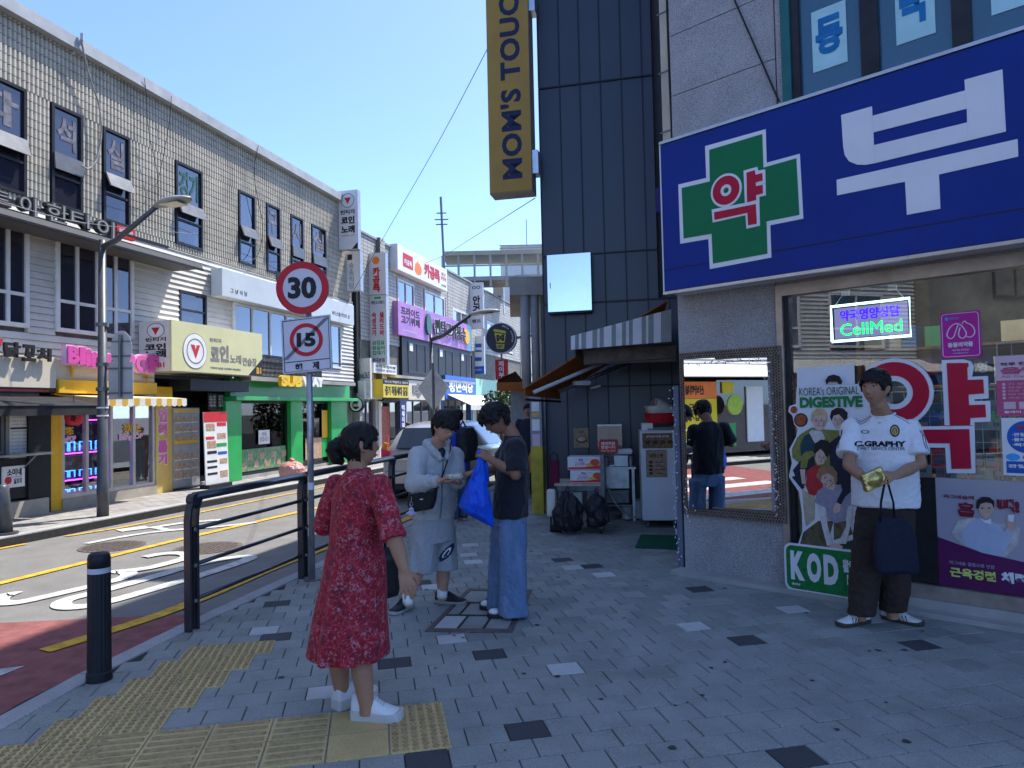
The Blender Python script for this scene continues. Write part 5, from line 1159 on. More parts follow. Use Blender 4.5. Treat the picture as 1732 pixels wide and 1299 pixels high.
m_cream = M('cream_conduit', (.50, .46, .36), .6, .08, 3)
ct.box('conduit', m_cream, -.17, -.10, 3.0, HP, .10, .2); ct.box('conduit', m_cream, -.095, -.03, 3.0, HP, .06, .16)
for z in (3.7, 4.3, 4.9, 5.5, 6.1): ct.box('clamp', m_grey, -.175, -.028, z, z+.015, .052, .06)
ct.mb(MB().tube(smooth_path3([(-.02, .02, 3.0), (-.03, .01, 3.6), (-.015, .02, 4.2), (-.03, .015, 5.2), (-.02, .02, 9)]), .013, 6), 'black_cable', m_black); ct.mb(MB().tube(smooth_path3([(-.03, .02, 3.25), (-.06, .0, 3.42), (-.12, -.01, 3.44), (-.15, 0, 3.52)]), .009, 6).tube(smooth_path3([(-.14, 0, 3.75), (-.08, 0, 3.92), (-.03, .01, 4.05)]), .009, 6), 'black_cable', m_black)
ct.mb(MB().box(-.19, -.14, -.03, .03, 3.50, 3.74).box(-.13, -.09, -.03, .03, 3.52, 3.73), 'junction_box', m_navy)
wr = On(PH, 'stay_wire', 'black wire slanting across the granite panels to the sign', 'wire', .5, 3.5)
p0 = PH.hit(1238, -10, .02); p1 = PH.hit(1318, 172, .02); wr.mb(MB().tube([(p0[0]-.4, -.02, p0[1]+1.0), (p0[0], -.02, p0[1]), (p1[0], -.02, p1[1])], .008, 6), 'wire', m_black)
DK = Plane(G(931, 864).xy, 103.0)
m_char = M('charcoal_panel', (0.030, 0.040, 0.062), 0.38, 0.10, 1.5, spec=0.5, dirt=0.15)
m_chseam = M('charcoal_seam', (0.018, 0.024, 0.036), 0.45, 0.1, 3)
db = On(DK, 'dark_panel_building', 'tall building clad in dark blue grey metal panels with raised seams', 'building', 1, 0)
HD = 9.8
xs = [DK.hit(x, 250)[0] for x in (913.5, 949, 983, 1018, 1053.5, 1089, 1107)]; pw = xs[2]-xs[1]
xs_low = xs[:6]+[xs[5]+pw*k for k in (1, 2, 3)]
zs_ = [0, 1.9, DK.hit(1005, 511)[1], DK.hit(1002, 429)[1], DK.hit(916, 150)[1]]; zs_ += [zs_[-1]+(zs_[-1]-zs_[-2])*k for k in (1, 2, 3) if zs_[-1]+(zs_[-1]-zs_[-2])*k < HD]+[HD]
db.box('core', m_chseam, xs[0]+.01, xs[6], 0, HD, .05, .5); db.box('core', m_chseam, xs[6], xs_low[-1], 0, 3.2, .05, .5)
for za, zb in zip(zs_, zs_[1:]):
 row = xs if zb > 3.3 else xs_low
 for i, (a, b) in enumerate(zip(row, row[1:])):
  db.box('metal_panel', m_char, a+.006, b-.006, za+.008, zb-.008, random.uniform(-.001, .001), .05)
  db.box('raised_seam', m_chseam, a-.008, a+.006, za+.008, zb-.008, -.022, .05)
 db.box('flashing', m_chseam, xs[0], row[-1], zb-.014, zb+.006, -.026, .05)
w0 = Vector(loc(Vector((0, 0, 0)))+(0,))
def dloc(p): d = p-DK.o; return (d.dot(DK.e), -d.dot(DK.n))
cA = DK.world(xs[0]+.01, 0); cB = cA+eL*9; cC = cB+Vector((8, -1, 0)); cD = DK.world(4, 0, -.6)
db.mb(MB().prism([(*dloc(p), 0) for p in (cA+eL*.52, cB, cC, cD)], (0, 0, HD)), 'street_wing', m_chseam, fix=True)
db.box('grey_infill_wall', M('infill_grey', (.13, .135, .15), .7, .1, 2), xs[6], xs[6]+1.6, 3.2, HD, .35, .5)
BS = Plane(DK.world(0, 0, .35).xy, 103.0)
a, zt = BS.hit(819, -120); b, zb = BS.hit(900, 322); zb = (zb+BS.hit(829, 326)[1])/2; a = BS.hit(825, 160)[0]; b = BS.hit(896, 160)[0]
bs = On(BS, 'burger_shop_sign', 'tall ochre blade sign with navy letters reading upwards', 'sign', a, zb)
m_ochre = M('sign_ochre', (.36, .22, .045), .45, .06, 2, dirt=.12); m_navyL = M('navy_letter', (.012, .018, .06), .5)
bs.box('face', m_ochre, a, b, zb, zb+4.6, 0, .02); bs.box('casing', M('casing_grey', (.28, .27, .25), .5), a-.004, b+.004, zb-.012, zb+4.6, .02, .34)
v, f = text_raw("MOM'S TOUCH", .035, 1.08); tz0 = BS.hit(860, 303)[1]; tz1 = BS.hit(860, -2)[1]; Lc = (tz1-tz0)/.885
xr, xl = BS.hit(881, 160)[0], BS.hit(846, 160)[0]
bs.mb(MB().raw([(xr-q[1]*(xr-xl), -.006*q[2], tz0+q[0]*Lc) for q in v], f), 'lettering', m_navyL)
for y0, y1 in ((252, 290), (-20, 12)):
 r = BS.rect(898, y0, 914, y1); bs.box('bracket', m_steel, b+.004, xs[0]+.02, r[2], r[3], .05, .28)
a, zt = DK.hit(925, 432, .18); b, zb = DK.hit(1001, 524, .18)
cb = On(DK, 'steel_cabinet', 'polished steel cabinet fixed to the dark metal panels', 'cabinet', a, zb)
m_pol = M('polished_steel', (.74, .75, .77), .16, .03, 1.2, metal=1.0, bump=.05, bscale=2.2)
cb.box('door', m_pol, a, b, zb, zt, -.18, -.165); cb.box('body', m_chseam, a+.01, b-.01, zb-.03, zt-.005, -.165, .0); cb.box('latch', m_dkframe, a+.035, a+.045, zb+.36, zb+.45, -.19, -.18)
p = G(912, 868)
pt = thing('painted_post', 'square post painted yellow below and grey above at the end of the dark wall', 'post', p, DK.rz)
h0 = .09
build(MB().box(-h0, h0, -h0, h0, 0, 1.02), 'yellow_half', M('post_yellow', (.50, .40, .05), .6, .15, 6, dirt=.3), pt); build(MB().box(-h0+.002, h0-.002, -h0+.002, h0-.002, 1.02, 1.95), 'grey_half', M('post_lilac_grey', (.26, .27, .32), .6, .1, 5), pt)
for z0, z1, mt in ((1.25, 1.42, m_paper), (1.46, 1.52, M('sticker_yellow', (.65, .45, .05), .5)), (1.54, 1.68, m_paper), (1.02, 1.2, m_pinkL), (1.78, 1.86, m_pinkL)): build(MB().box(-.06, .055, -h0-.003, -h0+.004, z0, z1), 'sticker', mt, pt)
m_cvG = M('canvas_grey', (.24, .26, .25), .85, .08, 6); m_cvW = M('canvas_white', (.60, .62, .65), .85, .06, 5, dirt=.15); m_tarp = M('brown_tarp', (.12, .095, .075), .8, .25, 5, bump=.3, bscale=8)
m_orange = M('orange_canvas', (.36, .10, .022), .8, .12, 3); m_pipe = M('pale_pipe', (.50, .50, .49), .4, .1, 5)
SA = Plane(AT(965, 580, 8.55).xy, 103.0)
aw = On(SA, 'grey_striped_awning', 'grey and white striped awning hood over the food stall', 'awning', 0, 2.2)
z7 = lambda x, y: (880+x/6.415, 500+y/6.415)
def sp7(x, y): return SA.hit(*z7(x, y))
top0, top1, bt0, bt1 = sp7(550, 440), sp7(1640, 146), sp7(550, 588), sp7(1640, 497)
def lerp(a, b, t): return (a[0]+(b[0]-a[0])*t, a[1]+(b[1]-a[1])*t)
edges = [550, 597, 640, 668, 718, 790, 842, 868, 915, 1000, 1045, 1112, 1155, 1187, 1230, 1325, 1370, 1395, 1450, 1530, 1640]
for i, (a, b) in enumerate(zip(edges, edges[1:])):
 ta_, tb_ = (a-550)/1090, (b-550)/1090
 aw.poly('valance_stripe', m_cvG if i % 2 else m_cvW, [lerp(bt0, bt1, ta_), lerp(bt0, bt1, tb_), lerp(top0, top1, tb_), lerp(top0, top1, ta_)], -.005+.006*math.sin(i*2.1), .006+.006*math.sin(i*2.1))
aw.mb(MB().prism([(top0[0], .006, top0[1]), (top1[0], .006, top1[1]), (top1[0], 1.7, top1[1]+.08), (top0[0]+.1, 1.7, top0[1]-.02)], (0, 0, -.02)), 'hood_top', m_cvG, fix=True)  # hood depth stretched back to the wall to block light and darken the stall
aw.box('tarp_skirt', m_tarp, bt0[0]+.12, bt1[0]+.05, bt0[1]-.17, bt0[1]+.03, .25, .28); aw.box('tarp_skirt', m_tarp, bt0[0]+.03, bt0[0]+.05, bt0[1]-.08, bt0[1]+.05, .02, .9)
aw.mb(MB().tube([(bt0[0]+.02, .02, bt0[1]+.01), (bt1[0], .02, bt1[1]-.01)], .012, 6).tube([(bt0[0]+.12, .26, bt0[1]-.17), (bt1[0]+.05, .26, bt0[1]-.13)], .014, 6), 'bottom_rail', m_dkframe)
ao = thing('orange_awning', 'orange canvas awning sloping down towards the street beside the dark wall', 'awning', AT(887, 660, 9.2))
r0 = ao.location.copy()
A_, B_, C_, D_ = AT(886, 656, 9.1), AT(946, 664, 10.6), AT(1112, 566, 10.6), AT(1128, 508, 9.3)
def lo(L): return [Vector(p)-r0 for p in L]
q = lo([A_, B_, C_, D_]); nrm = (q[1]-q[0]).cross(q[3]-q[0]).normalized()
build(MB().prism(q, nrm*.012), 'canvas', m_orange, ao, fix=True)
q = lo([A_, B_]); dn = Vector((0, 0, -.10)); build(MB().prism([q[0], q[1], q[1]+dn, q[0]+dn], Vector((.012, -.02, 0))), 'valance', m_orange, ao, fix=True)
q2 = lo([AT(888, 672, 9.1), AT(947, 676, 10.6)]); build(MB().prism([q2[0]-Vector((0, 0, .015)), q2[1]-Vector((0, 0, .015)), q2[1]-Vector((0, 0, .045)), q2[0]-Vector((0, 0, .045))], Vector((.014, -.024, 0))), 'valance_band', M('brown_band', (.06, .02, .015), .8), ao, fix=True)
build(MB().tube(lo([AT(902, 664, 9.1), AT(1042, 604, 9.5)]), .026, 8), 'support_arm', m_pipe, ao, smooth=True); build(MB().tube(lo([AT(945, 662, 10.0), AT(1080, 606, 10.2)]), .03, 8), 'support_arm', m_grey, ao, smooth=True)
lp = thing('work_lamp', 'small flat lamp hanging under the orange awning', 'lamp', AT(986, 648, 9.5)); L0 = lp.location.copy()
build(MB().box(-.13, .09, -.05, .05, -.02, .03), 'housing', m_pipe, lp, rotz=.3); build(MB().box(-.12, .08, -.045, .045, -.024, -.021), 'glass', m_paper, lp, rotz=.3); build(MB().tube([(0, 0, .03), (-.03, 0, .12), (.02, 0, .2)], .006, 5), 'hook', m_grey, lp)
lq = thing('tube_lamp', 'short white tube lamp hanging beside the flat lamp', 'lamp', AT(1007, 655, 9.7)); build(MB().tube([(-.07, 0, -.012), (.07, 0, .018)], .016, 8), 'tube', m_pipe, lq); build(MB().tube([(0, 0, 0), (.02, 0, .25)], .004, 4), 'cord', m_dkframe, lq)
ab = thing('brown_awning', 'old brown awning hanging off the next building along the street', 'awning', AT(838, 668, 13)); r1 = ab.location.copy()
q = [p-r1 for p in (AT(840, 645, 13), AT(889, 625, 13.8), AT(889, 655, 14.2), AT(838, 648, 14.2))]
build(MB().prism([p-r1 for p in (AT(842, 642, 13), AT(872, 628, 13), AT(890, 650, 13.3), AT(840, 652, 13.3))], Vector((0, .6, .02))), 'canvas', M('brown_canvas', (.09, .055, .03), .85, .2, 6), ab, fix=True); build(MB().prism([p-r1 for p in (AT(840, 647, 12.95), AT(886, 646, 12.95), AT(886, 662, 12.95), AT(840, 661, 12.95))], Vector((0, .02, 0))), 'valance', m_orange, ab, fix=True)
FZ = Plane(G(1087, 893).xy, 98.0)
fz = On(FZ, 'freezer', 'tall white freezer on castors with two brown menu sheets', 'freezer', 0, 0)
fzx = FZ.hit(1148, 800)[0]; fzh = FZ.hit(1080, 728)[1]; m_frz = M('freezer_white', (.58, .62, .68), .4, .05, 3, coat=.2)
fz.box('body', m_frz, 0, fzx, .09, fzh, .02, .62, bevel=.012); fz.box('door', m_frz, .0, fzx, .10, fzh-.01, -.035, .015, bevel=.012); fz.box('handle', m_grey, fzx-.035, fzx-.015, .62, .80, -.05, -.035); fz.box('gasket', m_ink, .01, fzx-.01, .10, fzh-.02, .014, .021)
for x in (.07, fzx-.07): fz.mb(MB().tube([(x, .05, .085), (x, .05, .06)], .018, 8).tube([(x-.015, .07, .035), (x+.015, .07, .035)], .035, 10), 'castor', m_grey)
m_kraft = M('kraft_print', (.20, .13, .075), .6, .3, 30); m_nut = M('nut_print', (.10, .045, .025), .6, .3, 40)
r = FZ.rect(1086, 733, 1138, 758, .036); fz.box('menu_sheet', m_kraft, r[0], r[1], r[2], r[3], -.040, -.036); fz.text('호두과자 단팥 슈크림', m_paper, r[0]+.05, r[1]-.05, r[3]-.055, r[3]-.03, -.0405, .001, .02)
for k in range(4): fz.disc('print_cake', m_nut, r[0]+.07+k*.095, (r[2]+r[3])/2-.02, .036, -.0425, -.040, 14, rz=.028)
r = FZ.rect(1092, 761, 1129, 807, .036); fz.box('menu_sheet', M('kraft_pale', (.32, .24, .16), .6, .2, 25), r[0], r[1], r[2], r[3], -.040, -.036); fz.text('엄마손맛', m_ink, r[0]+.05, r[1]-.05, r[3]-.10, r[3]-.05, -.0405, .001, .03)
for k in range(4): fz.disc('print_cake', m_nut, r[0]+.06, r[3]-.16-k*.048, .028, -.0425, -.040, 12, rz=.02); fz.box('print_line', m_ink, r[0]+.12, r[1]-.03, r[3]-.165-k*.048, r[3]-.157-k*.048, -.0415, -.040)
bx_ = On(FZ, 'white_carton', 'white carton lying on top of the freezer under the red basket', 'box', .0, fzh); bx_.box('carton', m_paper, .03, .17, fzh+.0, fzh+.09, .05, .4)
tr = On(FZ, 'baking_tray', 'dark metal tray on top of the freezer', 'tray', .15, fzh); tr.box('tray', m_grey, .10, fzx+.02, fzh+.002, fzh+.02, .02, .05) ; tr.box('base', m_grey, .175, fzx+.02, fzh+.022, fzh+.035, .05, .5)
bk = thing('red_basket', 'red plastic basket on top of the freezer', 'basket', FZ.world(.30, fzh+.09, -.22)); mb = MB()
m_redpl = M('red_plastic', (.50, .015, .03), .4, .08, 8)
rg = []
for z, k in ((0, .80), (.01, .82), (.12, 1.0), (.13, 1.04), (.12, 1.0), (.015, .78)):
 rg.append([(.235*k*math.cos(t)*(1), .16*k*math.sin(t), z) for t in [2*math.pi*i/28 for i in range(28)]])
build(mb.loft(rg), 'shell', m_redpl, bk, smooth=False)
mb = MB()
for i in range(28): t = 2*math.pi*i/28; mb.tube([(.235*.83*math.cos(t), .16*.83*math.sin(t), .015), (.237*1.0*math.cos(t+.12), .162*1.0*math.sin(t+.12), .12)], .004, 4)
tag(build(mb, 'ribs', m_redpl, bk), kind='stuff')
pot = thing('white_pot', 'large white enamel pot lying tilted in the red basket', 'pot', bk.location+Vector((.02, 0, .15))); mb = MB()
ax = Vector((-.86, -.15, .42)).normalized()
pts = [ax*-.14, ax*-.13, ax*-.04, ax*.06, ax*.15, ax*.20, ax*.205, ax*.12]
build(MB().tube([ax*a for a in (-.17, -.16, -.08, .02, .11, .165, .18, .165)], [.04, .10, .128, .135, .132, .124, .10, .095], 20), 'vessel', M('enamel_white', (.60, .58, .52), .35, .12, 7, coat=.3), pot, smooth=True)
CT = Plane(G(944, 902).xy, 100.0)
ct = On(CT, 'steel_cart', 'steel stall cart with a wooden board top and a lower shelf', 'cart', 0, 0)
cw = CT.hit(1020, 880)[0]; ch_ = CT.hit(944, 818)[1]; m_cart = M('cart_steel', (.12, .13, .14), .4, .2, 8, metal=.6); m_board = M('cart_board', (.45, .38, .30), .7, .2, 5)
for x in (.03, cw-.03):
 for y in (.0, .55): ct.box('leg', m_cart, x-.02, x+.02, .04, ch_-.06, y, y+.04)
ct.box('apron', m_cart, 0, cw, ch_-.09, ch_-.03, -.01, .60); ct.box('board_top', m_board, -.03, cw-.02, ch_-.028, ch_, -.03, .62); ct.box('lower_shelf', m_cart, 0.02, cw-.02, .26, .29, .0, .58); ct.box('end_panel', m_cart, cw-.02, cw+.03, .1, ch_+.36, .0, .55)
for x in (.03, cw-.03): ct.mb(MB().tube([(x-.015, .02, .035), (x+.015, .02, .035)], .035, 10), 'castor', m_black)
m_fbox = M('fruit_box_white', (.62, .61, .63), .6, .05, 5); m_peach = M('peach_print', (.55, .08, .03), .5, .3, 30, col2=(.45, .05, .02)); m_yel2 = M('yellow_slice', (.65, .42, .04), .5)
bh = .165
for k, (dx, lab) in enumerate(((.03, 'white fruit carton with red fruit print, lower one of the two on the cart'), (.0, 'white fruit carton with red fruit print, upper one of the two on the cart'))):
 x0 = CT.hit(960, 800)[0]+dx; x1 = x0+.43; z0 = ch_+k*(bh+.004)
 b = On(CT, 'fruit_carton', lab, 'box', x0, z0, 'fruit cartons on the cart'); b.box('carton', m_fbox, x0, x1, z0+.001, z0+bh, .02, .33, bevel=.006); b.box('red_stripe', m_red, x0+.004, x1-.004, z0+.012, z0+.035, .016, .019)
 b.poly('red_wave', m_red, [(x0+.2, z0+.035), (x1-.004, z0+.035), (x1-.004, z0+.06)], .016, .019)
 cx_, cz_ = x1-.085, z0+.095; b.disc('fruit_print', m_peach, cx_, cz_, .06, .013, .018, 14, rz=.042); b.disc('fruit_print', m_yel2, cx_-.075, cz_-.03, .042, .012, .017, 12, rz=.018)
 b.text('고구마', M('pink_text', (.50, .02, .18), .5), x0+.08, x0+.215, z0+.05, z0+.10, .015, .002, .0, shear=.2); b.text('해남', m_ink, x0+.14, x0+.20, z0+.115, z0+.14, .015, .002, .03); b.box('mint_mark', m_greenbox, x0+.22, x0+.28, z0+.13, z0+.145, .016, .019)
m_bagb = M('black_plastic', (.018, .020, .026), .38, .25, 12, bump=.5, bscale=28)
def hangbag(name, label, cx, top, w, h, y, seed):
 t = thing(name, label, 'bag', CT.world(cx, top, -y)); mb = MB(); R = []
 for k in range(13):
  u = k/12; ww = w*(.10+.9*min(1, u*2.2)**.7)*(1-.35*max(0, u-.85)/.15);
  R.append([((ww*.5+.014*math.sin(7*a+seed+u*3))*math.cos(a)+.01*math.sin(u*9+seed), (.5*ww*.55+.010*math.sin(5*a+seed))*math.sin(a), -h*u) for a in [2*math.pi*i/26 for i in range(26)]])
 put(remesh(mb.loft(R[::-1]), .011, 1, [(20, .020, (1.6, 1.6, .6), int(seed*10)), (52, .008, (1.3, 1.3, .7), 3)]), 'sack', m_bagb, t).rotation_euler = (0, 0, CT.rz); build(MB().tube([(-.015, 0, -.02), (-.02, 0, .06), (.0, 0, .09), (.02, 0, .06), (.015, 0, -.02)], .006, 5), 'knot', m_bagb, t); return t
hangbag('black_bag', 'bulky black plastic bag hanging at the left end of the cart', .14, .52, .36, .47, -.07, 0.3); hangbag('black_bag', 'pointed black plastic bag hanging at the right end of the cart', .50, .50, .28, .40, -.06, 1.7)
for x0, x1, z0, z1, y, m_, lab in ((.14, .30, .29, .50, .2, m_paper, 'white carton on the lower shelf of the cart'), (.36, .50, .29, .56, .25, M('pale_tub', (.45, .47, .45), .5), 'pale tub on the lower shelf of the cart')):
 b = On(CT, 'stored_box', lab, 'box', x0, z0); b.box('box', m_, x0, x1, z0, z1, y, y+.2, bevel=.008)
ht = On(CT, 'hand_trolley', 'folded hand trolley with a maroon bag left of the cart', 'trolley', -.12, 0); ht.mb(MB().tube([(-.10, .1, .05), (-.10, .12, .98), (-.05, .12, 1.02), (.0, .12, .98), (.0, .1, .05)], .012, 6), 'handle_frame', m_black); ht.box('maroon_bag', M('maroon_cloth', (.10, .008, .03), .8), -.09, .02, .58, .92, .06, .18, bevel=.02); ht.box('pale_bag', m_siding, -.14, -.02, .2, .55, .0, .12, bevel=.03); ht.mb(MB().tube([(-.11, .1, .05), (.01, .1, .05)], .05, 10), 'wheel', m_black)
wb = On(DK, 'white_block', 'white plastic block on the pavement at the foot of the dark wall', 'block', .1, 0); wb.box('block', m_paper, .02, .22, .0, .16, -.25, -.05, bevel=.02)
WT = Plane(G(1022, 888).xy+Vector((.0, .35)), 99.0)
wt = On(WT, 'work_table', 'steel work table of the stall beside the freezer', 'table', 0, 0); m_inox = M('worn_steel', (.36, .38, .40), .35, .15, 8, metal=.7)
th_ = WT.hit(1030, 790)[1]
wt.box('table_top', m_inox, -.02, .50, th_-.03, th_, -.02, .60); wt.box('front_panel', m_inox, .02, .40, .45, th_-.03, .0, .015)
for x in (.02, .46):
 for y in (.0, .55): wt.box('leg', m_inox, x-.018, x+.018, 0, th_-.03, y, y+.035)
wt.box('under_shelf', m_cart, .02, .46, .2, .22, .02, .55)
dc = On(WT, 'display_case', 'small clear display case on the stall table behind the red notice', 'display case', -.1, th_); x0, x1 = WT.hit(1010, 740)[0], WT.hit(1052, 740)[0]; zt_ = WT.hit(1010, 721)[1]
dc.box('clear_front', GLASS('acrylic', (.85, .87, .87), .8, .02, .12, (.5, .5, .5)), x0, x1, th_+.02, zt_, .12, .126); dc.box('base', m_inox, x0, x1, th_, th_+.02, .10, .4); dc.box('top', m_inox, x0, x1, zt_, zt_+.02, .10, .4); dc.box('tub', m_paper, x0+.02, x0+.14, th_+.26, th_+.34, .16, .3); dc.box('rack', m_inox, x0, x1, th_+.24, th_+.25, .14, .38)
rn = On(WT, 'red_notice', 'red notice with white letters at the front of the stall table', 'sign', x0, th_); r = WT.rect(1013, 745, 1045, 766, .0); rn.box('board', m_red, r[0], r[1], r[2], r[3], -.02, -.012); rn.text('예약주문\n받습니다', m_white, r[0]+.03, r[1]-.03, r[2]+.06, r[3]-.02, -.021, .002, .03); rn.text('010-7131-0673', m_white, r[0]+.03, r[1]-.03, r[2]+.02, r[2]+.045, -.021, .002, .02)
ck = thing('cooking_pot', 'squat steel pot on the stall table', 'pot', WT.world(.05, th_, -.10)); build(MB().tube([(0, 0, 0), (0, 0, .13)], .085, 16), 'body', m_inox, ck); build(MB().tube([(0, 0, .13), (0, 0, .145), (0, 0, .17)], [.09, .07, .015], 16), 'lid', m_inox, ck)
ck = On(WT, 'steel_bin', 'square steel bin on the stall table beside the pot', 'bin', .2, th_); ck.box('bin', m_inox, .20, .40, th_, th_+.16, .02, .2, bevel=.008); ck.box('white_cloth', m_paper, .22, .46, th_+.165, th_+.25, .06, .24, bevel=.03)
for nm, lab, x0, x1, z0, z1, y, mt in (('cup_stack', 'stack of paper cups beside the red notice', .03, .10, th_, th_+.20, .30, m_paper), ('sauce_tub', 'brown sauce tub behind the red notice', -.22, -.12, th_+.0, th_+.13, .2, m_nut), ('storage_crate', 'grey crate on the under shelf of the stall table', .05, .40, .225, .42, .1, m_cart), ('water_can', 'pale water can standing under the stall table', .28, .44, .0, .19, .2, m_pipe), ('steel_kettle', 'steel kettle at the back of the stall table', .36, .50, th_, th_+.14, .38, m_inox), ('white_carton', 'white carton on the ground between the table and the freezer', .46, .58, .0, .24, .3, m_paper)):
 b = On(WT, nm, lab, nm.split('_')[1], x0, z0)
 if nm in ('cup_stack', 'steel_kettle', 'sauce_tub', 'water_can'): b.mb(MB().tube([((x0+x1)/2, y, z0), ((x0+x1)/2, y, z1*.9+z0*.1), ((x0+x1)/2, y, z1)], [(x1-x0)/2*.85, (x1-x0)/2, (x1-x0)/2*.7], 14), 'vessel', mt)
 else: b.box('box', mt, x0, x1, z0, z1, y, y+.25, bevel=.01)
cable('gas_hose', 'grey hose drooping from the stall table to the ground by the freezer', [WT.world(.0, th_-.15, .02), WT.world(.1, .5, .05), WT.world(.22, .2, .05), WT.world(.42, .06, .05), WT.world(.62, .03, .0)], .012, m_cable)
bgx = On(WT, 'paper_bag', 'grey paper bag standing under the stall table', 'bag', -.16, 0); bgx.mb(MB().hexa([(-.16, .1, 0), (.02, .1, 0), (.02, .22, 0), (-.16, .22, 0)], [(-.20, .13, .34), (.0, .13, .36), (.0, .19, .36), (-.2, .19, .34)]), 'bag', M('bag_grey', (.25, .26, .27), .6, .2, 6), fix=True)
ps = On(DK, 'brown_poster', 'brown printed sheet with a bowl stuck on the dark metal wall', 'poster', .6, 1.2); r = DK.rect(970, 724, 996, 757, .02); ps.box('sheet', M('kraft_pale', None), r[0], r[1], r[2], r[3], -.03, -.024); ps.disc('bowl_print', m_nut, (r[0]+r[1])/2+.01, r[2]+.12, .085, -.032, -.03, 16, rz=.05); ps.disc('soup_print', m_board, (r[0]+r[1])/2+.01, r[2]+.13, .065, -.034, -.031, 16, rz=.033); ps.text('국밥', m_ink, r[0]+.07, r[1]-.07, r[3]-.08, r[3]-.04, -.031, .001)
gm = thing('green_mat', 'dark green mat on the paving in front of the freezer', 'mat', G(1110, 917)); q = [p-gm.location for p in (G(1074, 928), G(1146, 930), G(1146, 908), G(1084, 906))]; build(MB().prism([(p.x, p.y, .004) for p in q], (0, 0, .012)), 'mat', M('mat_green', (.01, .09, .055), .95, .2, 30, .5, 150), gm, fix=True)
def post_at(px, py, z=0): return G(px, py, z)
m_lampp = M('lamp_grey', (.095, .10, .105), .45, .12, 5, metal=.4, dirt=.15)
def street_lamp(name, label, base, hgt, arm, dirv, r=.085):
 t = thing(name, label, 'street lamp', base)
 build(MB().tube([(0, 0, 0), (0, 0, .55), (0, 0, .56), (0, 0, hgt)], [r*1.05, r*1.05, r, r*.62], 20), 'pole', m_lampp, t, smooth=True)
 d = dirv; build(MB().tube([(0, 0, hgt-.12), d*.3+Vector((0, 0, hgt-.04)), d*arm+Vector((0, 0, hgt+.42))], [.05, .045, .038], 10), 'arm', m_lampp, t, smooth=True)
 e = d*arm+Vector((0, 0, hgt+.42)); mb = MB(); R = []; q = Vector((-d.y, d.x, 0))
 for u, w, zt_, zb in ((-.05, .04, .03, -.03), (.08, .10, .06, -.04), (.25, .16, .085, -.035), (.45, .16, .085, -.02), (.60, .11, .065, .0), (.68, .03, .03, .01)):
  c = e+d*u+Vector((0, 0, .05*u)); R.append([c+q*w*math.cos(a)+Vector((0, 0, (zt_ if math.sin(a) > 0 else -zb)*math.sin(a))) for a in [2*math.pi*i/16 for i in range(16)]])
 build(mb.loft(R), 'lamp_head', M('lamp_head_grey', (.30, .31, .30), .4, .08, 5), t, smooth=True)
 c = e+d*.34+Vector((0, 0, -.012)); o = build(MB().prism([c+d*-.18+q*.11, c+d*.18+q*.11, c+d*.18-q*.11, c+d*-.18-q*.11], Vector((0, 0, -.014))), 'lens', M('lens_cream', (.62, .58, .45), .3), t, fix=True)
 return t
base = G(174, 873); top = AT(176, 404, base.y)
lampA = street_lamp('street_lamp', 'dark grey street lamp post with a round sign on the far pavement', base, top.z-.02, 1.18, (nL*.97+eL*-.10).normalized())
for z in (2.05, 2.45, 3.1): build(MB().tube([(0, 0, z-.03), (0, 0, z+.03)], .097, 20), 'band', m_grey, lampA)
for z, mt in ((1.75, m_paper), (1.62, m_paper)): build(MB().tube([(0, 0, z-.012), (0, 0, z+.012)], .088, 20), 'tape', mt, lampA)
ts = thing('road_sign_backs', 'back of a round sign above a square plate clamped to the lamp post', 'road sign', AT(203, 640, base.y))
o = ts.location.copy(); m_signback = M('sign_back', (.40, .41, .42), .4, .08, 4, metal=.5)
def loc2(px, py): return AT(px, py, base.y)-o
c = loc2(205, 590); sN = (nL*-.25+eL*1.0).normalized(); sX = Vector((sN.y, -sN.x, 0))
build(MB().tube([loc2(205, 566)+sN*-.04, loc2(205, 672)+sN*-.04], .022, 8), 'pole', m_grey, ts)
build(MB().prism([c+sX*.175*math.cos(a)+Vector((0, 0, .30*math.sin(a))) for a in [2*math.pi*i/32 for i in range(32)]], sN*.012), 'round_plate', m_signback, ts, fix=True)
c2_ = loc2(204, 644); build(MB().prism([c2_+sX*x+Vector((0, 0, z)) for x, z in ((-.20, -.30), (.20, -.30), (.20, .30), (-.20, .30))], sN*.012), 'square_plate', m_signback, ts, fix=True)
for dz in (-.2, .2): build(MB().prism([c2_+sX*x+Vector((0, 0, dz+z)) for x, z in ((-.2, -.015), (.2, -.015), (.2, .015), (-.2, .015))], sN*-.02), 'clamp_bar', m_grey, ts, fix=True); build(MB().tube([c2_+Vector((-.30, -.0, dz)), c2_+Vector((0, 0, dz))], .014, 6), 'bracket', m_grey, ts)
for dz in (-.12, .12): build(MB().prism([c+sX*x+Vector((0, 0, dz+z)) for x, z in ((-.15, -.012), (.15, -.012), (.15, .012), (-.15, .012))], sN*-.02), 'clamp_bar', m_grey, ts, fix=True)
base2 = G(733, 842, ZR); b2p = AT(733, 800, 16.5); street_lamp('street_lamp', 'far street lamp post leaning its arm over the shop fronts down the street', Vector((b2p.x, 16.5, 0)), AT(729, 566, 16.5).z, 1.0, (nL*.97).normalized(), .06)
wsg = thing('diamond_sign', 'blank back of a diamond sign on the far lamp post', 'road sign', AT(733, 658, 16.4)); build(MB().prism([(x, 0, z) for x, z in ((-.36, .02), (0, -.52), (.36, .02), (.0, .52))], (0, .014, 0)), 'plate', M('sign_back_pale', (.52, .50, .44), .5), wsg, fix=True); build(MB().tube([(0, .0, -.6), (0, .0, .6)], .03, 8), 'bracket', m_grey, wsg)
sb_ = G(528, 981); SY = sb_.y
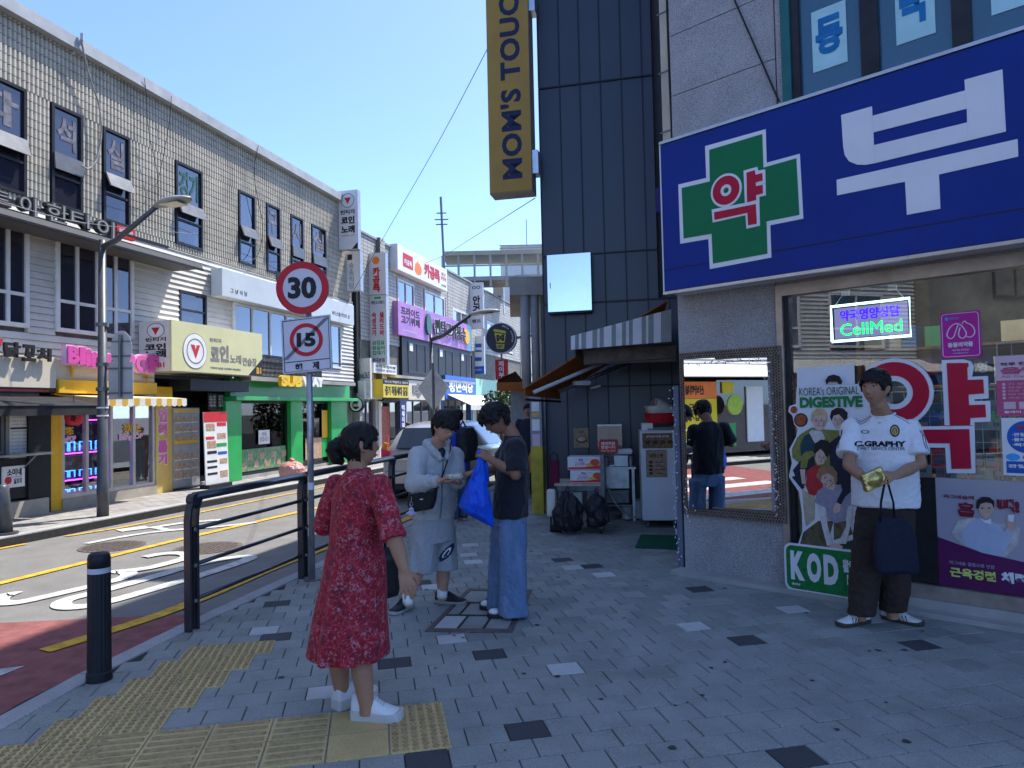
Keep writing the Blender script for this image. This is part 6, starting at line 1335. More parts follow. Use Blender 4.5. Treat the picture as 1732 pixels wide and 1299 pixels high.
sg = thing('speed_sign', 'grey sign pole with a round 30 limit sign over a crossed out 15 plate', 'road sign', sb_)
so = sg.location.copy(); tp_ = AT(521, 470, SY)-so
build(MB().tube([(0, 0, -.02), (tp_.x, 0, tp_.z)], .030, 16), 'pole', M('galvanised', (.42, .43, .44), .38, .15, 8, metal=.7), sg, smooth=True); build(MB().tube([(-.0005, 0, .86), (-.001, 0, .93)], .0315, 16), 'tape', m_paper, sg)
build(MB().tube([(0, 0, -.012), (0, 0, .012)], .075, 16), 'foot_plate', m_grey, sg)
cD = AT(514.5, 488.5, SY)-so; rD = 44.5/1200*SY
def dpoly(name, mat, pts, y0, y1): return build(MB().prism([(x, y0, z) for x, z in pts], (0, y1-y0, 0)), name, mat, sg, fix=True)
def circ(cx, cz, r, n=40): return [(cx+r*math.cos(2*math.pi*i/n), cz+r*math.sin(2*math.pi*i/n)) for i in range(n)]
yy = -.06
m_sgr = M('sign_red_reflective', (.50, .010, .022), .4, .04, 4); m_sgw = M('sign_white_reflective', (.60, .58, .62), .45, .04, 4)
def ring3(name, mat, cx, cz, r0, r1, y0, y1, n=40):
 vs = []; fs = []
 for i in range(n):
  c, t = math.cos(2*math.pi*i/n), math.sin(2*math.pi*i/n); vs += [(cx+r0*c, y0, cz+r0*t), (cx+r1*c, y0, cz+r1*t), (cx+r0*c, y1, cz+r0*t), (cx+r1*c, y1, cz+r1*t)]; j = (i+1) % n
  fs += [(4*i, 4*i+1, 4*j+1, 4*j), (4*i+2, 4*j+2, 4*j+3, 4*i+3), (4*i+1, 4*i+3, 4*j+3, 4*j+1), (4*i, 4*j, 4*j+2, 4*i+2)]
 return build(MB().raw(vs, fs), name, mat, sg, fix=True)
dpoly('disc_back', m_grey, circ(cD.x, cD.z, rD), yy+.004, yy+.016); dpoly('disc_face', m_sgw, circ(cD.x, cD.z, rD-.004), yy, yy+.0045); ring3('disc_ring', m_sgr, cD.x, cD.z, rD*.74, rD, yy-.0025, yy+.001)
def stext(body, x0, x1, z0, z1, y, bold, mat=None): v, f = text_fit(body, x0, x1, z0, z1, y, .002, bold); build(MB().raw(v, f), 'lettering', mat or m_ink, sg)
stext('30', cD.x-rD*.55, cD.x+rD*.53, cD.z-rD*.42, cD.z+rD*.42, yy-.001, .045)
c4 = [AT(478, 543, SY)-so, AT(561, 533, SY)-so, AT(565, 626, SY)-so, AT(482, 634, SY)-so]; c4 = [(p.x, p.z) for p in c4]
cxm = sum(p[0] for p in c4)/4; czm = sum(p[1] for p in c4)/4; rl_ = .045
def bil(u, v): a = lerp(c4[0], c4[1], u); b = lerp(c4[3], c4[2], u); return lerp(a, b, v)
dpoly('plate_back', m_grey, [bil(0, 0), bil(1, 0), bil(1, 1), bil(0, 1)], yy+.004, yy+.014); dpoly('plate_face', m_sgw, [bil(.004, .004), bil(.996, .004), bil(.996, .996), bil(.004, .996)], yy, yy+.0045)
build(MB().tube([(p[0], yy-.001, p[1]) for p in [bil(u, v) for u, v in ((.04, .03), (.96, .03), (.96, .97), (.04, .97), (.04, .03))]], .004, 4, cap=False), 'plate_border', m_ink, sg)
a_, b_ = bil(.04, .79), bil(.96, .79); build(MB().tube([(a_[0], yy-.001, a_[1]), (b_[0], yy-.001, b_[1])], .004, 4), 'plate_border', m_ink, sg)
cc = bil(.5, .41); rr_ = abs(c4[1][0]-c4[0][0])*.335; ring3('plate_ring', m_sgr, cc[0], cc[1], rr_*.76, rr_, yy-.0025, yy+.001); stext('15', cc[0]-rr_*.58, cc[0]+rr_*.56, cc[1]-rr_*.42, cc[1]+rr_*.42, yy-.001, .05)
for k in (-1, 0, 1):
 a_, b_ = bil(.06+.036*k, .74), bil(.93+.036*k, .05); build(MB().tube([(a_[0], yy-.005, a_[1]), (b_[0], yy-.005, b_[1])], .0026, 4), 'cancel_bar', m_ink, sg)
a_, b_ = bil(.25, .96), bil(.40, .83); stext('해', a_[0], b_[0], a_[1], b_[1], yy-.001, .04); a_, b_ = bil(.60, .955), bil(.74, .825); stext('제', a_[0], b_[0], a_[1], b_[1], yy-.001, .04)
for z in (cD.z, czm): build(MB().box(-.035+cD.x, .035+cD.x, yy+.016, .035, z-.02, z+.02), 'clamp', m_grey, sg)
m_rail = M('railing_black', (.014, .017, .024), .32, .12, 8, spec=.6, coat=.25)
FP = [G(325, 1066), G(513, 977), G(664, 905)]
d_ = (FP[1]-FP[0]); FP[2] = FP[1]+(FP[2]-FP[1]);
while len(FP) < 5: FP.append(FP[-1]+Vector((.40, 1.66, 0)).normalized()*1.75 if len(FP) > 3 else FP[-1]+Vector((.36, 1.70, 0)))
rl = thing('railing', 'black steel pedestrian railing along the kerb', 'railing', FP[0]); ro = FP[0].copy()
HT = .985
hz = [.22, .48, .745]
for i, p in enumerate(FP):
 d = ((FP[i+1]-p) if i < len(FP)-1 else (p-FP[i-1])).normalized(); q = Vector((-d.y, d.x, 0)); c = p-ro
 mb = MB()
 for s in (-.042, .042):       # two flat bars forming the post, curved forward at the head
  prof = [(0, 0), (0, HT-.16), (.012, HT-.09), (.04, HT-.035), (.075, HT-.005)]
  R = []
  for a, z in prof:
   cc_ = c+d*(a+s*1.0 if False else a)+d*s+Vector((0, 0, z)); R.append([cc_+d*x+q*y for x, y in ((-.012, -.028), (.012, -.028), (.012, .028), (-.012, .028))])
  mb.loft(R)
 build(mb, 'post', m_rail, rl, fix=True, bevel=.003)
 build(MB().box(-.005, .005, -.02, .02, .05, HT-.22), 'post_web', m_rail, rl, loc=c, rotz=math.atan2(d.y, d.x))
 for z in hz: build(MB().tube([c-q*.032+d*-.005+Vector((0, 0, z)), c-q*.042+d*-.005+Vector((0, 0, z))], .014, 8), 'bolt', m_steel, rl)
 build(MB().tube([c+d*.02-q*.03+Vector((0, 0, HT-.02)), c+d*.02+q*.03+Vector((0, 0, HT-.02))], .045, 14), 'post_cap', m_rail, rl)
for a, b in zip(FP, FP[1:]):
 a_, b_ = a-ro, b-ro; d = (b-a).normalized()
 for z in hz: build(MB().tube([a_+Vector((0, 0, z)), b_+Vector((0, 0, z))], .0165, 10), 'rail', m_rail, rl, smooth=True)
 build(MB().tube([a_+d*.03+Vector((0, 0, HT)), b_+d*.03+Vector((0, 0, HT))], .034, 14), 'handrail', m_rail, rl, smooth=True)
bo = thing('bollard', 'black ribbed bollard with a white band by the yellow paving', 'bollard', G(168, 1150)); r = .067; mb = MB(); n = 48
R = []
for z, k, rib in ((0, 1.08, 0), (.05, 1.08, 0), (.055, 1.0, 0), (.06, 1, 1), (.645, .955, 1), (.65, .955, 0)): R.append([(r*k*(1-(.055 if (rib and i % 3 == 0) else 0))*math.cos(2*math.pi*i/n), r*k*(1-(.055 if (rib and i % 3 == 0) else 0))*math.sin(2*math.pi*i/n), z) for i in range(n)])
m_rub = M('bollard_black', (.017, .018, .023), .5, .15, 10, dirt=.1)
build(mb.loft(R), 'body', m_rub, bo, smooth=False); build(MB().tube([(0, 0, .65), (0, 0, .682)], r*.965, 32), 'band', M('band_white', (.50, .50, .54), .5), bo, smooth=False); build(MB().tube([(0, 0, .682), (0, 0, .74), (0, 0, .762), (0, 0, .770)], [r*.96, r*.95, r*.86, r*.7], 32), 'cap', m_rub, bo, smooth=True)
b3 = thing('leaning_bollard', 'grey leaning bollard on the far kerb at the left edge', 'bollard', G(10, 905)); build(MB().tube([(0, 0, 0), (0, 0, .04)], .15, 20), 'foot', m_lampp, b3); build(MB().tube([(0, 0, .04), (-.06, 0, .66), (-.064, 0, .70)], [.085, .085, .05], 20), 'body', m_lampp, b3, smooth=True); build(MB().tube([(-.057, 0, .60), (-.06, 0, .64)], .088, 20), 'band', m_grey, b3)
cable('overhead_cable', 'thin cable rising across the sky from the shop signs to the top of the frame', [AT(560, 560, 24), AT(655, 390, 20), AT(740, 245, 16), AT(822, 88, 12.5), AT(860, 10, 11.5)], .007, m_black)
cable('overhead_cable', 'thin cable from the far roof to the dark building below the ochre sign', [AT(640, 470, 34), AT(740, 440, 28), AT(810, 395, 20), AT(905, 335, 11.6)], .008, m_black)
m_tile2 = M('grey_tile', (.46, .45, .41), .7, .08, 2, island=.06, dirt=.3)
def tile_wall(bld, s0, s1, z0, z1, d, cs=.30, ch=.13, mat=None, holes=()):
 mb = MB(); z = z0; row = 0
 while z < z1-.02:
  zt = min(z+ch, z1); x = s0
  while x < s1-.02:
   e = min(x+cs, s1); cx_, cz_ = (x+e)/2, (z+zt)/2
   if not any(a-.02 < cx_ < b+.02 and c-.02 < cz_ < dd+.02 for a, b, c, dd in holes):
    n = len(mb.v); mb.raw([(x+.008, -d, z+.008), (e-.008, -d, z+.008), (e-.008, -d, zt-.008), (x+.008, -d, zt-.008), (x+.004, -d+.02, z+.004), (e-.004, -d+.02, z+.004), (e-.004, -d+.02, zt-.004), (x+.004, -d+.02, zt-.004)], [(0, 1, 2, 3), (0, 4, 5, 1), (1, 5, 6, 2), (2, 6, 7, 3), (3, 7, 4, 0)])
   x = e
  z = zt
 tag(bld.mb(mb, 'wall_tiles', mat or m_tile2), kind='stuff')
b2 = On(P, 'tiled_building', 'two storey grey tiled building with a white billboard and a purple sign', 'building', 25, 0)
e2 = 30.3; z2 = 7.62
b2.box('wall', m_grout, 21.62, e2, 2.3, z2, .04, 8); b2.box('inner_wall', m_room, 21.62, e2, 0, 2.3, .8, 8); b2.box('parapet_cap', m_conc2, 21.6, e2+.05, z2, z2+.07, -.05, .3)
win2 = [P.rect(672, 465, 701, 508), P.rect(718, 487, 752, 520)]
W2 = [(a, b, 5.35, 6.6) for a, b, _, _ in win2]
tile_wall(b2, 21.62, e2, 4.0, z2, .0, holes=W2)
for a, b, c, d in W2: b2.window(m_whframe, m_winb, a, b, c, d, 2, (), y=.0, fw=.09, depth=.05)
b2.box('pilaster', m_grout, 22.9, 23.3, 2.3, z2+.1, -.15, .03); tile_wall(b2, 22.9, 23.3, 2.3, z2+.1, .16, .2, .13)
gapb = On(P, 'gap_wall', 'narrow dark drain gap between the two tiled buildings', 'wall', 21.3, 0); gapb.box('pipe', m_black, 21.28, 21.42, 2.2, 6.2, -.02, .1); gapb.box('back', m_conc2, 21.21, 21.61, 0, 7.6, .3, .5)
def LR(x0, y0, x1, y1, d): return P.rect(x0, y0, x1, y1, d)
d = .30
a, zt = P.hit(672, 407, d); b, zb = P.hit(757, 494, d)
s_ = On(P, 'white_billboard', 'white rooftop billboard with an orange flame and red letters', 'sign', a, zb)
zt = (zt+P.hit(756, 460, d)[1])/2; zb = (zb+P.hit(671, 454, d)[1])/2
s_.box('board', m_white, a, b, zb, zt, -d, .02, bevel=.01); h = zt-zb; w = b-a
s_.box('red_badge', m_red, a+w*.09, a+w*.27, zb+h*.22, zb+h*.76, -d-.004, -d+.001); s_.text('카공족', m_white, a+w*.11, a+w*.25, zb+h*.32, zb+h*.55, -d-.005, .003, .03)
s_.poly('flame', m_orangeL, [(a+w*(.37+.075*x), zb+h*(.42+.3*y)) for x, y in ((0, -.95), (.7, -.7), (.95, -.1), (.75, .4), (.5, .45), (.45, .75), (.2, .6), (-.1, 1.05), (-.3, .6), (-.6, .65), (-.8, .2), (-.95, -.3), (-.65, -.8))], -d-.004, -d+.001)
s_.text('카공족', m_red, a+w*.49, a+w*.82, zb+h*.22, zb+h*.80, -d-.004, .004, .06); s_.text('카레 국수\n공기밥 족발', m_red, a+w*.85, a+w*.97, zb+h*.42, zb+h*.78, -d-.004, .003); s_.text('동의대점', m_ink, a+w*.86, a+w*.96, zb+h*.14, zb+h*.24, -d-.004, .003)
d = .22
a, zt = P.hit(673, 508, d); b, zb = P.hit(798, 597, d); zb = (zb+P.hit(674, 562, d)[1])/2; zt = (zt+P.hit(798, 552, d)[1])/2
s_ = On(P, 'purple_sign', 'long pink and purple restaurant sign with bulky white and black letters', 'sign', a, zb); w = b-a; h = zt-zb
m_mauve = M('mauve_print', (.52, .24, .52), .5, .3, .9, col2=(.25, .14, .42))
s_.box('board', m_mauve, a, b, zb, zt, -d, .02); s_.text('프라이드\n고기뷔페', m_ink, a+w*.03, a+w*.24, zb+h*.36, zb+h*.88, -d-.004, .004, .02); s_.text('고기무한·샐러드', m_white, a+w*.05, a+w*.2, zb+h*.12, zb+h*.2, -d-.004, .003)
s_.poly('round_figure', M('figure_teal', (.06, .16, .15), .5), [(a+w*.33+.28*math.cos(t), zb+h*.55+.44*math.sin(t)) for t in [k*.4 for k in range(16)]], -d-.10, -d); s_.text('편탁고기장수', m_white, a+w*.40, a+w*.87, zb+h*.26, zb+h*.84, -d-.06, .02, .05); s_.text('편탁고기장수', m_ink, a+w*.405, a+w*.865, zb+h*.28, zb+h*.82, -d-.088, .02, .015); s_.disc('yellow_figure', m_yellow, a+w*.90, zb+h*.5, .34, -d-.08, -d)
s_.box('teal_end', M('teal_print', (.10, .32, .40), .5), b-w*.07, b, zb, zt, -d-.003, -d+.001)
zd0 = P.hit(675, 636)[1]; zd1 = zb
b2.box('dark_band', m_black, P.hit(676, 600)[0], 33.2, zd0, zd1, -.10, .03); b2.box('ledge', m_conc2, 23.3, 33.3, zd0-.10, zd0, -.30, .03)
for x0, x1 in ((686, 716), (738, 762), (775, 795)):
 a, b = P.hit(x0, 600)[0], P.hit(x1, 600)[0]; b2.window(m_dkframe, m_win, a, b, zd0+.15, zd1-.15, 2, (), y=-.11, fw=.06, depth=.02)
 b2.box('window_notice', m_paper, a+.12, a+.45, zd0+1.0, zd0+1.3, -.125, -.12)
rail2 = On(P, 'window_railing', 'curly black iron window railing under the billboard', 'railing', 24.4, 5.2); mb = MB()
for k in range(22): x = 24.4+k*.27; mb.tube([(x+.12*math.cos(t), -.2, 5.12+.16*math.sin(t)) for t in [j*.7 for j in range(10)]], .012, 4)
mb.tube([(24.3, -.2, 5.32), (30.3, -.2, 5.32)], .02, 5).tube([(24.3, -.2, 4.95), (30.3, -.2, 4.95)], .02, 5); tag(rail2.mb(mb, 'curls', m_black), kind='stuff')
b3 = On(P, 'further_tiled_building', 'grey tiled building beyond the white billboard', 'building', 36, 0)
z3_ = P.hit(770, 466)[1]
b3.box('wall', m_grout, 30.35, 44, 2.3, z3_, .05, 8); b3.box('inner_wall', m_room, 30.35, 44, 0, 2.3, .9, 8); W3b = [(31.0, 33.4, 4.9, 6.3), (36.5, 38.5, 4.9, 6.3), (40, 42, 4.9, 6.3)]; tile_wall(b3, 30.35, 44, 4.5, z3_, .0, .34, .16, holes=W3b)
for a, b, c, d in W3b: b3.window(m_whframe, m_winb, a, b, c, d, 2, (), y=.0, fw=.1)
b3.box('parapet_cap', m_conc2, 30.3, 44, z3_, z3_+.08, -.06, .3)
b4 = On(P, 'beige_far_building', 'plain beige building further along the left side of the street', 'building', 52, 0); b4.box('wall', m_offwhite, 44.1, 62, 0, 6.6, -.1, 8)
for k in range(5): b4.window(m_dkframe, m_win, 45+k*3.2, 46.8+k*3.2, 3.8, 5.4, 2, (), y=-.12)
def shopfront(s0, s1, col, sign, label, text=None, tcol=None, zs=1.95, zt=2.6, d=.25):
 t = On(P, 'small_shop_front', label, 'shop front', s0, 0)
 t.box('sign_board', sign, s0+.02, s1-.02, zs, zt, -d, .03); t.box('pillar', col, s0, s0+.22, 0, zs, -.08, .3); t.box('pillar', col, s1-.22, s1, 0, zs, -.08, .3); t.window(m_grey, m_win, s0+.22, s1-.22, .12, zs, max(2, int((s1-s0)/1.0)), (), y=.02, fw=.06); t.box('sill', m_stonebase, s0+.22, s1-.22, 0, .12, -.02, .2)
 if text: t.text(text, tcol, s0+.4, s1-.4, zs+(zt-zs)*.3, zt-(zt-zs)*.25, -d-.004, .02, .04)
 return t
shopfront(21.3, 22.7, m_conc2, m_offwhite, 'grey phone shop front next to the green shop', zs=2.0, zt=2.6)
t = shopfront(22.75, 24.9, m_beige, m_black, 'dark food shop front with red posters', zs=1.95, zt=2.2)
a, b = P.hit(640, 720)[0], P.hit(658, 720)[0]; t.box('red_poster', M('poster_red', (.42, .10, .06), .5, .4, 12), a, b, .3, 1.75, -.03, .0); a, b = P.hit(664, 720)[0], P.hit(675, 720)[0]; t.box('navy_banner', m_navy, a, b, .25, 1.95, -.30, -.26); t.text('떡\n볶\n이\n막\n걸\n리', m_white, a+.15, b-.15, .5, 1.8, -.305, .003, .03)
t = shopfront(25.0, 29.0, m_beige, m_beige, 'beige bakery front with a round emblem', 'BAKE', m_inkgrey, 2.0, 2.75); t.ring('emblem', m_inkgrey, 26.0, 2.38, .20, .28, -.27, -.25)
shopfront(29.1, 33.4, m_blue, M('cobalt_board', (.04, .14, .50), .5), 'blue shop front behind the far lamp post', '청년식당', m_white, 2.05, 3.1); t = shopfront(33.5, 38.5, m_greenbox, m_greenbox, 'mint green shop front with a white awning', None, None, 2.05, 3.1)
shopfront(38.6, 43.8, m_beige, m_offwhite, 'pale shop front beyond the mint green one', '분식', m_red, 2.1, 3.0)
aw = On(P, 'white_awning', 'bright white awning over the mint green shop', 'awning', 30, 1.8); a, zt = P.hit(738, 690, .9); aw.mb(MB().prism([(29.4, -1.3, 1.75), (36.0, -1.3, 1.75), (36.0, .0, 2.35), (29.4, .0, 2.35)], (0, .0, .03)), 'canvas', m_white, fix=True); aw.box('valance', m_siding, 29.4, 36.0, 1.55, 1.76, -1.31, -1.29)
def blade(s, x0, y0, x1, y1, name, label, face, lines, cat='sign', th=.22, lit=None):
 B = Plane(P.world(s, 0, 0).xy, ANG_ST+90); a, b, zb, zt = B.rect(x0, y0, x1, y1); t = On(B, name, label, cat, a, zb)
 t.box('face', face, a, b, zb, zt, 0, .012, bevel=.004); t.box('casing', m_signback, a-.01, b+.01, zb-.01, zt+.01, .012, th)
 w, h = b-a, zt-zb
 for tx, mt, u0, u1, v0, v1, bo_ in lines: t.text(tx, mt, a+w*u0, a+w*u1, zb+h*v0, zb+h*v1, -.002, .004, bo_)
 t.box('bracket', m_grey, -.05, a+.02, zt-.25*h, zt-.25*h+.05, .06, .1) if a > .06 else None
 return t, a, b, zb, zt
m_wsign = M('lightbox_white', (.66, .65, .64), .4, .04, 3)
t, a, b, zb, zt = blade(20.35, 572, 324, 605, 420, 'coin_karaoke_blade_sign', 'white blade sign with a red triangle emblem at the top of the tiled corner', m_wsign, [('빈티지', m_ink, .12, .86, .595, .675, .03), ('코인', m_ink, .14, .86, .43, .56, .05), ('노래', m_ink, .14, .86, .27, .40, .05), ('연습장 노래', m_inkgrey, .16, .84, .22, .245, .0)])
cx_, cz_, r = (a+b)/2, zb+(zt-zb)*.83, (b-a)*.36; t.ring('emblem_ring', m_inkgrey, cx_, cz_, r*.9, r, -.004, .001); t.poly('emblem_triangle', m_red, [(cx_-r*.5, cz_+r*.4), (cx_+r*.5, cz_+r*.4), (cx_, cz_-r*.5)], -.004, .001); t.poly('corner_patch', m_ink, [(b-.30*(b-a), zb), (b, zb), (b, zb+.22*(b-a)*1.4)], -.004, .001)
t, a, b, zb, zt = blade(20.85, 578, 427, 609, 491, 'restaurant_blade_sign', 'white blade sign with thin brush letters below the karaoke blade sign', m_wsign, [('송\n송\n식\n당', m_ink, .40, .68, .06, .72, -.01)]); t.box('black_square', m_ink, a+(b-a)*.32, a+(b-a)*.58, zb+(zt-zb)*.79, zb+(zt-zb)*.93, -.004, .001)
t, a, b, zb, zt = blade(22.3, 623, 429, 652, 497, 'red_letter_blade_sign', 'white blade sign with an orange flame and big red letters', m_wsign, [('카\n공\n족', m_red, .24, .68, .06, .66, .06)]); t.disc('flame', m_orangeL, a+(b-a)*.45, zb+(zt-zb)*.82, (b-a)*.22, -.004, .001)
t, a, b, zb, zt = blade(22.35, 625, 500, 654, 617, 'menu_blade_sign', 'tall white blade sign with red and green columns of letters', m_wsign, [('숙\n성\n고\n기', m_red, .12, .40, .42, .76, .04), ('샐\n러\n드\n바', m_red, .60, .88, .42, .76, .04), ('삼겹살', m_green, .12, .90, .29, .35, .03), ('항갈비', m_green, .12, .90, .215, .275, .03), ('껍데기', m_green, .12, .90, .145, .205, .03), ('한국본점', m_ink, .14, .88, .04, .10, .02), ('게란고고집스', m_ink, .08, .92, .87, .92, .02)]); t.box('green_arch', m_green, a+(b-a)*.3, a+(b-a)*.7, zb+(zt-zb)*.945, zb+(zt-zb)*.975, -.004, .001)
r = LR(632, 613, 671, 634, .35); t = On(P, 'white_notice_board', 'small white board with black letters under the tall menu blade sign', 'sign', r[0], r[2]); t.box('board', m_wsign, r[0], r[1], r[2], r[3], -.35, -.25); t.text('고기 무한리필', m_ink, r[0]+.1, r[1]-.1, r[2]+(r[3]-r[2])*.55, r[3]-.06, -.352, .003, .02); t.text('기본반찬 샐러드바', m_ink, r[0]+.1, r[1]-.1, r[2]+.06, r[2]+(r[3]-r[2])*.42, -.352, .003, .0)
r = LR(648, 641, 692, 673, .6); t = On(P, 'yellow_box_sign', 'yellow box sign with a black top band and black letters', 'sign', r[0], r[2]); t.box('face', M('bright_yellow', (.66, .50, .04), .45, .05, 3), r[0], r[1], r[2], r[3], -.6, .03); h = r[3]-r[2]; t.box('top_band', m_ink, r[0]-.003, r[1], r[3]-h*.26, r[3]+.003, -.603, -.59); t.text('중기 작품세대 길길', m_ink, r[0]+.15, r[1]-.15, r[2]+h*.12, r[2]+h*.64, -.603, .004, .03); t.text('여기서 작업하고 내려가', m_white, r[0]+.1, r[1]-.1, r[3]-h*.2, r[3]-h*.06, -.606, .003, .0)
B = Plane(P.world(21.5, 0, 0).xy, ANG_ST+90); r = B.rect(588, 607, 627, 674); t = On(B, 'phone_shop_sign', 'pale grey phone shop sign with a bitten fruit mark', 'sign', r[0], r[2]); t.box('face', m_offwhite, r[0], r[1], r[2], r[3], 0, .1); w, h = r[1]-r[0], r[3]-r[2]; t.text('iPhone365', m_ink, r[0]+w*.27, r[0]+w*.97, r[2]+h*.50, r[2]+h*.66, -.002, .004, .01)
def fruit(t, cx_, cz_, r, mat, y):
 t.poly('fruit_mark', mat, [(cx_+r*(.80 if not (-.9 < a < .9 and False) else .8)*math.cos(a)*(1 if not (-.45 < a < .55) else .72), cz_+r*.9*math.sin(a)*(1 if abs(a-1.57) > .35 else .88)) for a in [-3.14+k*.26 for k in range(24)]], y-.003, y+.001); t.poly('fruit_leaf', mat, [(cx_, cz_+r*1.0), (cx_+r*.35, cz_+r*1.5), (cx_+r*.1, cz_+r*1.45)], y-.003, y+.001)
fruit(t, r[0]+w*.15, r[2]+h*.57, w*.085, m_ink, 0); t.text('수리·매입', m_inkgrey, r[0]+w*.08, r[0]+w*.4, r[2]+h*.08, r[2]+h*.13, -.002, .003); t.text('수리·매입', m_inkgrey, r[0]+w*.6, r[0]+w*.92, r[2]+h*.08, r[2]+h*.13, -.002, .003)
B = Plane(P.world(21.0, 0, 0).xy, ANG_ST+90); c = B.hit(602, 684); rr = B.hit(614, 684)[0]-c[0]; t = On(B, 'round_phone_sign', 'small round black and white sign with 365 below the phone shop sign', 'sign', c[0], c[1]); t.disc('rim', m_ink, c[0], c[1], rr, 0, .14); t.disc('face', m_white, c[0], c[1], rr*.84, -.004, .001); fruit(t, c[0], c[1]-.02, rr*.62, m_ink, -.006); t.text('365', m_white, c[0]-rr*.38, c[0]+rr*.38, c[1]-rr*.28, c[1]+rr*.12, -.011, .003, .03)
blade(33.6, 794, 479, 817, 555, 'optician_blade_sign', 'tall white optician blade sign with black letters', m_wsign, [('안\n경', m_ink, .22, .82, .30, .72, .04), ('렌즈', m_ink, .16, .84, .12, .2, .03), ('oo', m_ink, .2, .85, .86, .93, .0)])
t, a, b, zb, zt = blade(34.4, 800, 569, 819, 632, 'blue_brand_blade_sign', 'white blade sign with blue badges and a blue foot', m_wsign, []); w, h = b-a, zt-zb
for v0, v1 in ((.70, .80), (.58, .63), (.34, .44)): t.box('blue_badge', m_blue, a+w*.15, a+w*.8, zb+h*v0, zb+h*v1, -.004, .001)
t.box('blue_foot', m_blue, a, b, zb, zb+h*.2, -.005, .001); t.text('안경렌즈', m_white, a+w*.15, a+w*.8, zb+h*.08, zb+h*.13, -.007, .002)
t, a, b, zb, zt = blade(34.9, 802, 642, 817, 677, 'green_blade_sign', 'small green blade sign with orange and white letters', m_green, [('수\n요\n일', m_white, .3, .7, .15, .85, .02)])
t, a, b, zb, zt = blade(40, 834, 485, 852, 530, 'telecom_blade_sign', 'white blade sign with a blue letter T', m_wsign, [('T', m_blue, .28, .74, .34, .66, .1)]); blade(40.2, 836, 532, 851, 558, 'small_white_blade_sign', 'small white blade sign under the one with a blue T', m_wsign, [('인', m_ink, .3, .7, .3, .7, .02)])
C0 = AT(847, 572, 14.0); rc = 26.5/1200*14
cs_ = thing('round_coffee_sign', 'round dark coffee shop sign with a yellow cup and letters', 'sign', C0, math.radians(-8))
def cpoly(name, mat, pts, y0, y1): return build(MB().prism([(x*rc, y0, z*rc) for x, z in pts], (0, y1-y0, 0)), name, mat, cs_, fix=True)
cpoly('rim', m_signback, circ(0, 0, 1.0), -.02, .16); cpoly('face', M('sign_navy', (.030, .034, .050), .45, .05, 3), circ(0, 0, .94), -.026, -.019)
m_cup = M('cup_yellow', (.60, .52, .05), .45)
cpoly('cup_lid', m_cup, [(-.45, .52), (-.40, .60), (.28, .46), (.36, .38), (.36, .28), (-.42, .44)], -.031, -.025); cpoly('cup', m_cup, [(-.38, .36), (.34, .22), (.26, -.30), (-.28, -.26)], -.031, -.025); cpoly('cup_foot', m_cup, [(-.30, -.36), (.24, -.40), (.20, -.70), (-.24, -.66)], -.031, -.025)
v, f = text_fit('M', -.26*rc, .24*rc, -.20*rc, .22*rc, -.031, .003, .08); build(MB().raw(v, f), 'lettering', M('sign_navy', None), cs_); v, f = text_fit('GC', -.22*rc, .18*rc, -.62*rc, -.42*rc, -.031, .003, .06); build(MB().raw(v, f), 'lettering', M('sign_navy', None), cs_)
for i, chh in enumerate('MEGA COFFEE'):
 if chh == ' ': continue
 an = math.radians(78-i*9.5); v, f = text_fit(chh, -.045*rc, .045*rc, -.05*rc, .05*rc, 0, .003, .02); ca, sa = math.cos(an-math.pi/2), math.sin(an-math.pi/2); v = [(p[0]*ca-p[2]*sa+.78*rc*math.cos(an), -.027+p[1], p[0]*sa+p[2]*ca+.78*rc*math.sin(an)) for p in v]; build(MB().raw(v, f), 'lettering', m_white, cs_)
build(MB().tube([(rc*.9, .08, 0), (rc*2.2, .10, .05)], .025, 6), 'arm', m_grey, cs_)
C1 = AT(848, 625, 14.2); rs2 = thing('red_lane_sign', 'small red sign with white letters under the round coffee sign', 'sign', C1, math.radians(-8)); w, h = 10.5/1200*14.2, 17/1200*14.2
build(MB().box(-w, w, 0, .1, -h, h), 'box', m_red, rs2); v, f = text_fit('제\n이\n부', -w*.45, w*.45, -h*.8, h*.85, -.002, .003, .03); build(MB().raw(v, f), 'lettering', m_white, rs2)
build(MB().tube([(.0, .05, h), (.0, .05, h+.12)], .02, 6), 'hanger', m_grey, rs2)
cl = thing('next_building', 'pale grey building with paired round columns past the dark building', 'building', AT(896, 690, 12.9).xy.to_3d())
co = cl.location.copy(); m_palec = M('pale_column', (.36, .37, .38), .7, .1, 3, dirt=.25)
for x0, x1 in ((882, 898), (899, 913)): p0_, p1_ = AT(x0, 600, 12.9)-co, AT(x1, 600, 12.9)-co; build(MB().tube([((p0_.x+p1_.x)/2, 0, 1.95), ((p0_.x+p1_.x)/2, 0, 3.75)], (p1_.x-p0_.x)/2, 14), 'column', m_palec, cl, smooth=True)
build(MB().box(AT(862, 500, 12.9).x-co.x, 2.5, -.1, 3, AT(896, 500, 12.9).z, AT(896, 474, 12.9).z+.05), 'beam', m_conc2, cl); build(MB().box(.25, 3, .2, 4, 0, 3.7), 'wall', m_palec, cl); build(MB().box(-.35, .35, 1.0, 1.05, 0, 2.05), 'shutter', M('shutter_pale', (.34, .36, .37), .6), cl)
build(MB().tube([(.35, -.25, 2.2), (.36, -.27, 3.9), (.33, -.3, 6.5)], .03, 6), 'drain_pipe', m_black, cl)
fb = thing('covered_footbridge', 'covered steel and glass footbridge crossing high over the far street', 'bridge', (0, 40, 0)); Yb = 40
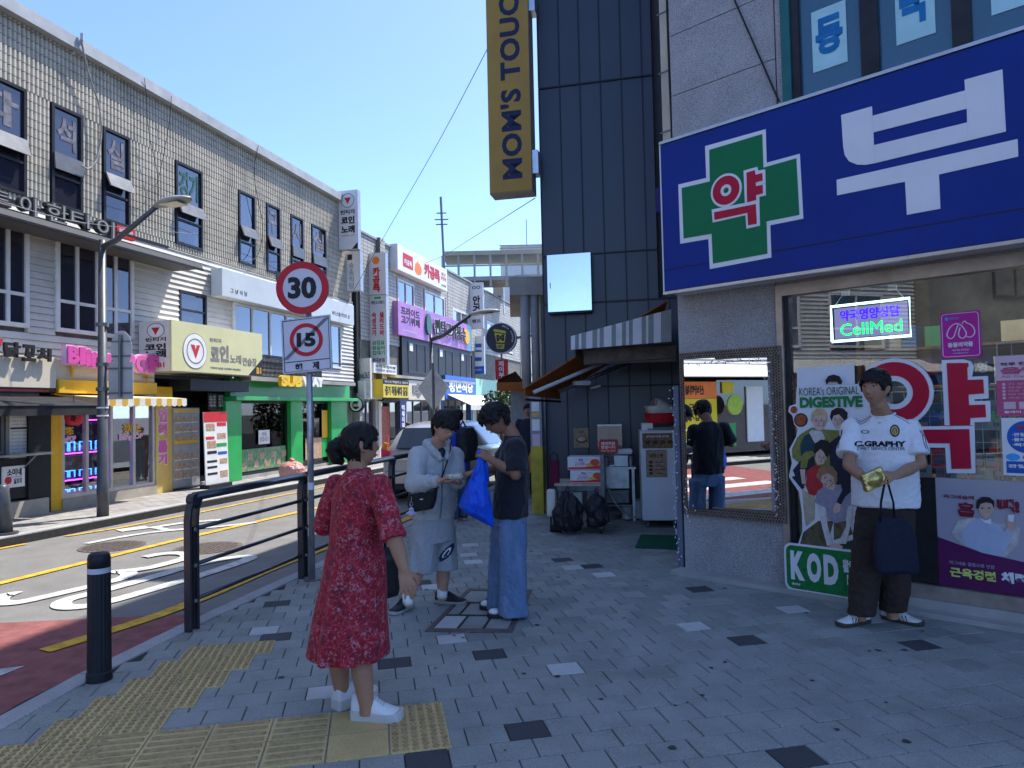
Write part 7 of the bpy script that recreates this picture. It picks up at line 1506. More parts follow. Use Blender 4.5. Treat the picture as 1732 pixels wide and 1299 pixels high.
xa_, xb_ = AT(752, 450, Yb).x, AT(935, 450, Yb).x; zr, zr2, zdk, zd2 = AT(830, 432, Yb).z, AT(830, 439, Yb).z, AT(830, 473, Yb).z, AT(830, 488, Yb).z
m_brs = M('bridge_steel', (.40, .36, .28), .6, .1, 1); build(MB().box(xa_, xb_, -1.3, 1.3, zr2, zr), 'roof', m_brs, fb); build(MB().box(xa_+4, xb_, -1.3, 1.3, zd2, zdk), 'deck', m_conc2, fb)
for k in range(8): x = xa_+(xb_-xa_)*k/7; build(MB().box(x-.06, x+.06, -1.25, -1.15, zdk-.6, zr2), 'bridge_post', m_brs, fb)
build(MB().box(xa_, xb_, -1.24, -1.18, (zdk+zr2)/2-.04, (zdk+zr2)/2+.04), 'bridge_rail', m_brs, fb); build(MB().box(xa_, xb_, -1.22, -1.2, zdk, zr2), 'bridge_glass', GLASS('bridge_glass', (.9, .95, .97), .12, .05), fb); build(MB().box(xa_, xa_+6, -1.2, 1.2, zdk-.25, zdk-.02), 'stair_slab', m_conc2, fb)
for nm, lab, x0, x1, y0, Yd, mt, cat in (('white_block', 'plain white building top behind the footbridge', 846, 935, 415, 60, m_siding, 'building'), ('end_building', 'pale building closing the far end of the street', 800, 935, 520, 52, m_palec, 'building')):
 p0_, p1_ = AT(x0, y0, Yd), AT(x1, y0, Yd); t = thing(nm, lab, cat, (0, Yd, 0)); build(MB().box(p0_.x, p1_.x, 0, 6, 0, p0_.z), 'wall', mt, t)
 for k in range(4):
  xx = p0_.x+(p1_.x-p0_.x)*(k+.5)/4; build(MB().box(xx-.5, xx+.5, -.05, .02, 3.4, 4.8), 'window', m_dkframe, t)
 for zz_ in ((p0_.z-.25, p0_.z) if nm == 'white_block' else (p0_.z-.3, p0_.z)): build(MB().box(p0_.x-.1, p1_.x+.1, -.1, .02, zz_-.05, zz_), 'cornice', m_conc2, t)
ant = thing('antenna_mast', 'thin antenna mast on the far roof', 'antenna', AT(752, 470, 36)); h = AT(749, 333, 36).z-ant.location.z; build(MB().tube([(0, 0, 0), (-.12, 0, h)], .06, 6), 'mast', m_grey, ant)
for dz, w in ((.72, .35), (.80, .25), (.66, .3)): build(MB().tube([(-.1-w, 0, h*dz), (-.1+w, 0, h*dz)], .035, 5), 'cross_arm', m_grey, ant)
ant = thing('antenna_mast', 'very thin rod on the white building behind the footbridge', 'antenna', AT(891, 416, 58)); build(MB().tube([(0, 0, 0), (0, 0, 2.2)], .035, 5), 'mast', m_grey, ant)
for nm, lab, x0, y0, x1, y1, Yd, mt in (('cyan_sign', 'bright cyan shop sign low at the far end of the street', 872, 656, 906, 674, 30, M('cyan_board', (.02, .30, .45), .5)), ('red_far_sign', 'red upright sign standing by the far grey pillar', 825, 727, 833, 748, 22, m_red), ('yellow_far_sign', 'yellow and red sign above the cyan sign', 878, 646, 905, 656, 31, m_yellow)):
 p0_, p1_ = AT(x0, y0, Yd), AT(x1, y1, Yd); t = thing(nm, lab, 'sign', (p0_.x, Yd, p1_.z)); build(MB().box(0, p1_.x-p0_.x, 0, .12, 0, p0_.z-p1_.z), 'board', mt, t)
 if nm == 'red_far_sign': v, f = text_fit('방', .03, p1_.x-p0_.x-.03, .15, .32, -.002, .003, .03); build(MB().raw(v, f), 'lettering', m_white, t); build(MB().box(.03, p1_.x-p0_.x-.03, -.004, 0, .05, .08), 'yellow_line', m_yellow, t)
 if nm == 'cyan_sign': v, f = text_fit('부동산', .1, .7, .12, .34, -.002, .003, .03); build(MB().raw(v, f), 'lettering', m_white, t)
pl_ = thing('far_pillar', 'round grey pillar at the far left shop corner', 'pillar', G(818, 762, -.12)); build(MB().tube([(0, 0, 0), (0, 0, 1.3)], .22, 14), 'shaft', m_palec, pl_)
def leafy(name, label, base, h, r, n, seed):
 t = thing(name, label, 'tree', base); rg_ = random.Random(seed); build(MB().tube([(0, 0, 0), (.04, 0, h*.5), (-.03, .03, h*.8)], [.09, .06, .03], 8), 'trunk', M('bark', (.10, .075, .05), .9), t)
 mb = MB()
 for k in range(n):
  u = rg_.random(); a = rg_.random()*6.283; rr = r*(rg_.random()**.5); c = Vector((rr*math.cos(a), rr*math.sin(a)*.8, h*.45+h*.55*u)); c.x *= 1-.5*abs(u-.4); q = Vector((rg_.gauss(0, 1), rg_.gauss(0, 1), rg_.gauss(0, 1))).normalized()*.07; w_ = q.cross(Vector((rg_.gauss(0, 1), rg_.gauss(0, 1), rg_.gauss(0, 1)))).normalized()*.045; mb.raw([c-q, c+w_, c+q, c-w_], [(0, 1, 2, 3)])
 tag(build(mb, 'crown', M('leaf_green', (.055, .10, .025), .6, .35, 3, island=.35), t), kind='stuff')
leafy('small_tree', 'small leafy tree at the far end beside the red upright sign', Vector((AT(848, 760, 24).x, 24, -.12)), 2.3, .75, 900, 2); leafy('small_tree', 'small dark tree in front of the far beige building behind the boys', Vector((AT(872, 700, 27).x, 27, 0)), 2.6, .7, 700, 5)
def car(label, base, ang, paint, name='parked_car'):
 t = thing(name, label, 'car', base, ang)     # local +y = front, x = right
 L = 4.0; W = .82
 ST = [(-2.0, .70, .74, .52, .36, .82, .86), (-1.96, .76, .80, .60, .26, .92, .98), (-1.80, .80, .82, .60, .24, .96, 1.22), (-1.45, .81, .83, .60, .22, .97, 1.43), (-.8, .82, .83, .60, .21, .96, 1.50), (0, .82, .83, .60, .21, .95, 1.49), (.55, .82, .83, .59, .21, .94, 1.40), (1.05, .81, .82, .62, .22, .92, 1.08), (1.25, .81, .81, .66, .22, .90, .96), (1.7, .79, .78, .60, .24, .82, .86), (1.98, .70, .68, .45, .32, .66, .70)]
 mb = MB(); R = []
 for y, ws, wh, wr, zs, zh, zr_ in ST:
  half = [(ws*.9, zs), (ws, zs+.12), (wh, (zs+zh)*.55), (wh, zh-.03), (wh-.03, zh), (wr+.04, zr_-.05), (wr-.06, zr_)]
  R.append([(x, y, z) for x, z in half]+[(-x, y, z) for x, z in half[::-1]])
 mb.loft(R); o = build(mb, 'body', paint, t, smooth=False, fix=True); s = o.modifiers.new('subsurf', 'SUBSURF'); s.levels = 2; s.render_levels = 2; o.data.polygons.foreach_set('use_smooth', [True]*len(o.data.polygons))
 gl_ = M('car_glass', (.015, .018, .022), .06, .05, 3, spec=.8)
 build(MB().prism([(-.50, -1.985, 1.00), (.50, -1.985, 1.00), (.47, -1.66, 1.36), (-.47, -1.66, 1.36)], (0, -.02, .02)), 'rear_window', gl_, t, fix=True)
 for sx in (-1, 1): build(MB().prism([(sx*.80, -1.60, .99), (sx*.80, .9, .97), (sx*.66, .45, 1.36), (sx*.66, -1.3, 1.38)], (sx*.02, 0, .01)), 'side_window', gl_, t, fix=True)
 m_tl = M('tail_red', (.45, .01, .015), .15, .1, 8, coat=.6); m_or = M('tail_amber', (.60, .16, .02), .2)
 for sx in (-1, 1):
  tl = build(MB().prism([(sx*.80, -1.93, .78), (sx*.60, -2.02, .80), (sx*.62, -2.02, .97), (sx*.80, -1.93, 1.0)], (sx*.03, -.015, 0)), 'tail_light', m_tl, t, fix=True); build(MB().prism([(sx*.80, -1.93, 1.0), (sx*.64, -2.02, .98), (sx*.66, -1.97, 1.10), (sx*.78, -1.86, 1.12)], (sx*.03, -.015, 0)), 'amber_lens', m_or, tl, fix=True)
 build(MB().box(-.76, .76, -2.07, -1.9, .34, .58), 'bumper', paint, t, bevel=.03); build(MB().box(-.55, .55, -2.08, -2.0, .24, .36), 'lower_bumper', m_rub, t, bevel=.02); build(MB().box(-.26, .26, -2.085, -2.0, .64, .75), 'number_plate', m_paper, t); build(MB().box(-.5, .5, -2.02, -1.985, .795, .83), 'chrome_strip', m_steel, t)
 for y in (-1.25, 1.25):
  for sx in (-1, 1):
   w_ = build(MB().tube([(sx*.62, y, .31), (sx*.80, y, .31)], .31, 24), 'wheel', M('tyre_black', (.02, .02, .02), .85), t); build(MB().tube([(sx*.795, y, .31), (sx*.81, y, .31)], .20, 16), 'rim', m_steel, w_)
 return t
m_carp = M('car_silver', (.36, .36, .335), .3, .03, 2, metal=.35, coat=.7)
cc_ = AT(727, 845, 13.1); car('silver white hatchback parked beyond the railing, seen from behind', Vector((cc_.x+.30, 13.1+2.05, ZR)), -math.radians(13.0), m_carp)
car('white car parked far down the street between the boys', Vector((AT(862, 740, 25).x, 27, ZR)), -math.radians(14), m_white)
o1 = On(P, 'corner_store_building', 'beige building across the crossing seen only in the mirror and the window', 'building', -10, 0)
o1.box('wall', M('dull_render', (.22, .20, .17), .85, .15, 1), -32, S0-.05, 2.6, 11.5, -.4, 9); o1.box('inner_wall', m_conc2, -32, S0-.05, 0, 2.6, .3, 9)
for k in range(3): o1.window(m_dkframe, m_winb, -30+k*7.5, -24.5+k*7.5, 4.6, 6.3, 6, (), y=-.42, fw=.1)
o1.disc('green_roundel', m_green, -18.0, 5.5, .5, -.50, -.44)
shm = On(P, 'mirror_shop_front', 'yellow shop front across the street reflected in the mirror', 'shop front', 0, 0)
m_cy = M('canary_print', (.75, .58, .02), .5, .05, 2)
yb0, yb1 = -3.9, -2.3
shm.box('banner', m_cy, yb0, yb1, .45, 1.75, -.10, -.06); shm.box('orange_heading', m_orangeL, yb0, yb1, 1.76, 2.25, -.11, -.06); shm.text('신바떡볶이', m_ink, yb0+.5, yb1-.2, 1.86, 2.15, -.115, .004, .03); shm.text('노브랜드\n더가깝게', m_ink, yb0+.25, yb1-.5, 1.1, 1.62, -.105, .004, .03)
shm.box('magenta_panel', M('rose_print', None), -2.25, -1.5, .6, 2.2, -.1, -.06); shm.box('glass_front', m_win, -8, yb0-.1, .1, 2.3, .0, .02); shm.box('white_panel', m_paper, -5.9, -5.2, .4, 2.1, -.05, -.01); shm.disc('round_sign', M('lime_roundel', (.35, .50, .05), .5), -4.35, 1.55, .30, -.4, -.34); shm.box('green_poster', m_green, -4.7, -4.1, .3, 1.0, -.05, -.01); shm.box('yellow_poster', m_cy, -4.65, -4.2, 1.9, 2.25, -.05, -.01)
aw = On(P, 'white_mirror_awning', 'white awning over the yellow shop front reflected in the mirror', 'awning', 0, 2.3); aw.mb(MB().prism([(-9, -1.0, 2.35), (6.0, -1.0, 2.35), (6.0, .0, 2.75), (-9, .0, 2.75)], (0, 0, .03)), 'canvas', m_siding, fix=True)
mr = thing('far_railing', 'pale railing across the crossing reflected in the mirror', 'railing', P.world(0, 0, 1.5))
for z in (.3, .6, .9): build(MB().tube([(-2.5, 0, z), (5.5, 0, z)], .025, 6), 'rail', m_pipe, mr, rotz=P.rz)
for x in (-2.5, -.5, 1.5, 3.5, 5.5): build(MB().tube([(x, 0, 0), (x, 0, .95)], .03, 6), 'post', m_pipe, mr, rotz=P.rz)
def skinmat(name, c):
 m = M(name, c, .55, .06, 14, bump=.08, bscale=120, coords='obj'); b = [n for n in m.node_tree.nodes if n.type == 'BSDF_PRINCIPLED'][0]
 b.inputs['Subsurface Weight'].default_value = .12; b.inputs['Subsurface Radius'].default_value = (.012, .005, .003); b.inputs['Subsurface Scale'].default_value = 1.0; return m
SK1 = skinmat('skin_tan', (.36, .19, .115)); SK2 = skinmat('skin_light', (.47, .27, .18)); SK3 = skinmat('skin_brown', (.27, .135, .08))
m_hair = M('hair_black', (.0055, .0045, .0045), .5, .3, 60, bump=.6, bscale=140, coords='obj', spec=.25, stretch=(1, 1, .25))
m_eyew = M('eye_white', (.55, .52, .50), .3); m_eyed = M('eye_dark', (.012, .009, .008), .15); m_lip = M('lip', (.30, .10, .085), .45)
def frame(az): a = math.radians(az); return Vector((math.sin(a), math.cos(a), 0)), Vector((math.cos(a), -math.sin(a), 0))
def oval(c, rt, fw, rx, ry, n=32, p=2.0, fn=None):
 out = []
 for k in range(n):
  t = 2*math.pi*k/n; ct, st = math.cos(t), math.sin(t); e = 2/p
  x = abs(ct)**e*math.copysign(1, ct); y = abs(st)**e*math.copysign(1, st); q = 1+(fn(t) if fn else 0)
  out.append(c+rt*(rx*x*q)+fw*(ry*y*q))
 return out
def limb(mb, pts, rad, n=14, ext=True):
 """tapered limb with rounded ends"""
 mb.tube(pts, rad, n)
 mb.sphere(pts[0], rad[0], n, 8); mb.sphere(pts[-1], rad[-1], n, 8)
 for p, r in zip(pts[1:-1], rad[1:-1]): mb.sphere(p, r*.995, n, 8)
def head_grid(mb, C, f, r, u, S=1.0, nose=1.0, jaw=1.0):
 nu, nv = 56, 44
 def P(x, y, z): return C+r*(x*S)+f*(y*S)+u*(z*S)
 vs = []; fs = []
 def shape(th, ph):
  X = math.sin(ph)*math.cos(th); Y = math.sin(ph)*math.sin(th); Z = math.cos(ph)
  x, y, z = X*.076, Y*.096, Z*.117
  if z < 0:
   t = -z/.117; x *= 1-.30*t**1.6*jaw;
   if y < 0: y *= 1-.42*t;
   else: y = y*(1-.05*t)+.006*t
  if y < 0 and z > -.02: y *= 1.06
  if y > 0:
   fy = max(0, min(1, (y-.03)/.05)); g = lambda x0, z0, sx, sz: math.exp(-((x-x0)/sx)**2-((z-z0)/sz)**2)
   y -= .006*fy*(1-min(1, abs(x)/.06))*.6                      # flatten the face
   d = 0
   d += .019*nose*math.exp(-(x/.0095)**2)*math.exp(-((z+.026)/.013)**2)+.010*nose*math.exp(-(x/.008)**2)*math.exp(-((z+.006)/.020)**2)
   d += .006*nose*math.exp(-((abs(x)-.012)/.007)**2-((z+.030)/.008)**2)
   d -= .0085*(g(.031, .012, .015, .010)+g(-.031, .012, .015, .010))
   d += .0042*math.exp(-((abs(x)-.030)/.018)**2-((z-.030)/.007)**2)
   d += .0065*math.exp(-(x/.020)**2-((z+.056)/.0055)**2)+.0062*math.exp(-(x/.017)**2-((z+.069)/.006)**2)-.003*math.exp(-(x/.02)**2-((z+.0625)/.0025)**2)
   d -= .003*math.exp(-(x/.02)**2-((z+.080)/.006)**2); d += .006*math.exp(-(x/.022)**2-((z+.100)/.014)**2)
   d += .003*math.exp(-((abs(x)-.042)/.018)**2-((z+.015)/.018)**2)
   y += d*fy
  return x, y, z
 for j in range(nv+1):
  ph = math.pi*j/nv
  for i in range(nu): vs.append(P(*shape(2*math.pi*i/nu, ph)))
 for j in range(nv):
  for i in range(nu):
   a = j*nu+i; b = j*nu+(i+1) % nu; fs.append((a, a+nu, b+nu, b))
 fs.append(tuple(range(nu))); fs.append(tuple(range(nv*nu+nu-1, nv*nu-1, -1)))
 mb.raw(vs, fs)
 R3 = Matrix((r, f, u)).transposed()
 for s in (-1, 1):      # ears
  e = P(s*.078, -.008, -.004); A = R3 @ Matrix.Rotation(s*.35, 3, 'Z')
  mb.sphere(e, (.008*S, .019*S, .031*S), 12, 10, A); mb.sphere(P(s*.082, -.018, .004), (.006*S, .012*S, .026*S), 10, 8, A); mb.sphere(P(s*.075, .0, -.03), (.007*S, .009*S, .010*S), 8, 6, A)
 return shape
def face_parts(root, C, f, r, u, S, glasses=False, skin=None):
 def P(x, y, z): return C+r*(x*S)+f*(y*S)+u*(z*S)
 for s in (-1, 1):
  mb = MB(); R3 = Matrix((r, f, u)).transposed(); mb.sphere(P(s*.031, .0735, .011), (.0135*S, .007*S, .0048*S), 12, 8, R3); e = build(mb, 'eye', m_eyew, root, smooth=True)
  mb = MB(); mb.sphere(P(s*.031, .0785, .0115), (.0062*S, .0032*S, .0048*S), 10, 6, R3); build(mb, 'iris', m_eyed, e, smooth=True)
  build(MB().tube([P(s*.016, .080, .0125), P(s*.024, .0825, .0165), P(s*.034, .081, .0165), P(s*.046, .073, .012)], [.0012*S, .0020*S, .0020*S, .0010*S], 6), 'eyelid', m_eyed, root, smooth=True)
  build(MB().tube([P(s*.015, .089, .031), P(s*.028, .0885, .036), P(s*.042, .081, .035), P(s*.052, .071, .029)], [.0022*S, .0034*S, .0030*S, .0012*S], 6), 'eyebrow', m_hair, root, smooth=True)
 build(MB().tube([P(-.021, .081, -.0625), P(-.009, .0915, -.0605), P(0, .0935, -.0615), P(.009, .0915, -.0605), P(.021, .081, -.0625)], [.0015*S, .0042*S, .0038*S, .0042*S, .0015*S], 8, flat=.8), 'mouth', m_lip, root, smooth=True)
 if glasses:
  mb = MB()
  for s in (-1, 1):
   mb.tube([P(s*.033+.022*math.cos(t), .098, .008+.019*math.sin(t)) for t in [k*math.pi/9 for k in range(19)]], .0013*S, 5); mb.tube([P(s*.055, .097, .012), P(s*.074, .07, .012), P(s*.078, -.01, .012)], .0013*S, 5)
  mb.tube([P(-.012, .098, .010), P(0, .101, .012), P(.012, .098, .010)], .0013*S, 5); build(mb, 'glasses', m_grey, root)
def hair_shell(mb, C, f, r, u, S, top=.020, side=.010, line=None, n=190, seed=1, fringe=.03, back=.0, lock=.055, mess=.012):
 """cap of hair above a hairline plus many overlapping locks; line(th) = lowest z for a direction th (0 = right, 90 = face)"""
 rg_ = random.Random(seed); nu, nv = 48, 22; vs = []; fs = []
 line = line or (lambda th: .045)
 def pt(th, z, off):
  z_ = max(-.116, min(.1165, z)); k = math.sqrt(max(0, 1-(z_/.117)**2)); x, y = .076*k*math.cos(th), .096*k*math.sin(th)
  if z_ < 0: t = -z_/.117; x *= 1-.30*t**1.6; y *= (1-.42*t) if y < 0 else 1
  if y < 0: y *= 1.06
  nrm = Vector((x/.076**2, y/.096**2, z_/.117**2)).normalized(); q = Vector((x, y, z_))+nrm*off
  return C+r*(q.x*S)+f*(q.y*S)+u*(q.z*S), r*nrm.x+f*nrm.y+u*nrm.z
 for j in range(nv+1):
  for i in range(nu):
   th = 2*math.pi*i/nu; lo = line(math.degrees(th) % 360); z = .117-(.117-lo)*(j/nv)**1.15; o = top*(max(0, z)/.117)+side*(1-max(0, z)/.117); o *= 1-.72*(j/nv)**4; o += .002*math.sin(9*th+j)+.0015*math.sin(17*th)
   vs.append(pt(th, z, o)[0])
 for j in range(nv+1):           # inner skin, reversed
  for i in range(nu):
   th = 2*math.pi*i/nu; lo = line(math.degrees(th) % 360); z = .117-(.117-lo)*(j/nv)**1.15; vs.append(pt(th, z, -.006)[0])
 L = (nv+1)*nu
 for j in range(nv):
  for i in range(nu):
   a = j*nu+i; b = j*nu+(i+1) % nu; fs.append((a, a+nu, b+nu, b)); fs.append((L+a, L+b, L+b+nu, L+a+nu))
 for i in range(nu):
  a = nv*nu+i; b = nv*nu+(i+1) % nu; fs.append((a, L+a, L+b, b))
 fs.append(tuple(range(nu))); fs.append(tuple(L+k for k in range(nu-1, -1, -1)))
 mb.raw(vs, fs)
 for k in range(n):
  th = rg_.uniform(0, 2*math.pi); lo = line(math.degrees(th) % 360); z = lo+(.112-lo)*rg_.random()**.8; o = top*(max(0, z)/.117)+side*(1-max(0, z)/.117)
  p0, n0 = pt(th, min(.114, z+.02), o*.7); ln = lock*rg_.uniform(.6, 1.2)
  p1, n1 = pt(th+rg_.gauss(0, .10), z-ln*.35, o+.002); p2, n2 = pt(th+rg_.gauss(0, .16), max(z-ln*.8, lo-fringe*(1 if 30 < math.degrees(th) < 150 else .4)), o*.9+rg_.uniform(0, mess))
  w = rg_.uniform(.006, .012)*S; mb.tube([p0, p1, p2], [w*.8, w, w*.15], 6, flat=.55, up=n0)
def hand(mb, W, d, n, thumb, S=1.0, curl=.5, spread=.10, side=None):
 """wrist W, finger direction d, palm normal n (the side fingers curl to), thumb = direction of the thumb side"""
 d = d.normalized(); n = (n-d*n.dot(d)).normalized(); t = (thumb-d*thumb.dot(d)-n*thumb.dot(n)).normalized()
 pc = W+d*.046*S; R3 = Matrix((t, n, d)).transposed(); mb.sphere(pc, (.040*S, .0145*S, .050*S), 14, 10, R3); mb.tube([W-d*.02*S, W+d*.03*S], [.024*S, .030*S], 12, flat=.62, up=t)
 for k, (off, ln, cu) in enumerate(((.033, .074, .8), (.011, .083, 1.0), (-.011, .077, 1.05), (-.032, .060, 1.15))):
  b = W+d*.086*S+t*off*S; dd = (d+t*(off*spread*50)).normalized(); p = [b-dd*.02*S, b]; a = 0
  for q, fr in enumerate((.45, .32, .23)):
   a += curl*cu*(.55, .85, .6)[q]; v = dd*math.cos(a)+n*math.sin(a); p.append(p[-1]+v*ln*fr*S)
  rr = [.0092*S, .0086*S, .0078*S, .0072*S, .0058*S]; mb.tube(p, rr, 10)
  for pp_, r_ in zip(p, rr): mb.sphere(pp_, r_*.995, 10, 6)
 b = W+d*.026*S+t*.026*S; v1 = (t*.72+d*.62+n*.30).normalized(); v2 = (t*.28+d*.85+n*(.25+.45*curl)).normalized(); p = [b-v1*.01*S, b+v1*.036*S, b+v1*.036*S+v2*.030*S, b+v1*.036*S+v2*.054*S]; rr = [.0145*S, .0115*S, .0100*S, .0072*S]; mb.tube(p, rr, 10)
 for pp_, r_ in zip(p, rr): mb.sphere(pp_, r_*.995, 10, 6)
def shoe(root, heel, d, L, W, H, upper, sole_m, sole_h=.03, stripes=None, laces=None, low=False):
 """a shoe from the heel along d on the ground"""
 d = d.normalized(); q = Vector((-d.y, d.x, 0)); up = Vector((0, 0, 1)); O = Vector((heel.x, heel.y, heel.z))
 prof = [(0, .62, .90), (.04, .80, 1.0), (.18, .86, .98), (.32, .86, 1.0), (.45, .90, .84), (.6, .98, .62), (.75, 1.0, .50), (.88, .90, .42), (.96, .66, .33), (1.0, .30, .22)]
 R = []
 for u_, w, h in prof:
  c = O+d*(u_*L)+up*sole_h*.8; hh = H*h-sole_h*.8; w2 = W/2*w; R.append([c+q*w2*x+up*hh*z for x, z in ((-.96, 0), (-1.0, .22), (-.88, .55), (-.55, .88), (-.2, 1), (.2, 1), (.55, .88), (.88, .55), (1.0, .22), (.96, 0))])
 mb = MB().loft(R); me = remesh(mb, .006, 3); s = put(me, 'shoe', upper, root)
 R = []
 for u_, w, h in prof:
  c = O+d*((u_-.5)*L*1.03+.5*L); w2 = W/2*w*1.07; tk = sole_h*(1.12 if u_ < .4 else (.95 if u_ < .9 else 1.05)); lift = .006*max(0, (u_-.8)/.2); R.append([c+q*-w2*.96+up*lift, c+q*-w2+up*(tk*.5+lift), c+q*-w2+up*(tk+lift), c+q*w2+up*(tk+lift), c+q*w2+up*(tk*.5+lift), c+q*w2*.96+up*lift])
 so_ = build(MB().loft(R), 'sole', sole_m, s, fix=True, bevel=.004)
 bvh = BVHTree.FromPolygons([v.co.copy() for v in me.vertices], [tuple(p.vertices) for p in me.polygons])
 def surf(u_, sd, hz):     # a point on the flank
  o_ = O+d*(u_*L)+q*sd*.2+up*hz; hit = bvh.ray_cast(o_, q*-sd); return hit[0] if hit[0] else o_-q*sd*(.2-W/2)
 if stripes:
  for sd in (-1, 1):
   for k in range(3):
    u_ = .46+.085*k; a_ = surf(u_+.05, sd, sole_h*1.1); b_ = surf(u_-.02, sd, sole_h+.028); mb = MB().tube([a_+q*sd*.001, (a_+b_)/2+q*sd*.003, b_+q*sd*.001], .0062, 6, flat=.35, up=q*sd); build(mb, 'stripe', stripes, s)
 if laces:
  for k in range(5):
   u_ = .42+.055*k; hit = bvh.ray_cast(O+d*(u_*L)+up*.4, -up); z = (hit[0]-O).z if hit[0] else H*.7; c = O+d*(u_*L)+up*(z+.001); build(MB().tube([c-q*W*.19-up*.005, c+up*.002, c+q*W*.19-up*.005], .0036, 6), 'lace', laces, s)
 return s
def bvh_of(me): return BVHTree.FromPolygons([v.co.copy() for v in me.vertices], [tuple(p.vertices) for p in me.polygons])
def project(root, me, verts, faces, mat, d, name='print', off=.0022, parent=None):
 """lay flat print on a garment: every vertex is dropped along d onto the cloth"""
 b = bvh_of(me); out = []
 for v in verts:
  v = Vector(v); h = b.ray_cast(v-d*.5, d); out.append((h[0]-d*off) if h[0] else v)
 return build(MB().raw(out, faces), name, mat, parent or root)
def gridprint(c, rt, up, w, h, nx=10, ny=6, cond=None):
 vs = []; fs = []
 for j in range(ny+1):
  for i in range(nx+1): vs.append(c+rt*(w*(i/nx-.5))+up*(h*(j/ny-.5)))
 for j in range(ny):
  for i in range(nx):
   if cond is None or cond((i+.5)/nx-.5, (j+.5)/ny-.5): a = j*(nx+1)+i; fs.append((a, a+1, a+nx+2, a+nx+1))
 return vs, fs
UP = Vector((0, 0, 1))
def textprint(body, c, rt, w, h, bold): v, f = text_raw(body, bold); return [c+rt*(w*(q[0]-.5))+UP*(h*(q[1]-.5))+(rt.cross(UP))*(.0006*q[2]) for q in v], f
def headframe(az, pitch, roll=0):
 f0, r0_ = frame(az); p = math.radians(pitch); f = f0*math.cos(p)+UP*math.sin(p); u = UP*math.cos(p)-f0*math.sin(p); q = math.radians(roll); r = r0_*math.cos(q)+u*math.sin(q); u2 = u*math.cos(q)-r0_*math.sin(q); return f, r, u2
p0 = Vector((-.842, 3.82, 0)); wm = thing('person', 'woman in a red floral dress and white sneakers seen from behind', 'person', p0)
def A(px, py, Y): return AT(px, py, Y)-p0
F, Rt = frame(48)
C = A(609, 753, 3.84); hf, hr, hu = headframe(62, 2)
S = .98
sR, eR, wR = A(641, 822, 3.71), A(664, 903, 3.63), A(683, 962, 3.56); sLf, eL_, wLf = A(569, 822, 3.95), A(548, 888, 3.97), A(585, 880, 4.14)
hipR, kR, aR = A(616, 985, 3.76), A(609, 1098, 3.77), A(620, 1184, 3.72); hipL, kL, aL = A(585, 985, 3.88), A(574, 1098, 3.90), A(578, 1172, 3.89)
aR.z, aL.z = .085, .085
mb = MB(); head_grid(mb, C, hf, hr, hu, S)
nb_ = A(606, 800, 3.84)
mb.tube([C+hu*-.05*S-hf*.02, C+hu*-.11-hf*.022, nb_, nb_-UP*.05], [.052, .052, .058, .075], 16)
pel = A(600, 960, 3.82)
mb.loft([oval(pel-UP*.1, Rt, F, .12, .09), oval(pel, Rt, F, .14, .11), oval(pel+UP*.2, Rt, F, .12, .095), oval(nb_-UP*.14, Rt, F, .13, .095), oval(nb_-UP*.04, Rt, F, .11, .07), oval(nb_, Rt, F, .05, .045)])
limb(mb, [sR, eR, (eR+wR)/2+UP*.01, wR], [.046, .042, .040, .027]); limb(mb, [sLf, eL_, wLf], [.046, .042, .027])
hd = (A(690, 1000, 3.53)-wR); hand(mb, wR, hd, (-Rt*.8+F*.3), F, .93, .42); hand(mb, wLf, Vector((.4, .5, .2)), UP, Rt, .9, .6)
limb(mb, [hipR, kR, kR*.45+aR*.55+Vector((-.006, -.012, .05)), aR], [.080, .060, .057, .039]); limb(mb, [hipL, kL, kL*.45+aL*.55+Vector((-.006, -.01, .05)), aL], [.080, .060, .057, .039])
mb.tube([aR, aR-UP*.05], [.038, .04], 12); mb.tube([aL, aL-UP*.05], [.038, .04], 12)
put(remesh(mb, .0055, 2), 'body', SK1, wm); face_parts(wm, C, hf, hr, hu, S)
md = M('dress_red', (.36, .010, .030), .62, .25, 14, coords='obj', col2=(.19, .004, .014), sheen=.04); nt = md.node_tree; bs_ = [n for n in nt.nodes if n.type == 'BSDF_PRINCIPLED'][0]; cur = bs_.inputs['Base Color'].links[0].from_socket
tc = N(nt, 'ShaderNodeTexCoord')
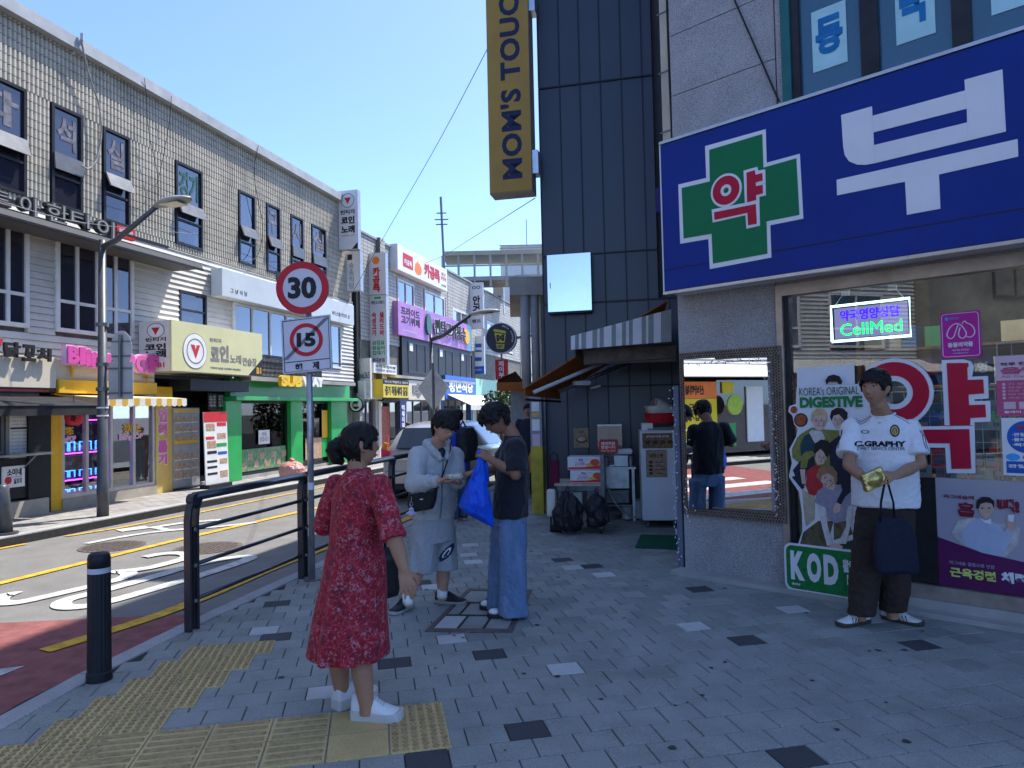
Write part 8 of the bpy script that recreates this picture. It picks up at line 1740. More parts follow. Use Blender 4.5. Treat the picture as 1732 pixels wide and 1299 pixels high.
def layer(cur, scale, lo, hi, col, feat='F1', warp=.35, ring=None, amt=1.0, seed=0.0):
 no = N(nt, 'ShaderNodeTexNoise'); no.inputs['Scale'].default_value = scale*1.6; mp = N(nt, 'ShaderNodeMapping'); mp.inputs['Location'].default_value = (seed, seed*.7, seed*1.3); nt.links.new(tc.outputs['Object'], mp.inputs[0]); nt.links.new(mp.outputs[0], no.inputs['Vector'])
 vm = N(nt, 'ShaderNodeVectorMath', operation='MULTIPLY_ADD'); vm.inputs[1].default_value = (warp/scale,)*3; nt.links.new(no.outputs['Color'], vm.inputs[0]); nt.links.new(mp.outputs[0], vm.inputs[2])
 v = N(nt, 'ShaderNodeTexVoronoi', feature=feat); v.inputs['Scale'].default_value = scale; nt.links.new(vm.outputs[0], v.inputs['Vector'])
 r = N(nt, 'ShaderNodeMapRange'); r.inputs[1].default_value = lo; r.inputs[2].default_value = hi; r.inputs[3].default_value = amt; r.inputs[4].default_value = 0; nt.links.new(v.outputs['Distance'], r.inputs[0]); fac = r.outputs[0]
 if ring is not None:
  r2 = N(nt, 'ShaderNodeMapRange'); r2.inputs[1].default_value = ring; r2.inputs[2].default_value = ring+.03; nt.links.new(v.outputs['Distance'], r2.inputs[0]); mu = N(nt, 'ShaderNodeMath', operation='MULTIPLY'); nt.links.new(fac, mu.inputs[0]); nt.links.new(r2.outputs[0], mu.inputs[1]); fac = mu.outputs[0]
 if feat == 'F1':
  n3 = N(nt, 'ShaderNodeTexNoise'); n3.inputs['Scale'].default_value = scale*.35; nt.links.new(mp.outputs[0], n3.inputs['Vector']); r3 = N(nt, 'ShaderNodeMapRange'); r3.inputs[1].default_value = .46; r3.inputs[2].default_value = .54; nt.links.new(n3.outputs['Fac'], r3.inputs[0]); mu = N(nt, 'ShaderNodeMath', operation='MULTIPLY'); nt.links.new(fac, mu.inputs[0]); nt.links.new(r3.outputs[0], mu.inputs[1]); fac = mu.outputs[0]
 mx = N(nt, 'ShaderNodeMix', data_type='RGBA'); mx.inputs[7].default_value = (*col, 1); nt.links.new(fac, mx.inputs[0]); nt.links.new(cur, mx.inputs[6]); return mx.outputs[2]
cur = layer(cur, 26, .02, .07, (.60, .20, .22), 'DISTANCE_TO_EDGE', .7, amt=.22); cur = layer(cur, 17, .30, .36, (.12, .01, .03), 'F1', .5, .05, .8, 3.0); cur = layer(cur, 19, .30, .38, (.66, .40, .44), 'F1', 1.3, .22, .32, 1.0); cur = layer(cur, 34, .22, .30, (.70, .45, .48), 'F1', 1.0, .10, .27, 7.0); cur = layer(cur, 62, .14, .20, (.75, .55, .55), 'F1', .4, None, .5, 5.0)
nt.links.new(cur, bs_.inputs['Base Color'])
mb = MB(); R = []
bc = A(604, 900, 3.82)
for y, cx_, rx, ry, pl_ in ((793, 606, .062, .055, 0), (802, 606, .098, .075, 0), (815, 606, .145, .098, 0), (840, 606, .160, .120, .0), (880, 605, .160, .130, .01), (915, 602, .150, .128, .015), (950, 601, .172, .150, .03), (1000, 598, .186, .170, .045), (1050, 593, .202, .186, .06), (1092, 590, .214, .198, .075), (1107, 589, .216, .200, .085)):
 c = A(cx_, y, 3.82); c.y = 0.0 if y > 860 else c.y
 R.append(oval(c, Rt, F, rx, ry, 72, 2.1, (lambda t, k=pl_, y=y: k*(.6*math.sin(9*t+.4)+.4*math.sin(14*t+2+y*.004)))))
mb.loft(R); mb.tube([sR+UP*.02-Rt*.02, sR*.5+eR*.5, eR+(eR-sR)*.04], [.062, .062, .060], 18); mb.tube([eR-(eR-sR)*.04, eR+(eR-sR)*.10], [.066, .070], 18); mb.sphere(sR+UP*.0, .063, 16, 10)
mb.tube([sLf+UP*.02+Rt*.02, sLf*.5+eL_*.5, eL_], [.062, .062, .060], 18); mb.sphere(sLf+UP*.0, .063, 16, 10); mb.sphere(eL_, .060, 14, 10); mb.tube([eL_, eL_*.6+wLf*.4], [.06, .060], 18)
dme = remesh(mb, .0075, 3, [(26, .0075, (1, 1, .35), 3), (60, .0030, (1, 1, .7), 4)]); dr = put(dme, 'dress', md, wm)
build(MB().tube([nb_+UP*.012+Rt*.060*math.cos(t)+F*.055*math.sin(t)+UP*(.006*math.sin(8*t)) for t in [k*math.pi/20 for k in range(41)]], .013, 8), 'frill_collar', md, dr, smooth=True)
hl = lambda th: (.060 if 50 < th < 130 else (-.02 if (150 < th < 180 or th < 30) else (-.088 if 190 < th < 350 else .02)))
mb = MB(); hair_shell(mb, C, hf, hr, hu, S, .016, .010, hl, 150, 5, .0, lock=.06, mess=.003)
bun = C-hf*.106+hu*.030-hr*.034; mb.tube([bun+hf*.03, bun, bun-hf*.03-hu*.05-hr*.01, bun-hf*.012-hu*.10-hr*.004, bun+hf*.022-hu*.12], [.022, .028, .043, .036, .014], 18); mb.sphere(bun-hf*.022-hu*.03, .041, 16, 12)
hm = remesh(mb, .0055, 1, [(140, .0016, (1, 1, .5), 8)]); put(hm, 'hair', m_hair, wm)
build(MB().tube([bun+hf*.010+(hr*math.cos(t)+hu*math.sin(t))*.031 for t in [k*math.pi/9 for k in range(19)]], .008, 8), 'hair_band', M('band_pink', (.55, .33, .36), .6), wm, smooth=True)
m_shw = M('sneaker_white', (.66, .66, .66), .5, .04, 8, coords='obj'); m_solew = M('sole_white', (.50, .50, .47), .6, .05, 8)
shoe(wm, A(597, 1207, 3.76).xy.to_3d(), Vector((.97, -.16, 0)), .268, .108, .140, m_shw, m_solew, .050, None, m_solew); shoe(wm, A(567, 1200, 3.86).xy.to_3d(), Vector((.66, .72, 0)), .26, .106, .140, m_shw, m_solew, .050, None, m_solew)
hb = thing('handbag', 'black handbag hanging at the right side of the woman in the red dress', 'bag', AT(655, 975, 3.88)); q = hb.location
build(MB().loft([oval(AT(652, y, 3.90)-q, F, Rt, w, .03, 20, 3) for y, w in ((925, .04), (950, .07), (1000, .085), (1010, .075))]), 'bag_body', M('bag_black', (.012, .012, .016), .4, .2, 20), hb, smooth=True); build(MB().tube([AT(652, 930, 3.88)-q, AT(646, 850, 3.84)-q, AT(640, 815, 3.80)-q], .008, 6), 'strap', M('bag_black', None), hb)
p0 = Vector((-.66, 5.80, 0)); hb_ = thing('person', 'boy in a grey zip hoodie and grey shorts with glasses', 'person', p0)
Fh, Rh = frame(150); C = A(752, 722, 5.62); hf, hr, hu = headframe(140, -22, 6); S = 1.0
nb_ = A(741, 757, 5.74); sR, sLf = A(708, 772, 5.66), A(768, 772, 5.86); eR, wR = A(700, 820, 5.55), A(744, 813, 5.40); eL_, wLf = A(773, 812, 5.74), A(785, 812, 5.50)
wLf = A(776, 816, 5.47)
hipR, kR, aR = A(718, 895, 5.74), A(708, 962, 5.70), A(690, 1010, 5.72); hipL, kL, aL = A(748, 895, 5.86), A(750, 962, 5.86), A(748, 1002, 5.90); aR.z = aL.z = .085
mb = MB(); head_grid(mb, C, hf, hr, hu, S); mb.tube([C-hu*.05-hf*.015, C-hu*.11-hf*.03, nb_, nb_-UP*.06], [.052, .054, .060, .08], 16)
pel = A(733, 880, 5.80); mb.loft([oval(pel-UP*.05, Rh, Fh, .10, .06), oval(pel+UP*.15, Rh, Fh, .10, .06), oval(nb_-UP*.16, Rh, Fh, .11, .055), oval(nb_-UP*.06, Rh, Fh, .10, .05), oval(nb_, Rh, Fh, .05, .045)])
limb(mb, [sR, eR, wR], [.045, .038, .026]); limb(mb, [sLf, eL_, wLf], [.045, .038, .026])
pk_ = A(768, 810, 5.36)
hand(mb, wR, (pk_-wR)+Vector((.02, 0, -.03)), UP+Vector((.3, .2, 0)), Vector((.2, -1, .3)), .92, .62); hand(mb, wLf, (pk_-wLf)+Vector((-.05, -.0, -.02)), UP, Vector((-.1, -1, .2)), .92, .55)
for h_, k_, a_ in ((hipR, kR, aR), (hipL, kL, aL)): limb(mb, [h_, k_, k_*.5+a_*.5+Vector((0, .015, .02)), a_], [.065, .058, .056, .038]); mb.tube([a_, a_-UP*.05], [.036, .04], 12)
put(remesh(mb, .0055, 2), 'body', SK2, hb_); face_parts(hb_, C, hf, hr, hu, S, True)
m_hood = M('hoodie_grey', (.42, .425, .42), .85, .08, 70, bump=.25, bscale=260, coords='obj', sheen=.2); m_zip = M('zip_grey', (.14, .15, .16), .5)
mb = MB(); mb.loft([oval(c_, Rh, Fh, rx, ry, 40, 2.3) for c_, rx, ry in ((A(733, 876, 5.80), .168, .125), (A(733, 868, 5.80), .166, .122), (A(734, 858, 5.80), .182, .138), (A(735, 835, 5.79), .182, .138), (A(737, 800, 5.78), .180, .132), (A(738, 778, 5.77), .172, .118), (A(739, 766, 5.76), .130, .095), (A(740, 757, 5.75), .080, .075))])
for s_, e_, w_ in ((sR, eR, wR), (sLf, eL_, wLf)):
 mb.tube([s_, s_*.5+e_*.5, e_], [.078, .074, .068], 18); mb.sphere(s_, .078, 16, 10); mb.sphere(e_, .069, 16, 10); mb.tube([e_, e_*.35+w_*.65], [.068, .056], 18); mb.tube([e_*.3+w_*.7, e_*.06+w_*.94], [.044, .040], 16)
for s in (-1, 1): mb.tube([nb_-Fh*.075+UP*.035, nb_+Rh*s*.085+UP*.03-Fh*.02, nb_+Rh*s*.065+Fh*.07-UP*.03, nb_+Rh*s*.02+Fh*.115-UP*.09], [.048, .040, .030, .016], 14)
mb.sphere(nb_-Fh*.10-UP*.03, (.11, .06, .08), 14, 10)
hme = remesh(mb, .0075, 3, [(24, .0105, (1, 1, 1), 13), (52, .0045, (1, 1, 1), 14)]); hd_ = put(hme, 'hoodie', m_hood, hb_)
bv = bvh_of(hme)
def onto(pts, d, off=.003):
 out = []
 for p in pts:
  h = bv.ray_cast(p-d*.6, d); out.append((h[0]-d*off) if h[0] else p)
 return out
zl = onto([nb_.lerp(A(733, 874, 5.80), k/14)+Fh*.1-UP*(.05*(1-k/14)) for k in range(15)], -Fh); build(MB().tube(zl, .005, 6), 'zip', m_zip, hd_)
c = nb_+Fh*.03-UP*.01; build(MB().sphere(c+Fh*.035-UP*.03, (.035, .03, .045), 12, 8), 'undershirt', m_black, hb_, smooth=True)
mb = MB(); mb.loft([oval(A(733, y, 5.80), Rh, Fh, rx, ry, 36, 2.4) for y, rx, ry in ((868, .15, .11), (880, .166, .125), (900, .172, .135), (915, .165, .13))])
for (cx0, cx1, Yk, rr, yb_) in ((717, 712, 5.74, .115, 965), (750, 752, 5.87, .108, 961)):
 mb.loft([oval(A(cx0, 890, Yk), Rh, Fh, .09, .11, 28), oval(A((cx0+cx1)/2, 930, Yk), Rh, Fh, rr*.93, .122, 28), oval(A(cx1, yb_, Yk), Rh, Fh, rr, .128, 28, 2, lambda t: .03*math.sin(5*t))])
sme = remesh(mb, .0075, 3, [(22, .010, (1, 1, .5), 23), (50, .004, (1, 1, .6), 24)]); sh_ = put(sme, 'shorts', M('shorts_grey', (.33, .345, .36), .85, .08, 70, bump=.25, bscale=260, coords='obj'), hb_)
lc = A(758, 937, 5.7); dv = Vector((-.25, 1, 0)).normalized(); rt_ = Vector((1, .25, 0)).normalized()
v, f = gridprint(lc, rt_, (UP+rt_*.75).normalized(), .085, .175, 14, 20, lambda a, b: (a*2.05)**2+(b*2.05)**2 < 1 and not (a*2.9+.1)**2+(b*2.5)**2 < .5 or ((a*3.6)**2+(b*3.0+.2)**2 < .35)); project(hb_, sme, v, f, m_navyL, dv, 'print', .003, sh_)
v, f = gridprint(lc, rt_, (UP+rt_*.75).normalized(), .072, .15, 12, 16, lambda a, b: (a*2.05)**2+(b*2.05)**2 < 1); project(hb_, sme, v, f, m_paper, dv, 'print', .0018, sh_)
hl = lambda th: (.040 if 35 < th < 145 else (.0 if (th < 20 or 160 < th < 200) else (-.075 if 205 < th < 335 else .02)))
mb = MB(); hair_shell(mb, C, hf, hr, hu, S, .030, .020, hl, 240, 11, .028, lock=.075, mess=.014); put(remesh(mb, .0055, 1, [(120, .0018, (1, 1, .5), 8)]), 'hair', m_hair, hb_)
m_blk = M('sneaker_black', (.016, .016, .02), .6, .2, 30, coords='obj'); m_soleg = M('sole_grey', (.30, .30, .28), .6)
for a_, d_ in ((A(694, 1022, 5.84), Vector((-.42, -.9, 0))), (A(738, 1016, 5.96), Vector((.95, -.32, 0)))):
 s_ = shoe(hb_, a_.xy.to_3d(), d_, .275, .10, .105, m_blk, m_soleg, .026, None, m_blk)
for a_ in (aR, aL): build(MB().tube([a_+UP*.045, a_+UP*.0, a_-UP*.03], [.044, .043, .045], 16), 'sock', m_paper, hb_, smooth=True)
cb_ = thing('crossbody_bag', 'black crossbody bag on the boy in the grey hoodie', 'bag', A(716, 843, 5.55)+p0); o_ = cb_.location-p0
bd = (A(740, 838, 5.58)-A(692, 846, 5.62)).normalized(); bz = UP;
def bagpt(x, z, y): return bd*x+UP*z+bd.cross(UP)*y
R = []
for z, w in ((-.09, .17), (-.085, .19), (-.02, .235), (.06, .23), (.085, .215), (.09, .19)): R.append([bagpt((w*.5)*x*1.0+(0 if z > 0 else -.012), z, .045*y) for x, y in [(math.copysign(abs(math.cos(t))**.5, math.cos(t)), math.copysign(abs(math.sin(t))**.6, math.sin(t))) for t in [k*math.pi/14 for k in range(28)]]])
m_bk = M('nylon_black', (.014, .015, .018), .55, .2, 40, bump=.3, bscale=200); build(MB().loft(R), 'pouch', m_bk, cb_, smooth=True); build(MB().tube([bagpt(-.105, .055, .048), bagpt(.105, .055, .048)], .004, 6), 'zip', m_grey, cb_); build(MB().box(-.012, .012, -.001, .001, -.004, .004), 'tag', m_paper, cb_, loc=bagpt(.0, .0, .05))
st = onto([A(763, 746, 5.72), A(762, 760, 5.68), A(757, 780, 5.66), A(750, 800, 5.66), A(743, 818, 5.66), A(736, 836, 5.62)], Vector((-.1, 1, 0)).normalized(), .008); build(MB().tube([q-o_ for q in st], .019, 6, flat=.22, up=Vector((0, -1, 0))), 'strap', m_bk, cb_)
kt = thing('plush_keyring', 'little pale lilac bird keyring hanging from the black crossbody bag', 'keyring', A(696, 868, 5.50)+p0); m_lila = M('plush_lilac', (.50, .50, .62), .9)
build(MB().sphere((0, 0, 0), (.028, .024, .026), 14, 10).sphere((0, 0, .028), (.019, .018, .018), 12, 8).sphere((-.03, 0, .0), (.014, .01, .008), 8, 6).sphere((.03, 0, .0), (.014, .01, .008), 8, 6), 'plush', m_lila, kt, smooth=True); build(MB().sphere((0, -.02, .026), (.008, .006, .004), 8, 6).sphere((-.012, -.01, -.026), (.009, .012, .005), 8, 6).sphere((.012, -.01, -.026), (.009, .012, .005), 8, 6), 'beak_and_feet', M('beak_orange', (.6, .25, .05), .6), kt, smooth=True); build(MB().tube([(.012*math.cos(t), 0, .07+.016*math.sin(t)) for t in [k*math.pi/6 for k in range(13)]], .002, 5).tube([(0, 0, .085), (.0, .01, .13)], .002, 5), 'ring', m_steel, kt)
sw = thing('wrapped_snack', 'plastic wrapped snack in the hands of the boy in the grey hoodie', 'snack', pk_+p0+UP*.012); sme_ = remesh(MB().box(-.055, .055, -.035, .035, -.012, .024).box(-.07, .07, -.022, .022, -.008, .014), .006, 2, [(90, .004, (1, 1, 1), 31)]); put(sme_, 'wrapper', M('snack_wrap', (.48, .46, .34), .22, .25, 40, coords='obj', coat=.5, bump=.5, bscale=50), sw)
p0 = Vector((-.05, 5.56, 0)); tb = thing('person', 'boy in a black T-shirt and wide blue jeans looking into a blue bag', 'person', p0)
Ft, Rr = frame(268); C = A(839, 710, 5.55); hf, hr, hu = headframe(262, -33); S = 1.0
nb_ = A(866, 736, 5.56); sN, eN, wN = A(872, 757, 5.37), A(872, 803, 5.27), A(832, 778, 5.28); sFr, eFr, wFr = A(864, 757, 5.74), A(845, 793, 5.70), A(806, 797, 5.58)
wN = A(830, 777, 5.28)
hN, kN, aN = A(866, 880, 5.46), A(864, 960, 5.47), A(868, 1030, 5.50); hF, kF, aF = A(862, 880, 5.66), A(852, 960, 5.66), A(852, 1020, 5.70); aN.z = aF.z = .09
mb = MB(); head_grid(mb, C, hf, hr, hu, S); mb.tube([C-hu*.05-hf*.02, C-hu*.10-hf*.045, nb_, nb_-UP*.06], [.052, .056, .062, .085], 16)
pel = A(864, 880, 5.56); mb.loft([oval(pel-UP*.05, Rr, Ft, .10, .06), oval(pel+UP*.15, Rr, Ft, .10, .06), oval(nb_-UP*.16, Rr, Ft, .11, .055), oval(nb_-UP*.06, Rr, Ft, .10, .05), oval(nb_, Rr, Ft, .055, .05)])
limb(mb, [sN, eN, eN*.5+wN*.5, wN], [.046, .042, .040, .028]); limb(mb, [sFr, eFr, wFr], [.046, .040, .028])
hand(mb, wN, A(813, 766, 5.28)-wN, Vector((.1, .6, -.6)), Vector((-.2, .4, .9)), .95, .95); hand(mb, wFr, A(782, 804, 5.50)-wFr, Vector((0, .2, -1)), Vector((0, -1, .1)), .95, .35)
for h_, k_, a_ in ((hN, kN, aN), (hF, kF, aF)): limb(mb, [h_, k_, a_], [.062, .056, .04]); mb.tube([a_, a_-UP*.06], [.038, .04], 12)
put(remesh(mb, .0055, 2), 'body', SK3, tb); face_parts(tb, C, hf, hr, hu, S)
m_btee = M('tee_black', (.012, .013, .019), .85, .15, 40, bump=.15, bscale=220, coords='obj', sheen=.15)
mb = MB(); mb.loft([oval(c_, Rr, Ft, rx, ry, 44, 2.2) for c_, rx, ry in ((A(863, 873, 5.56), .188, .135), (A(864, 850, 5.56), .188, .135), (A(866, 815, 5.56), .188, .132), (A(868, 780, 5.56), .188, .120), (A(869, 757, 5.56), .178, .098), (A(868, 744, 5.56), .125, .075), (A(867, 737, 5.56), .078, .068))])
for s_, e_ in ((sN, eN), (sFr, eFr)): mb.tube([s_+UP*.01, s_*.4+e_*.6, s_*.06+e_*.94], [.078, .086, .088], 18); mb.sphere(s_, .078, 16, 10)
tme = remesh(mb, .0075, 3, [(22, .010, (1, 1, .55), 41), (46, .0042, (1, 1, .8), 42)]); put(tme, 'tshirt', m_btee, tb)
m_jean = M('jeans_blue', (.085, .145, .26), .85, .35, 5, bump=.25, bscale=240, coords='obj', col2=(.16, .24, .38), stretch=(2.5, 2.5, .6))
mb = MB(); mb.loft([oval(A(863, y, 5.56), Rr, Ft, rx, ry, 36, 2.3) for y, rx, ry in ((862, .16, .11), (885, .175, .122), (905, .17, .12))])
for xs_a, Yk in (((866, 867, 867, 868), 5.46), ((856, 850, 846, 847), 5.68)):
 mb.loft([oval(A(x, y, Yk), Rr, Ft, rx, ry, 30, 2.2, lambda t: .02*math.sin(4*t+y)) for x, y, rx, ry in ((xs_a[0], 885, .09, .115), (xs_a[1], 950, .088, .100), (xs_a[2], 1000, .090, .100), (xs_a[3], 1040 if Yk < 5.5 else 1028, .100, .112))])
jme = remesh(mb, .0075, 3, [(20, .012, (1, 1, .45), 51), (60, .0045, (1, 1, 1.3), 52)]); put(jme, 'jeans', m_jean, tb)
hl = lambda th: (.048 if 40 < th < 140 else (.008 if (th < 25 or 155 < th < 205) else (-.072 if 210 < th < 330 else .02)))
mb = MB(); hair_shell(mb, C, hf, hr, hu, S, .034, .018, hl, 260, 21, .05, lock=.085, mess=.016)
for k in range(26): rg_ = random.Random(k); o0 = C+hf*(.075+rg_.uniform(0, .02))+hr*rg_.uniform(-.05, .05)+hu*(.085-rg_.uniform(0, .02)); mb.tube([o0-hf*.03+hu*.01, o0+hf*.02, o0+hf*rg_.uniform(.02, .04)-hu*rg_.uniform(.03, .065)], [.010, .010, .002], 6)
put(remesh(mb, .0055, 1, [(120, .0018, (1, 1, .5), 9)]), 'hair', m_hair, tb)
m_slip = M('slipper_black', (.02, .02, .025), .6);
for a_, d_ in ((A(888, 1043, 5.50), Vector((-1, -.06, 0))), (A(872, 1031, 5.70), Vector((-1, .06, 0)))):
 h_ = a_.xy.to_3d(); s_ = shoe(tb, h_, d_, .285, .105, .062, m_slip, m_slip, .032); build(MB().sphere(h_+d_*.235+UP*.046, (.044, .040, .024), 12, 8), 'sock', m_paper, s_, smooth=True)
bb = thing('shopping_bag', 'crumpled bright blue shopping bag hanging from the hand of the boy in black', 'bag', A(812, 770, 5.34)+p0); o_ = bb.location-p0
def B2(px, py, Y): return A(px, py, Y)-o_
mb = MB(); R = []
for (xl, yl), (xr, yr), dp in (((808, 762), (813, 762), .012), ((806, 785), (820, 788), .03), ((800, 800), (823, 808), .055), ((790, 822), (827, 832), .085), ((779, 845), (831, 858), .10), ((776, 856), (834, 880), .085), ((786, 866), (834, 889), .04), ((800, 874), (833, 891), .015)):
 a_, b_ = B2(xl, yl, 5.29), B2(xr, yr, 5.29); c_ = (a_+b_)/2; h_ = (b_-a_)/2; R.append([c_+h_*math.cos(t)+Vector((0, dp, 0))*math.sin(t)*(1+.16*math.sin(5*t)) for t in [k*math.pi/18 for k in range(36)]])
mb.loft(R); bme = remesh(mb, .007, 2, [(26, .010, (1.6, 1.6, .7), 61), (60, .004, (1.3, 1.3, .8), 62)]); m_bbag = M('bag_blue', (.008, .085, .62), .42, .12, 9, coords='obj', bump=.35, bscale=30); put(bme, 'sack', m_bbag, bb)
build(MB().tube([B2(812, 765, 5.29), B2(809, 790, 5.25), B2(800, 812, 5.23)], .016, 8, flat=.35).tube([B2(815, 766, 5.31), B2(822, 790, 5.31), B2(824, 815, 5.31)], .018, 8, flat=.35), 'handle', m_bbag, bb, smooth=True); v, f = textprint('S', B2(799, 812, 5.2), Vector((.85, 0, -.3)), .025, .02, .03)
p0 = Vector((2.56, 5.12, 0)); mn = thing('person', 'young man in a white T-shirt and dark brown trousers standing by the pharmacy window', 'person', p0)
Fm, Rm = frame(215); C = A(1481, 657, 5.06); hf, hr, hu = headframe(236, 1, 0); S = 1.06
nb_ = A(1493, 702, 5.12); sR, sLf = A(1441, 724, 5.23), A(1541, 726, 5.05); eR, wR = A(1436, 787, 5.10), A(1464, 811, 4.86); eL_, wLf = A(1557, 784, 4.97), A(1517, 804, 4.80)
hipR, kR, aR = A(1474, 880, 5.18), A(1462, 965, 5.14), A(1455, 1042, 5.12); hipL, kL, aL = A(1520, 880, 5.10), A(1516, 965, 5.10), A(1510, 1040, 5.14); aR.z = aL.z = .09
mb = MB(); head_grid(mb, C, hf, hr, hu, S); mb.tube([C-hu*.05-hf*.02, C-hu*.11-hf*.028, nb_, nb_-UP*.06], [.056, .057, .066, .09], 16)
pel = A(1497, 870, 5.14); mb.loft([oval(pel-UP*.05, Rm, Fm, .11, .06), oval(pel+UP*.2, Rm, Fm, .11, .06), oval(nb_-UP*.18, Rm, Fm, .12, .055), oval(nb_-UP*.07-Fm*.02, Rm, Fm, .10, .04), oval(nb_, Rm, Fm, .06, .055)])
limb(mb, [sR, eR, eR*.5+wR*.5, wR], [.052, .043, .042, .029]); limb(mb, [sLf, eL_, eL_*.5+wLf*.5, wLf], [.052, .043, .042, .029])
pk_ = A(1477, 811, 4.74)
hand(mb, wR, A(1484, 820, 4.74)-wR, UP*.9+Vector((.2, -.2, 0)), Vector((-.2, -1, .2)), 1.0, .55); hand(mb, wLf, A(1494, 806, 4.72)-wLf, Vector((-.35, .45, -.85)), Vector((-.3, -.5, .8)), 1.0, .6)
for h_, k_, a_ in ((hipR, kR, aR), (hipL, kL, aL)): limb(mb, [h_, k_, a_], [.062, .056, .04]); mb.tube([a_, a_-UP*.06], [.038, .04], 12)
put(remesh(mb, .0055, 2), 'body', skinmat('skin_man', (.36, .195, .12)), mn); face_parts(mn, C, hf, hr, hu, S)
m_wtee = M('tee_white', (.66, .67, .70), .85, .04, 40, bump=.12, bscale=220, coords='obj', sheen=.1)
mb = MB(); mb.loft([oval(c_, Rm, Fm, rx, ry, 44, 2.2) for c_, rx, ry in ((A(1497, 855, 5.13), .222, .140), (A(1497, 835, 5.13), .222, .140), (A(1496, 790, 5.13), .214, .132), (A(1495, 750, 5.13), .208, .122), (A(1494, 724, 5.13), .205, .102), (A(1494, 710, 5.13), .140, .080), (A(1493, 703, 5.13), .085, .072))])
for s_, e_, en in ((sR, eR, A(1434, 770, 5.13)), (sLf, eL_, A(1551, 769, 4.99))): mb.tube([s_+UP*.005, s_*.45+en*.55, en], [.070, .074, .077], 18); mb.sphere(s_, .071, 16, 10)
tme = remesh(mb, .0075, 3, [(20, .0095, (1, 1, .6), 71), (44, .0042, (1, 1, .9), 72)]); ts_ = put(tme, 'tshirt', m_wtee, mn)
build(MB().tube([nb_+UP*.010+Rm*.078*math.cos(t)+Fm*(.066*math.sin(t))-UP*(.022*max(0, math.sin(t))) for t in [k*math.pi/20 for k in range(41)]], .0085, 8), 'collar', m_wtee, ts_, smooth=True)
dv = Vector((.46, .89, 0)).normalized(); rt_ = Vector((.89, -.46, 0)).normalized(); dv = AT(1495, 760, 5.0); dv = Vector((dv.x, dv.y, 0)).normalized(); dv = (dv*.8-Fm*.45).normalized(); rt_ = Vector((dv.y, -dv.x, 0))
def chest(px, py): return A(px, py, 4.95)
def sz(w): return w*.00425
v, f = textprint('C.GRAPHY', chest(1487, 752), rt_, sz(76), sz(9.5), .055); project(mn, tme, v, f, m_navyL, dv, 'lettering', .003, ts_); v, f = textprint('DAILY SERVICE CENTER', chest(1489, 760), rt_, sz(70), sz(5), .0); project(mn, tme, v, f, m_navyL, dv, 'lettering', .003, ts_)
def ringprint(c, rx, rz, k0, mat):
 vs, fs = [], []
 for i in range(24):
  t = 2*math.pi*i/24;
  for k in (k0, 1): vs.append(c+rt_*(rx*k*math.cos(t))+UP*(rz*k*math.sin(t)))
 for i in range(24): j = (i+1) % 24; fs.append((2*i, 2*i+1, 2*j+1, 2*j))
 project(mn, tme, vs, fs, mat, dv, 'emblem', .0028, ts_)
ringprint(chest(1513, 729), sz(7.2), sz(10.2), .02, m_navyL); ringprint(chest(1513, 729), sz(5.0), sz(7.6), .72, m_yel2); ringprint(chest(1460, 732), sz(6.5), sz(3), .72, m_navyL); ringprint(chest(1513, 729.5), sz(2.4), sz(4.6), .1, M('emblem_gold', (.35, .27, .12), .5))
bv = bvh_of(tme)
for off_ in (0, .02):
 for s_, en, sd in ((sR, A(1428, 771, 5.13), 1), (sLf, A(1556, 770, 4.99), -1)):
  path = [nb_.lerp(s_, k/6)+UP*.3+Fm*(.03+off_) for k in range(1, 6)]; L_ = []
  for q in path: h = bv.ray_cast(q, -UP); L_.append(h[0]+UP*.0015) if h[0] else None
  out = (Rm*sd*.8+Fm*.5+UP*.25).normalized()
  for k in range(1, 7): q = s_.lerp(en, k/6.4)+Fm*off_; h = bv.ray_cast(q+out*.4, -out); L_.append(h[0]+out*.0015) if h[0] else None
  if len(L_) > 3: build(MB().tube(L_, .0024, 5), 'piping', m_navyL, ts_)
m_brn = M('trousers_brown', (.040, .028, .024), .85, .15, 30, bump=.2, bscale=200, coords='obj')
mb = MB(); mb.loft([oval(A(1497, y, 5.14), Rm, Fm, rx, ry, 36, 2.3) for y, rx, ry in ((840, .17, .11), (862, .185, .125), (885, .185, .125))])
for pts_ in (((1475, 872, 5.18, .105), (1467, 940, 5.16, .103), (1462, 1000, 5.14, .098), (1458, 1038, 5.12, .088)), ((1519, 872, 5.10, .105), (1518, 940, 5.11, .100), (1514, 1000, 5.13, .094), (1510, 1031, 5.16, .085))):
 mb.loft([oval(A(x, y, Y), Rm, Fm, r, r*1.08, 28, 2.2, lambda t: .02*math.sin(3*t+y)) for x, y, Y, r in pts_])
jme = remesh(mb, .0075, 3, [(20, .012, (1, 1, .5), 81), (48, .0055, (1, 1, 1.2), 82)]); put(jme, 'trousers', m_brn, mn)
hl = lambda th: (.056 if 50 < th < 130 else (-.018 if (10 < th < 32 or 148 < th < 170) else (.012 if (th <= 10 or 170 <= th < 200) else (-.050 if 205 < th < 335 else .03))))
mb = MB(); hair_shell(mb, C, hf, hr, hu, S, .024, .005, hl, 300, 31, .020, lock=.05, mess=.010); put(remesh(mb, .0055, 1, [(130, .0015, (1, 1, .5), 19)]), 'hair', m_hair, mn)
m_gum = M('sole_gum', (.055, .045, .035), .7); m_shg = M('shoe_white', (.62, .62, .60), .55, .05, 10, coords='obj')
for a_, d_ in ((A(1467, 1049, 5.18), Vector((-.95, -.36, 0))), (A(1494, 1040, 5.26), Vector((.62, -.80, 0)))): shoe(mn, a_.xy.to_3d(), d_, .275, .10, .095, m_shg, m_gum, .027, m_black, m_paper)
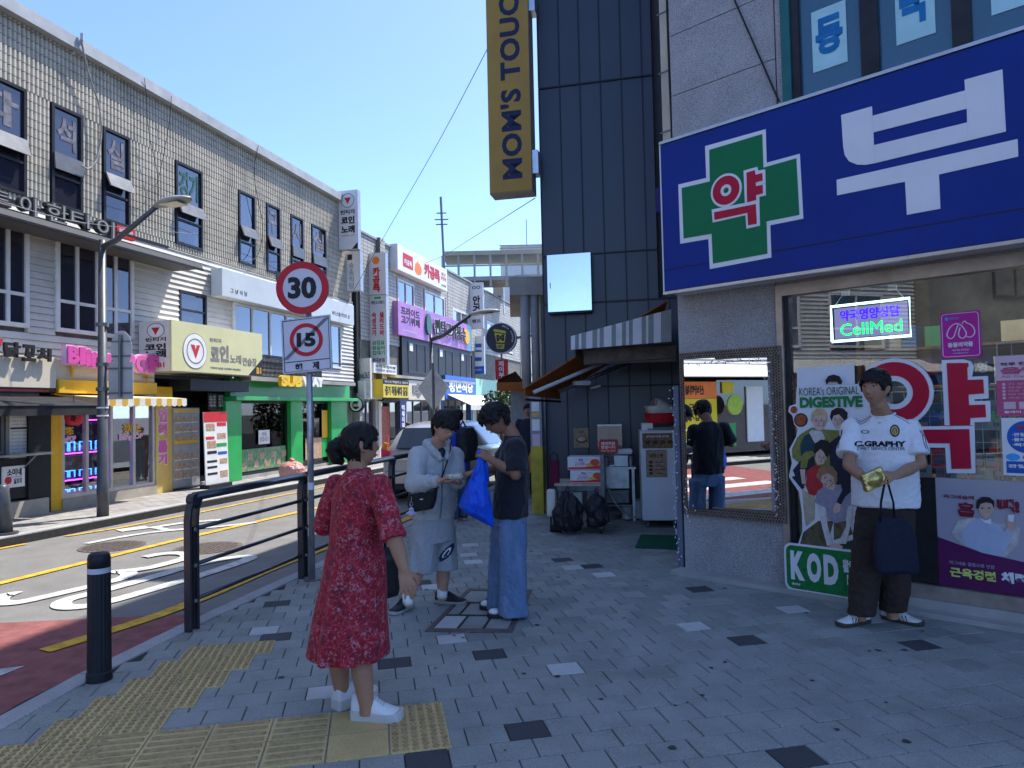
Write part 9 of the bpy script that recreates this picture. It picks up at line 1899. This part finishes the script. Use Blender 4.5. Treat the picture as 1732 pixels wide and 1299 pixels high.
sn = thing('gold_snack', 'crinkled gold foil snack bag in the hands of the man in the white shirt', 'snack', pk_+p0); mb = MB(); mb.hexa([(-.085, -.02, -.055), (.085, -.02, -.055), (.085, .02, -.055), (-.085, .02, -.055)], [(-.085, -.012, .06), (.085, -.012, .06), (.085, .012, .06), (-.085, .012, .06)]).sphere((0, 0, 0), (.075, .035, .05), 14, 8)
put(remesh(mb, .006, 2, [(70, .007, (1, 1, 1), 91), (150, .003, (1, 1, 1), 92)]), 'foil_bag', M('foil_gold', (.50, .38, .13), .28, .2, 12, metal=.75, coords='obj'), sn); sn.rotation_euler = (.0, -.32, .25)
tt = thing('tote_bag', 'plain black tote bag hanging from the hand of the man in the white shirt', 'bag', A(1508, 900, 4.82)+p0); o_ = tt.location-p0
def B3(px, py, Y): return A(px, py, Y)-o_
R = []
for xl, xr, y, dp in ((1487, 1524, 874, .012), (1481, 1540, 885, .03), (1479, 1551, 910, .045), (1478, 1553, 945, .05), (1480, 1553, 965, .045), (1484, 1550, 969, .02)):
 a_, b_ = B3(xl, y, 4.82), B3(xr, y+2, 4.86); c_ = (a_+b_)/2; h_ = (b_-a_)/2; R.append([c_+h_*math.copysign(abs(math.cos(t))**.6, math.cos(t))+Vector((.3, 1, 0)).normalized()*dp*math.sin(t) for t in [k*math.pi/16 for k in range(32)]])
m_tote = M('tote_black', (.014, .017, .034), .85, .2, 30, bump=.2, bscale=200, coords='obj'); put(remesh(MB().loft(R), .007, 2, [(22, .007, (1, 1, .5), 95), (45, .003, (1, 1, .6), 96)]), 'bag_body', m_tote, tt)
for x0, x1, Y_ in ((1488, 1496, 4.79), (1512, 1502, 4.85)): build(MB().tube([B3(x0+1, 882, Y_), B3(x0+(2 if x0 < 1500 else -1), 850, Y_-.02), B3(x1, 818, 4.77), B3(1499, 806, 4.76)], .014, 8, flat=.3, up=Vector((0, -1, 0))), 'handle', m_tote, tt, smooth=True)
def walker(label, pos, az, top, jacket, trous, hairm, skin, headY=None, arms=True, H=1.68, shoe_m=None):
 t = thing('person', label, 'person', pos); f, r = frame(az); k = H/1.70
 c = UP*1.58*k; mb = MB(); head_grid(mb, c, f, r, UP, .95*k); mb.tube([c-UP*.08, UP*1.42*k, UP*1.30*k], [.05, .055, .08], 12)
 for s in (-1, 1):
  sh = r*s*.17*k+UP*1.37*k; el = r*s*.22*k+UP*1.10*k-f*.03; wr = r*s*.17*k+UP*.93*k+f*.12; limb(mb, [sh, el, wr], [.045, .038, .027], 10); hand(mb, wr, f*.6-UP*.6, -r*s, f, .9, .5); limb(mb, [r*s*.09*k+UP*.85*k, r*s*.09*k+UP*.45*k+f*.02, r*s*.09*k+UP*.08], [.08, .055, .04], 10)
 mb.loft([oval(UP*.8*k, r, f, .13, .09, 20), oval(UP*1.1*k, r, f, .12, .09, 20), oval(UP*1.36*k, r, f, .14, .08, 20)]); put(remesh(mb, .010, 2), 'body', skin, t)
 mb = MB(); mb.loft([oval(UP*z*k, r, f, rx, ry, 24) for z, rx, ry in ((.80, .19, .14), (1.1, .19, .14), (1.3, .20, .12), (1.40, .15, .09), (1.44, .07, .06))])
 for s in (-1, 1): sh = r*s*.17*k+UP*1.36*k; el = r*s*.22*k+UP*1.10*k-f*.03; wr = r*s*.18*k+UP*.97*k+f*.09; mb.tube([sh, el, wr], [.075, .068, .05], 14); mb.sphere(sh, .075, 12, 8); mb.sphere(el, .068, 12, 8)
 put(remesh(mb, .011, 3, [(24, .008, (1, 1, .7), 3)]), 'jacket', jacket, t)
 mb = MB(); mb.loft([oval(UP*z*k, r, f, .165, .12, 24) for z in (.72, .88)])
 for s in (-1, 1): mb.loft([oval(UP*z*k+r*s*.09, r, f, q, q*1.1, 18) for z, q in ((.82, .095), (.45, .085), (.06, .08))])
 put(remesh(mb, .011, 2, [(22, .007, (1, 1, .5), 4)]), 'trousers', trous, t)
 mb = MB(); hair_shell(mb, c, f, r, UP, .95*k, .022, .012, None, 60, 3, .02); hl_ = (lambda th: .05 if 40 < th < 140 else (-.06 if 205 < th < 335 else .01)); mb = MB(); hair_shell(mb, c, f, r, UP, .95*k, .024, .014, hl_, 90, 4, .02); put(remesh(mb, .008, 1), 'hair', hairm, t)
 for s in (-1, 1): h_ = r*s*.09*k-f*.06; shoe(t, h_, f+r*s*.15, .26, .095, .09, shoe_m or m_blk, m_soleg, .025)
 return t, f, r, k
m_bjk = M('jacket_blue', (.010, .06, .42), .7, .15, 20, coords='obj'); m_dj = M('jeans_dark', (.05, .085, .15), .85, .2, 20, coords='obj'); m_brs_ = M('shoe_brown', (.10, .07, .05), .6)
w5 = G(776, 880); t, f, r, k = walker('man in a bright blue jacket with a black backpack behind the two boys', w5, 318, None, m_bjk, m_dj, m_hair, SK1, H=1.60, shoe_m=m_brs_)
bp_ = thing('backpack', 'big black backpack on the man in the blue jacket', 'bag', w5); R = [oval(-f*.20+UP*z+r*.02, r, f, w, d_, 24, 3) for z, w, d_ in ((.86, .10, .05), (.88, .15, .09), (1.1, .16, .11), (1.26, .15, .09), (1.33, .10, .06), (1.34, .05, .02))]; me_ = remesh(MB().loft(R), .011, 2, [(24, .008, (1, 1, 1), 6)]); put(me_, 'pack', m_bk, bp_)
build(MB().loft([oval(-f*.31+UP*z, r, f, w, .03, 20, 3) for z, w in ((.90, .08), (.92, .115), (1.06, .115), (1.08, .09))]), 'front_pocket', m_bk, bp_, smooth=True)
for s in (-1, 1): build(MB().tube([-f*.13+r*s*.10+UP*1.28, r*s*.11+UP*1.42, f*.13+r*s*.12+UP*1.30, f*.12+r*s*.15+UP*1.08, -f*.10+r*s*.15+UP*.95], .022, 6, flat=.4), 'strap', m_bk, bp_)
w6 = G(897, 842); t, f, r, k = walker('person in a dark navy top with a yellow bag by the painted post', w6, 200, None, M('top_navy', (.02, .025, .04), .8, .2, 20, coords='obj'), m_black, m_hair, SK1, H=1.66)
yb = thing('yellow_bag', 'mustard yellow tote bag carried by the person at the painted post', 'bag', w6+Vector((.13, -.22, .62))); build(MB().loft([oval(UP*z, Vector((1, 0, 0)), Vector((0, 1, 0)), w, .05, 20, 3) for z, w in ((-.17, .10), (-.15, .14), (.12, .15), (.20, .12))]), 'bag_body', M('bag_mustard', (.45, .24, .02), .8), yb, smooth=True); build(MB().tube([(-.07, 0, .18), (-.05, 0, .42), (.05, 0, .42), (.07, 0, .18)], .012, 6), 'handle', M('bag_mustard', None), yb)
w7 = AT(693, 830, 17.5).xy.to_3d(); w7.z = -.12; walker('person in black with a cap standing beyond the parked car', w7, 230, None, m_btee, m_black, m_black, SK2, H=1.42)
w8 = AT(862, 760, 21).xy.to_3d(); walker('distant pedestrian in pale clothes far down the lane', w8, 170, None, M('top_pale', (.40, .42, .45), .8), m_dj, m_hair, SK2, H=1.66)
bpy.data.scenes.remove(WORK)
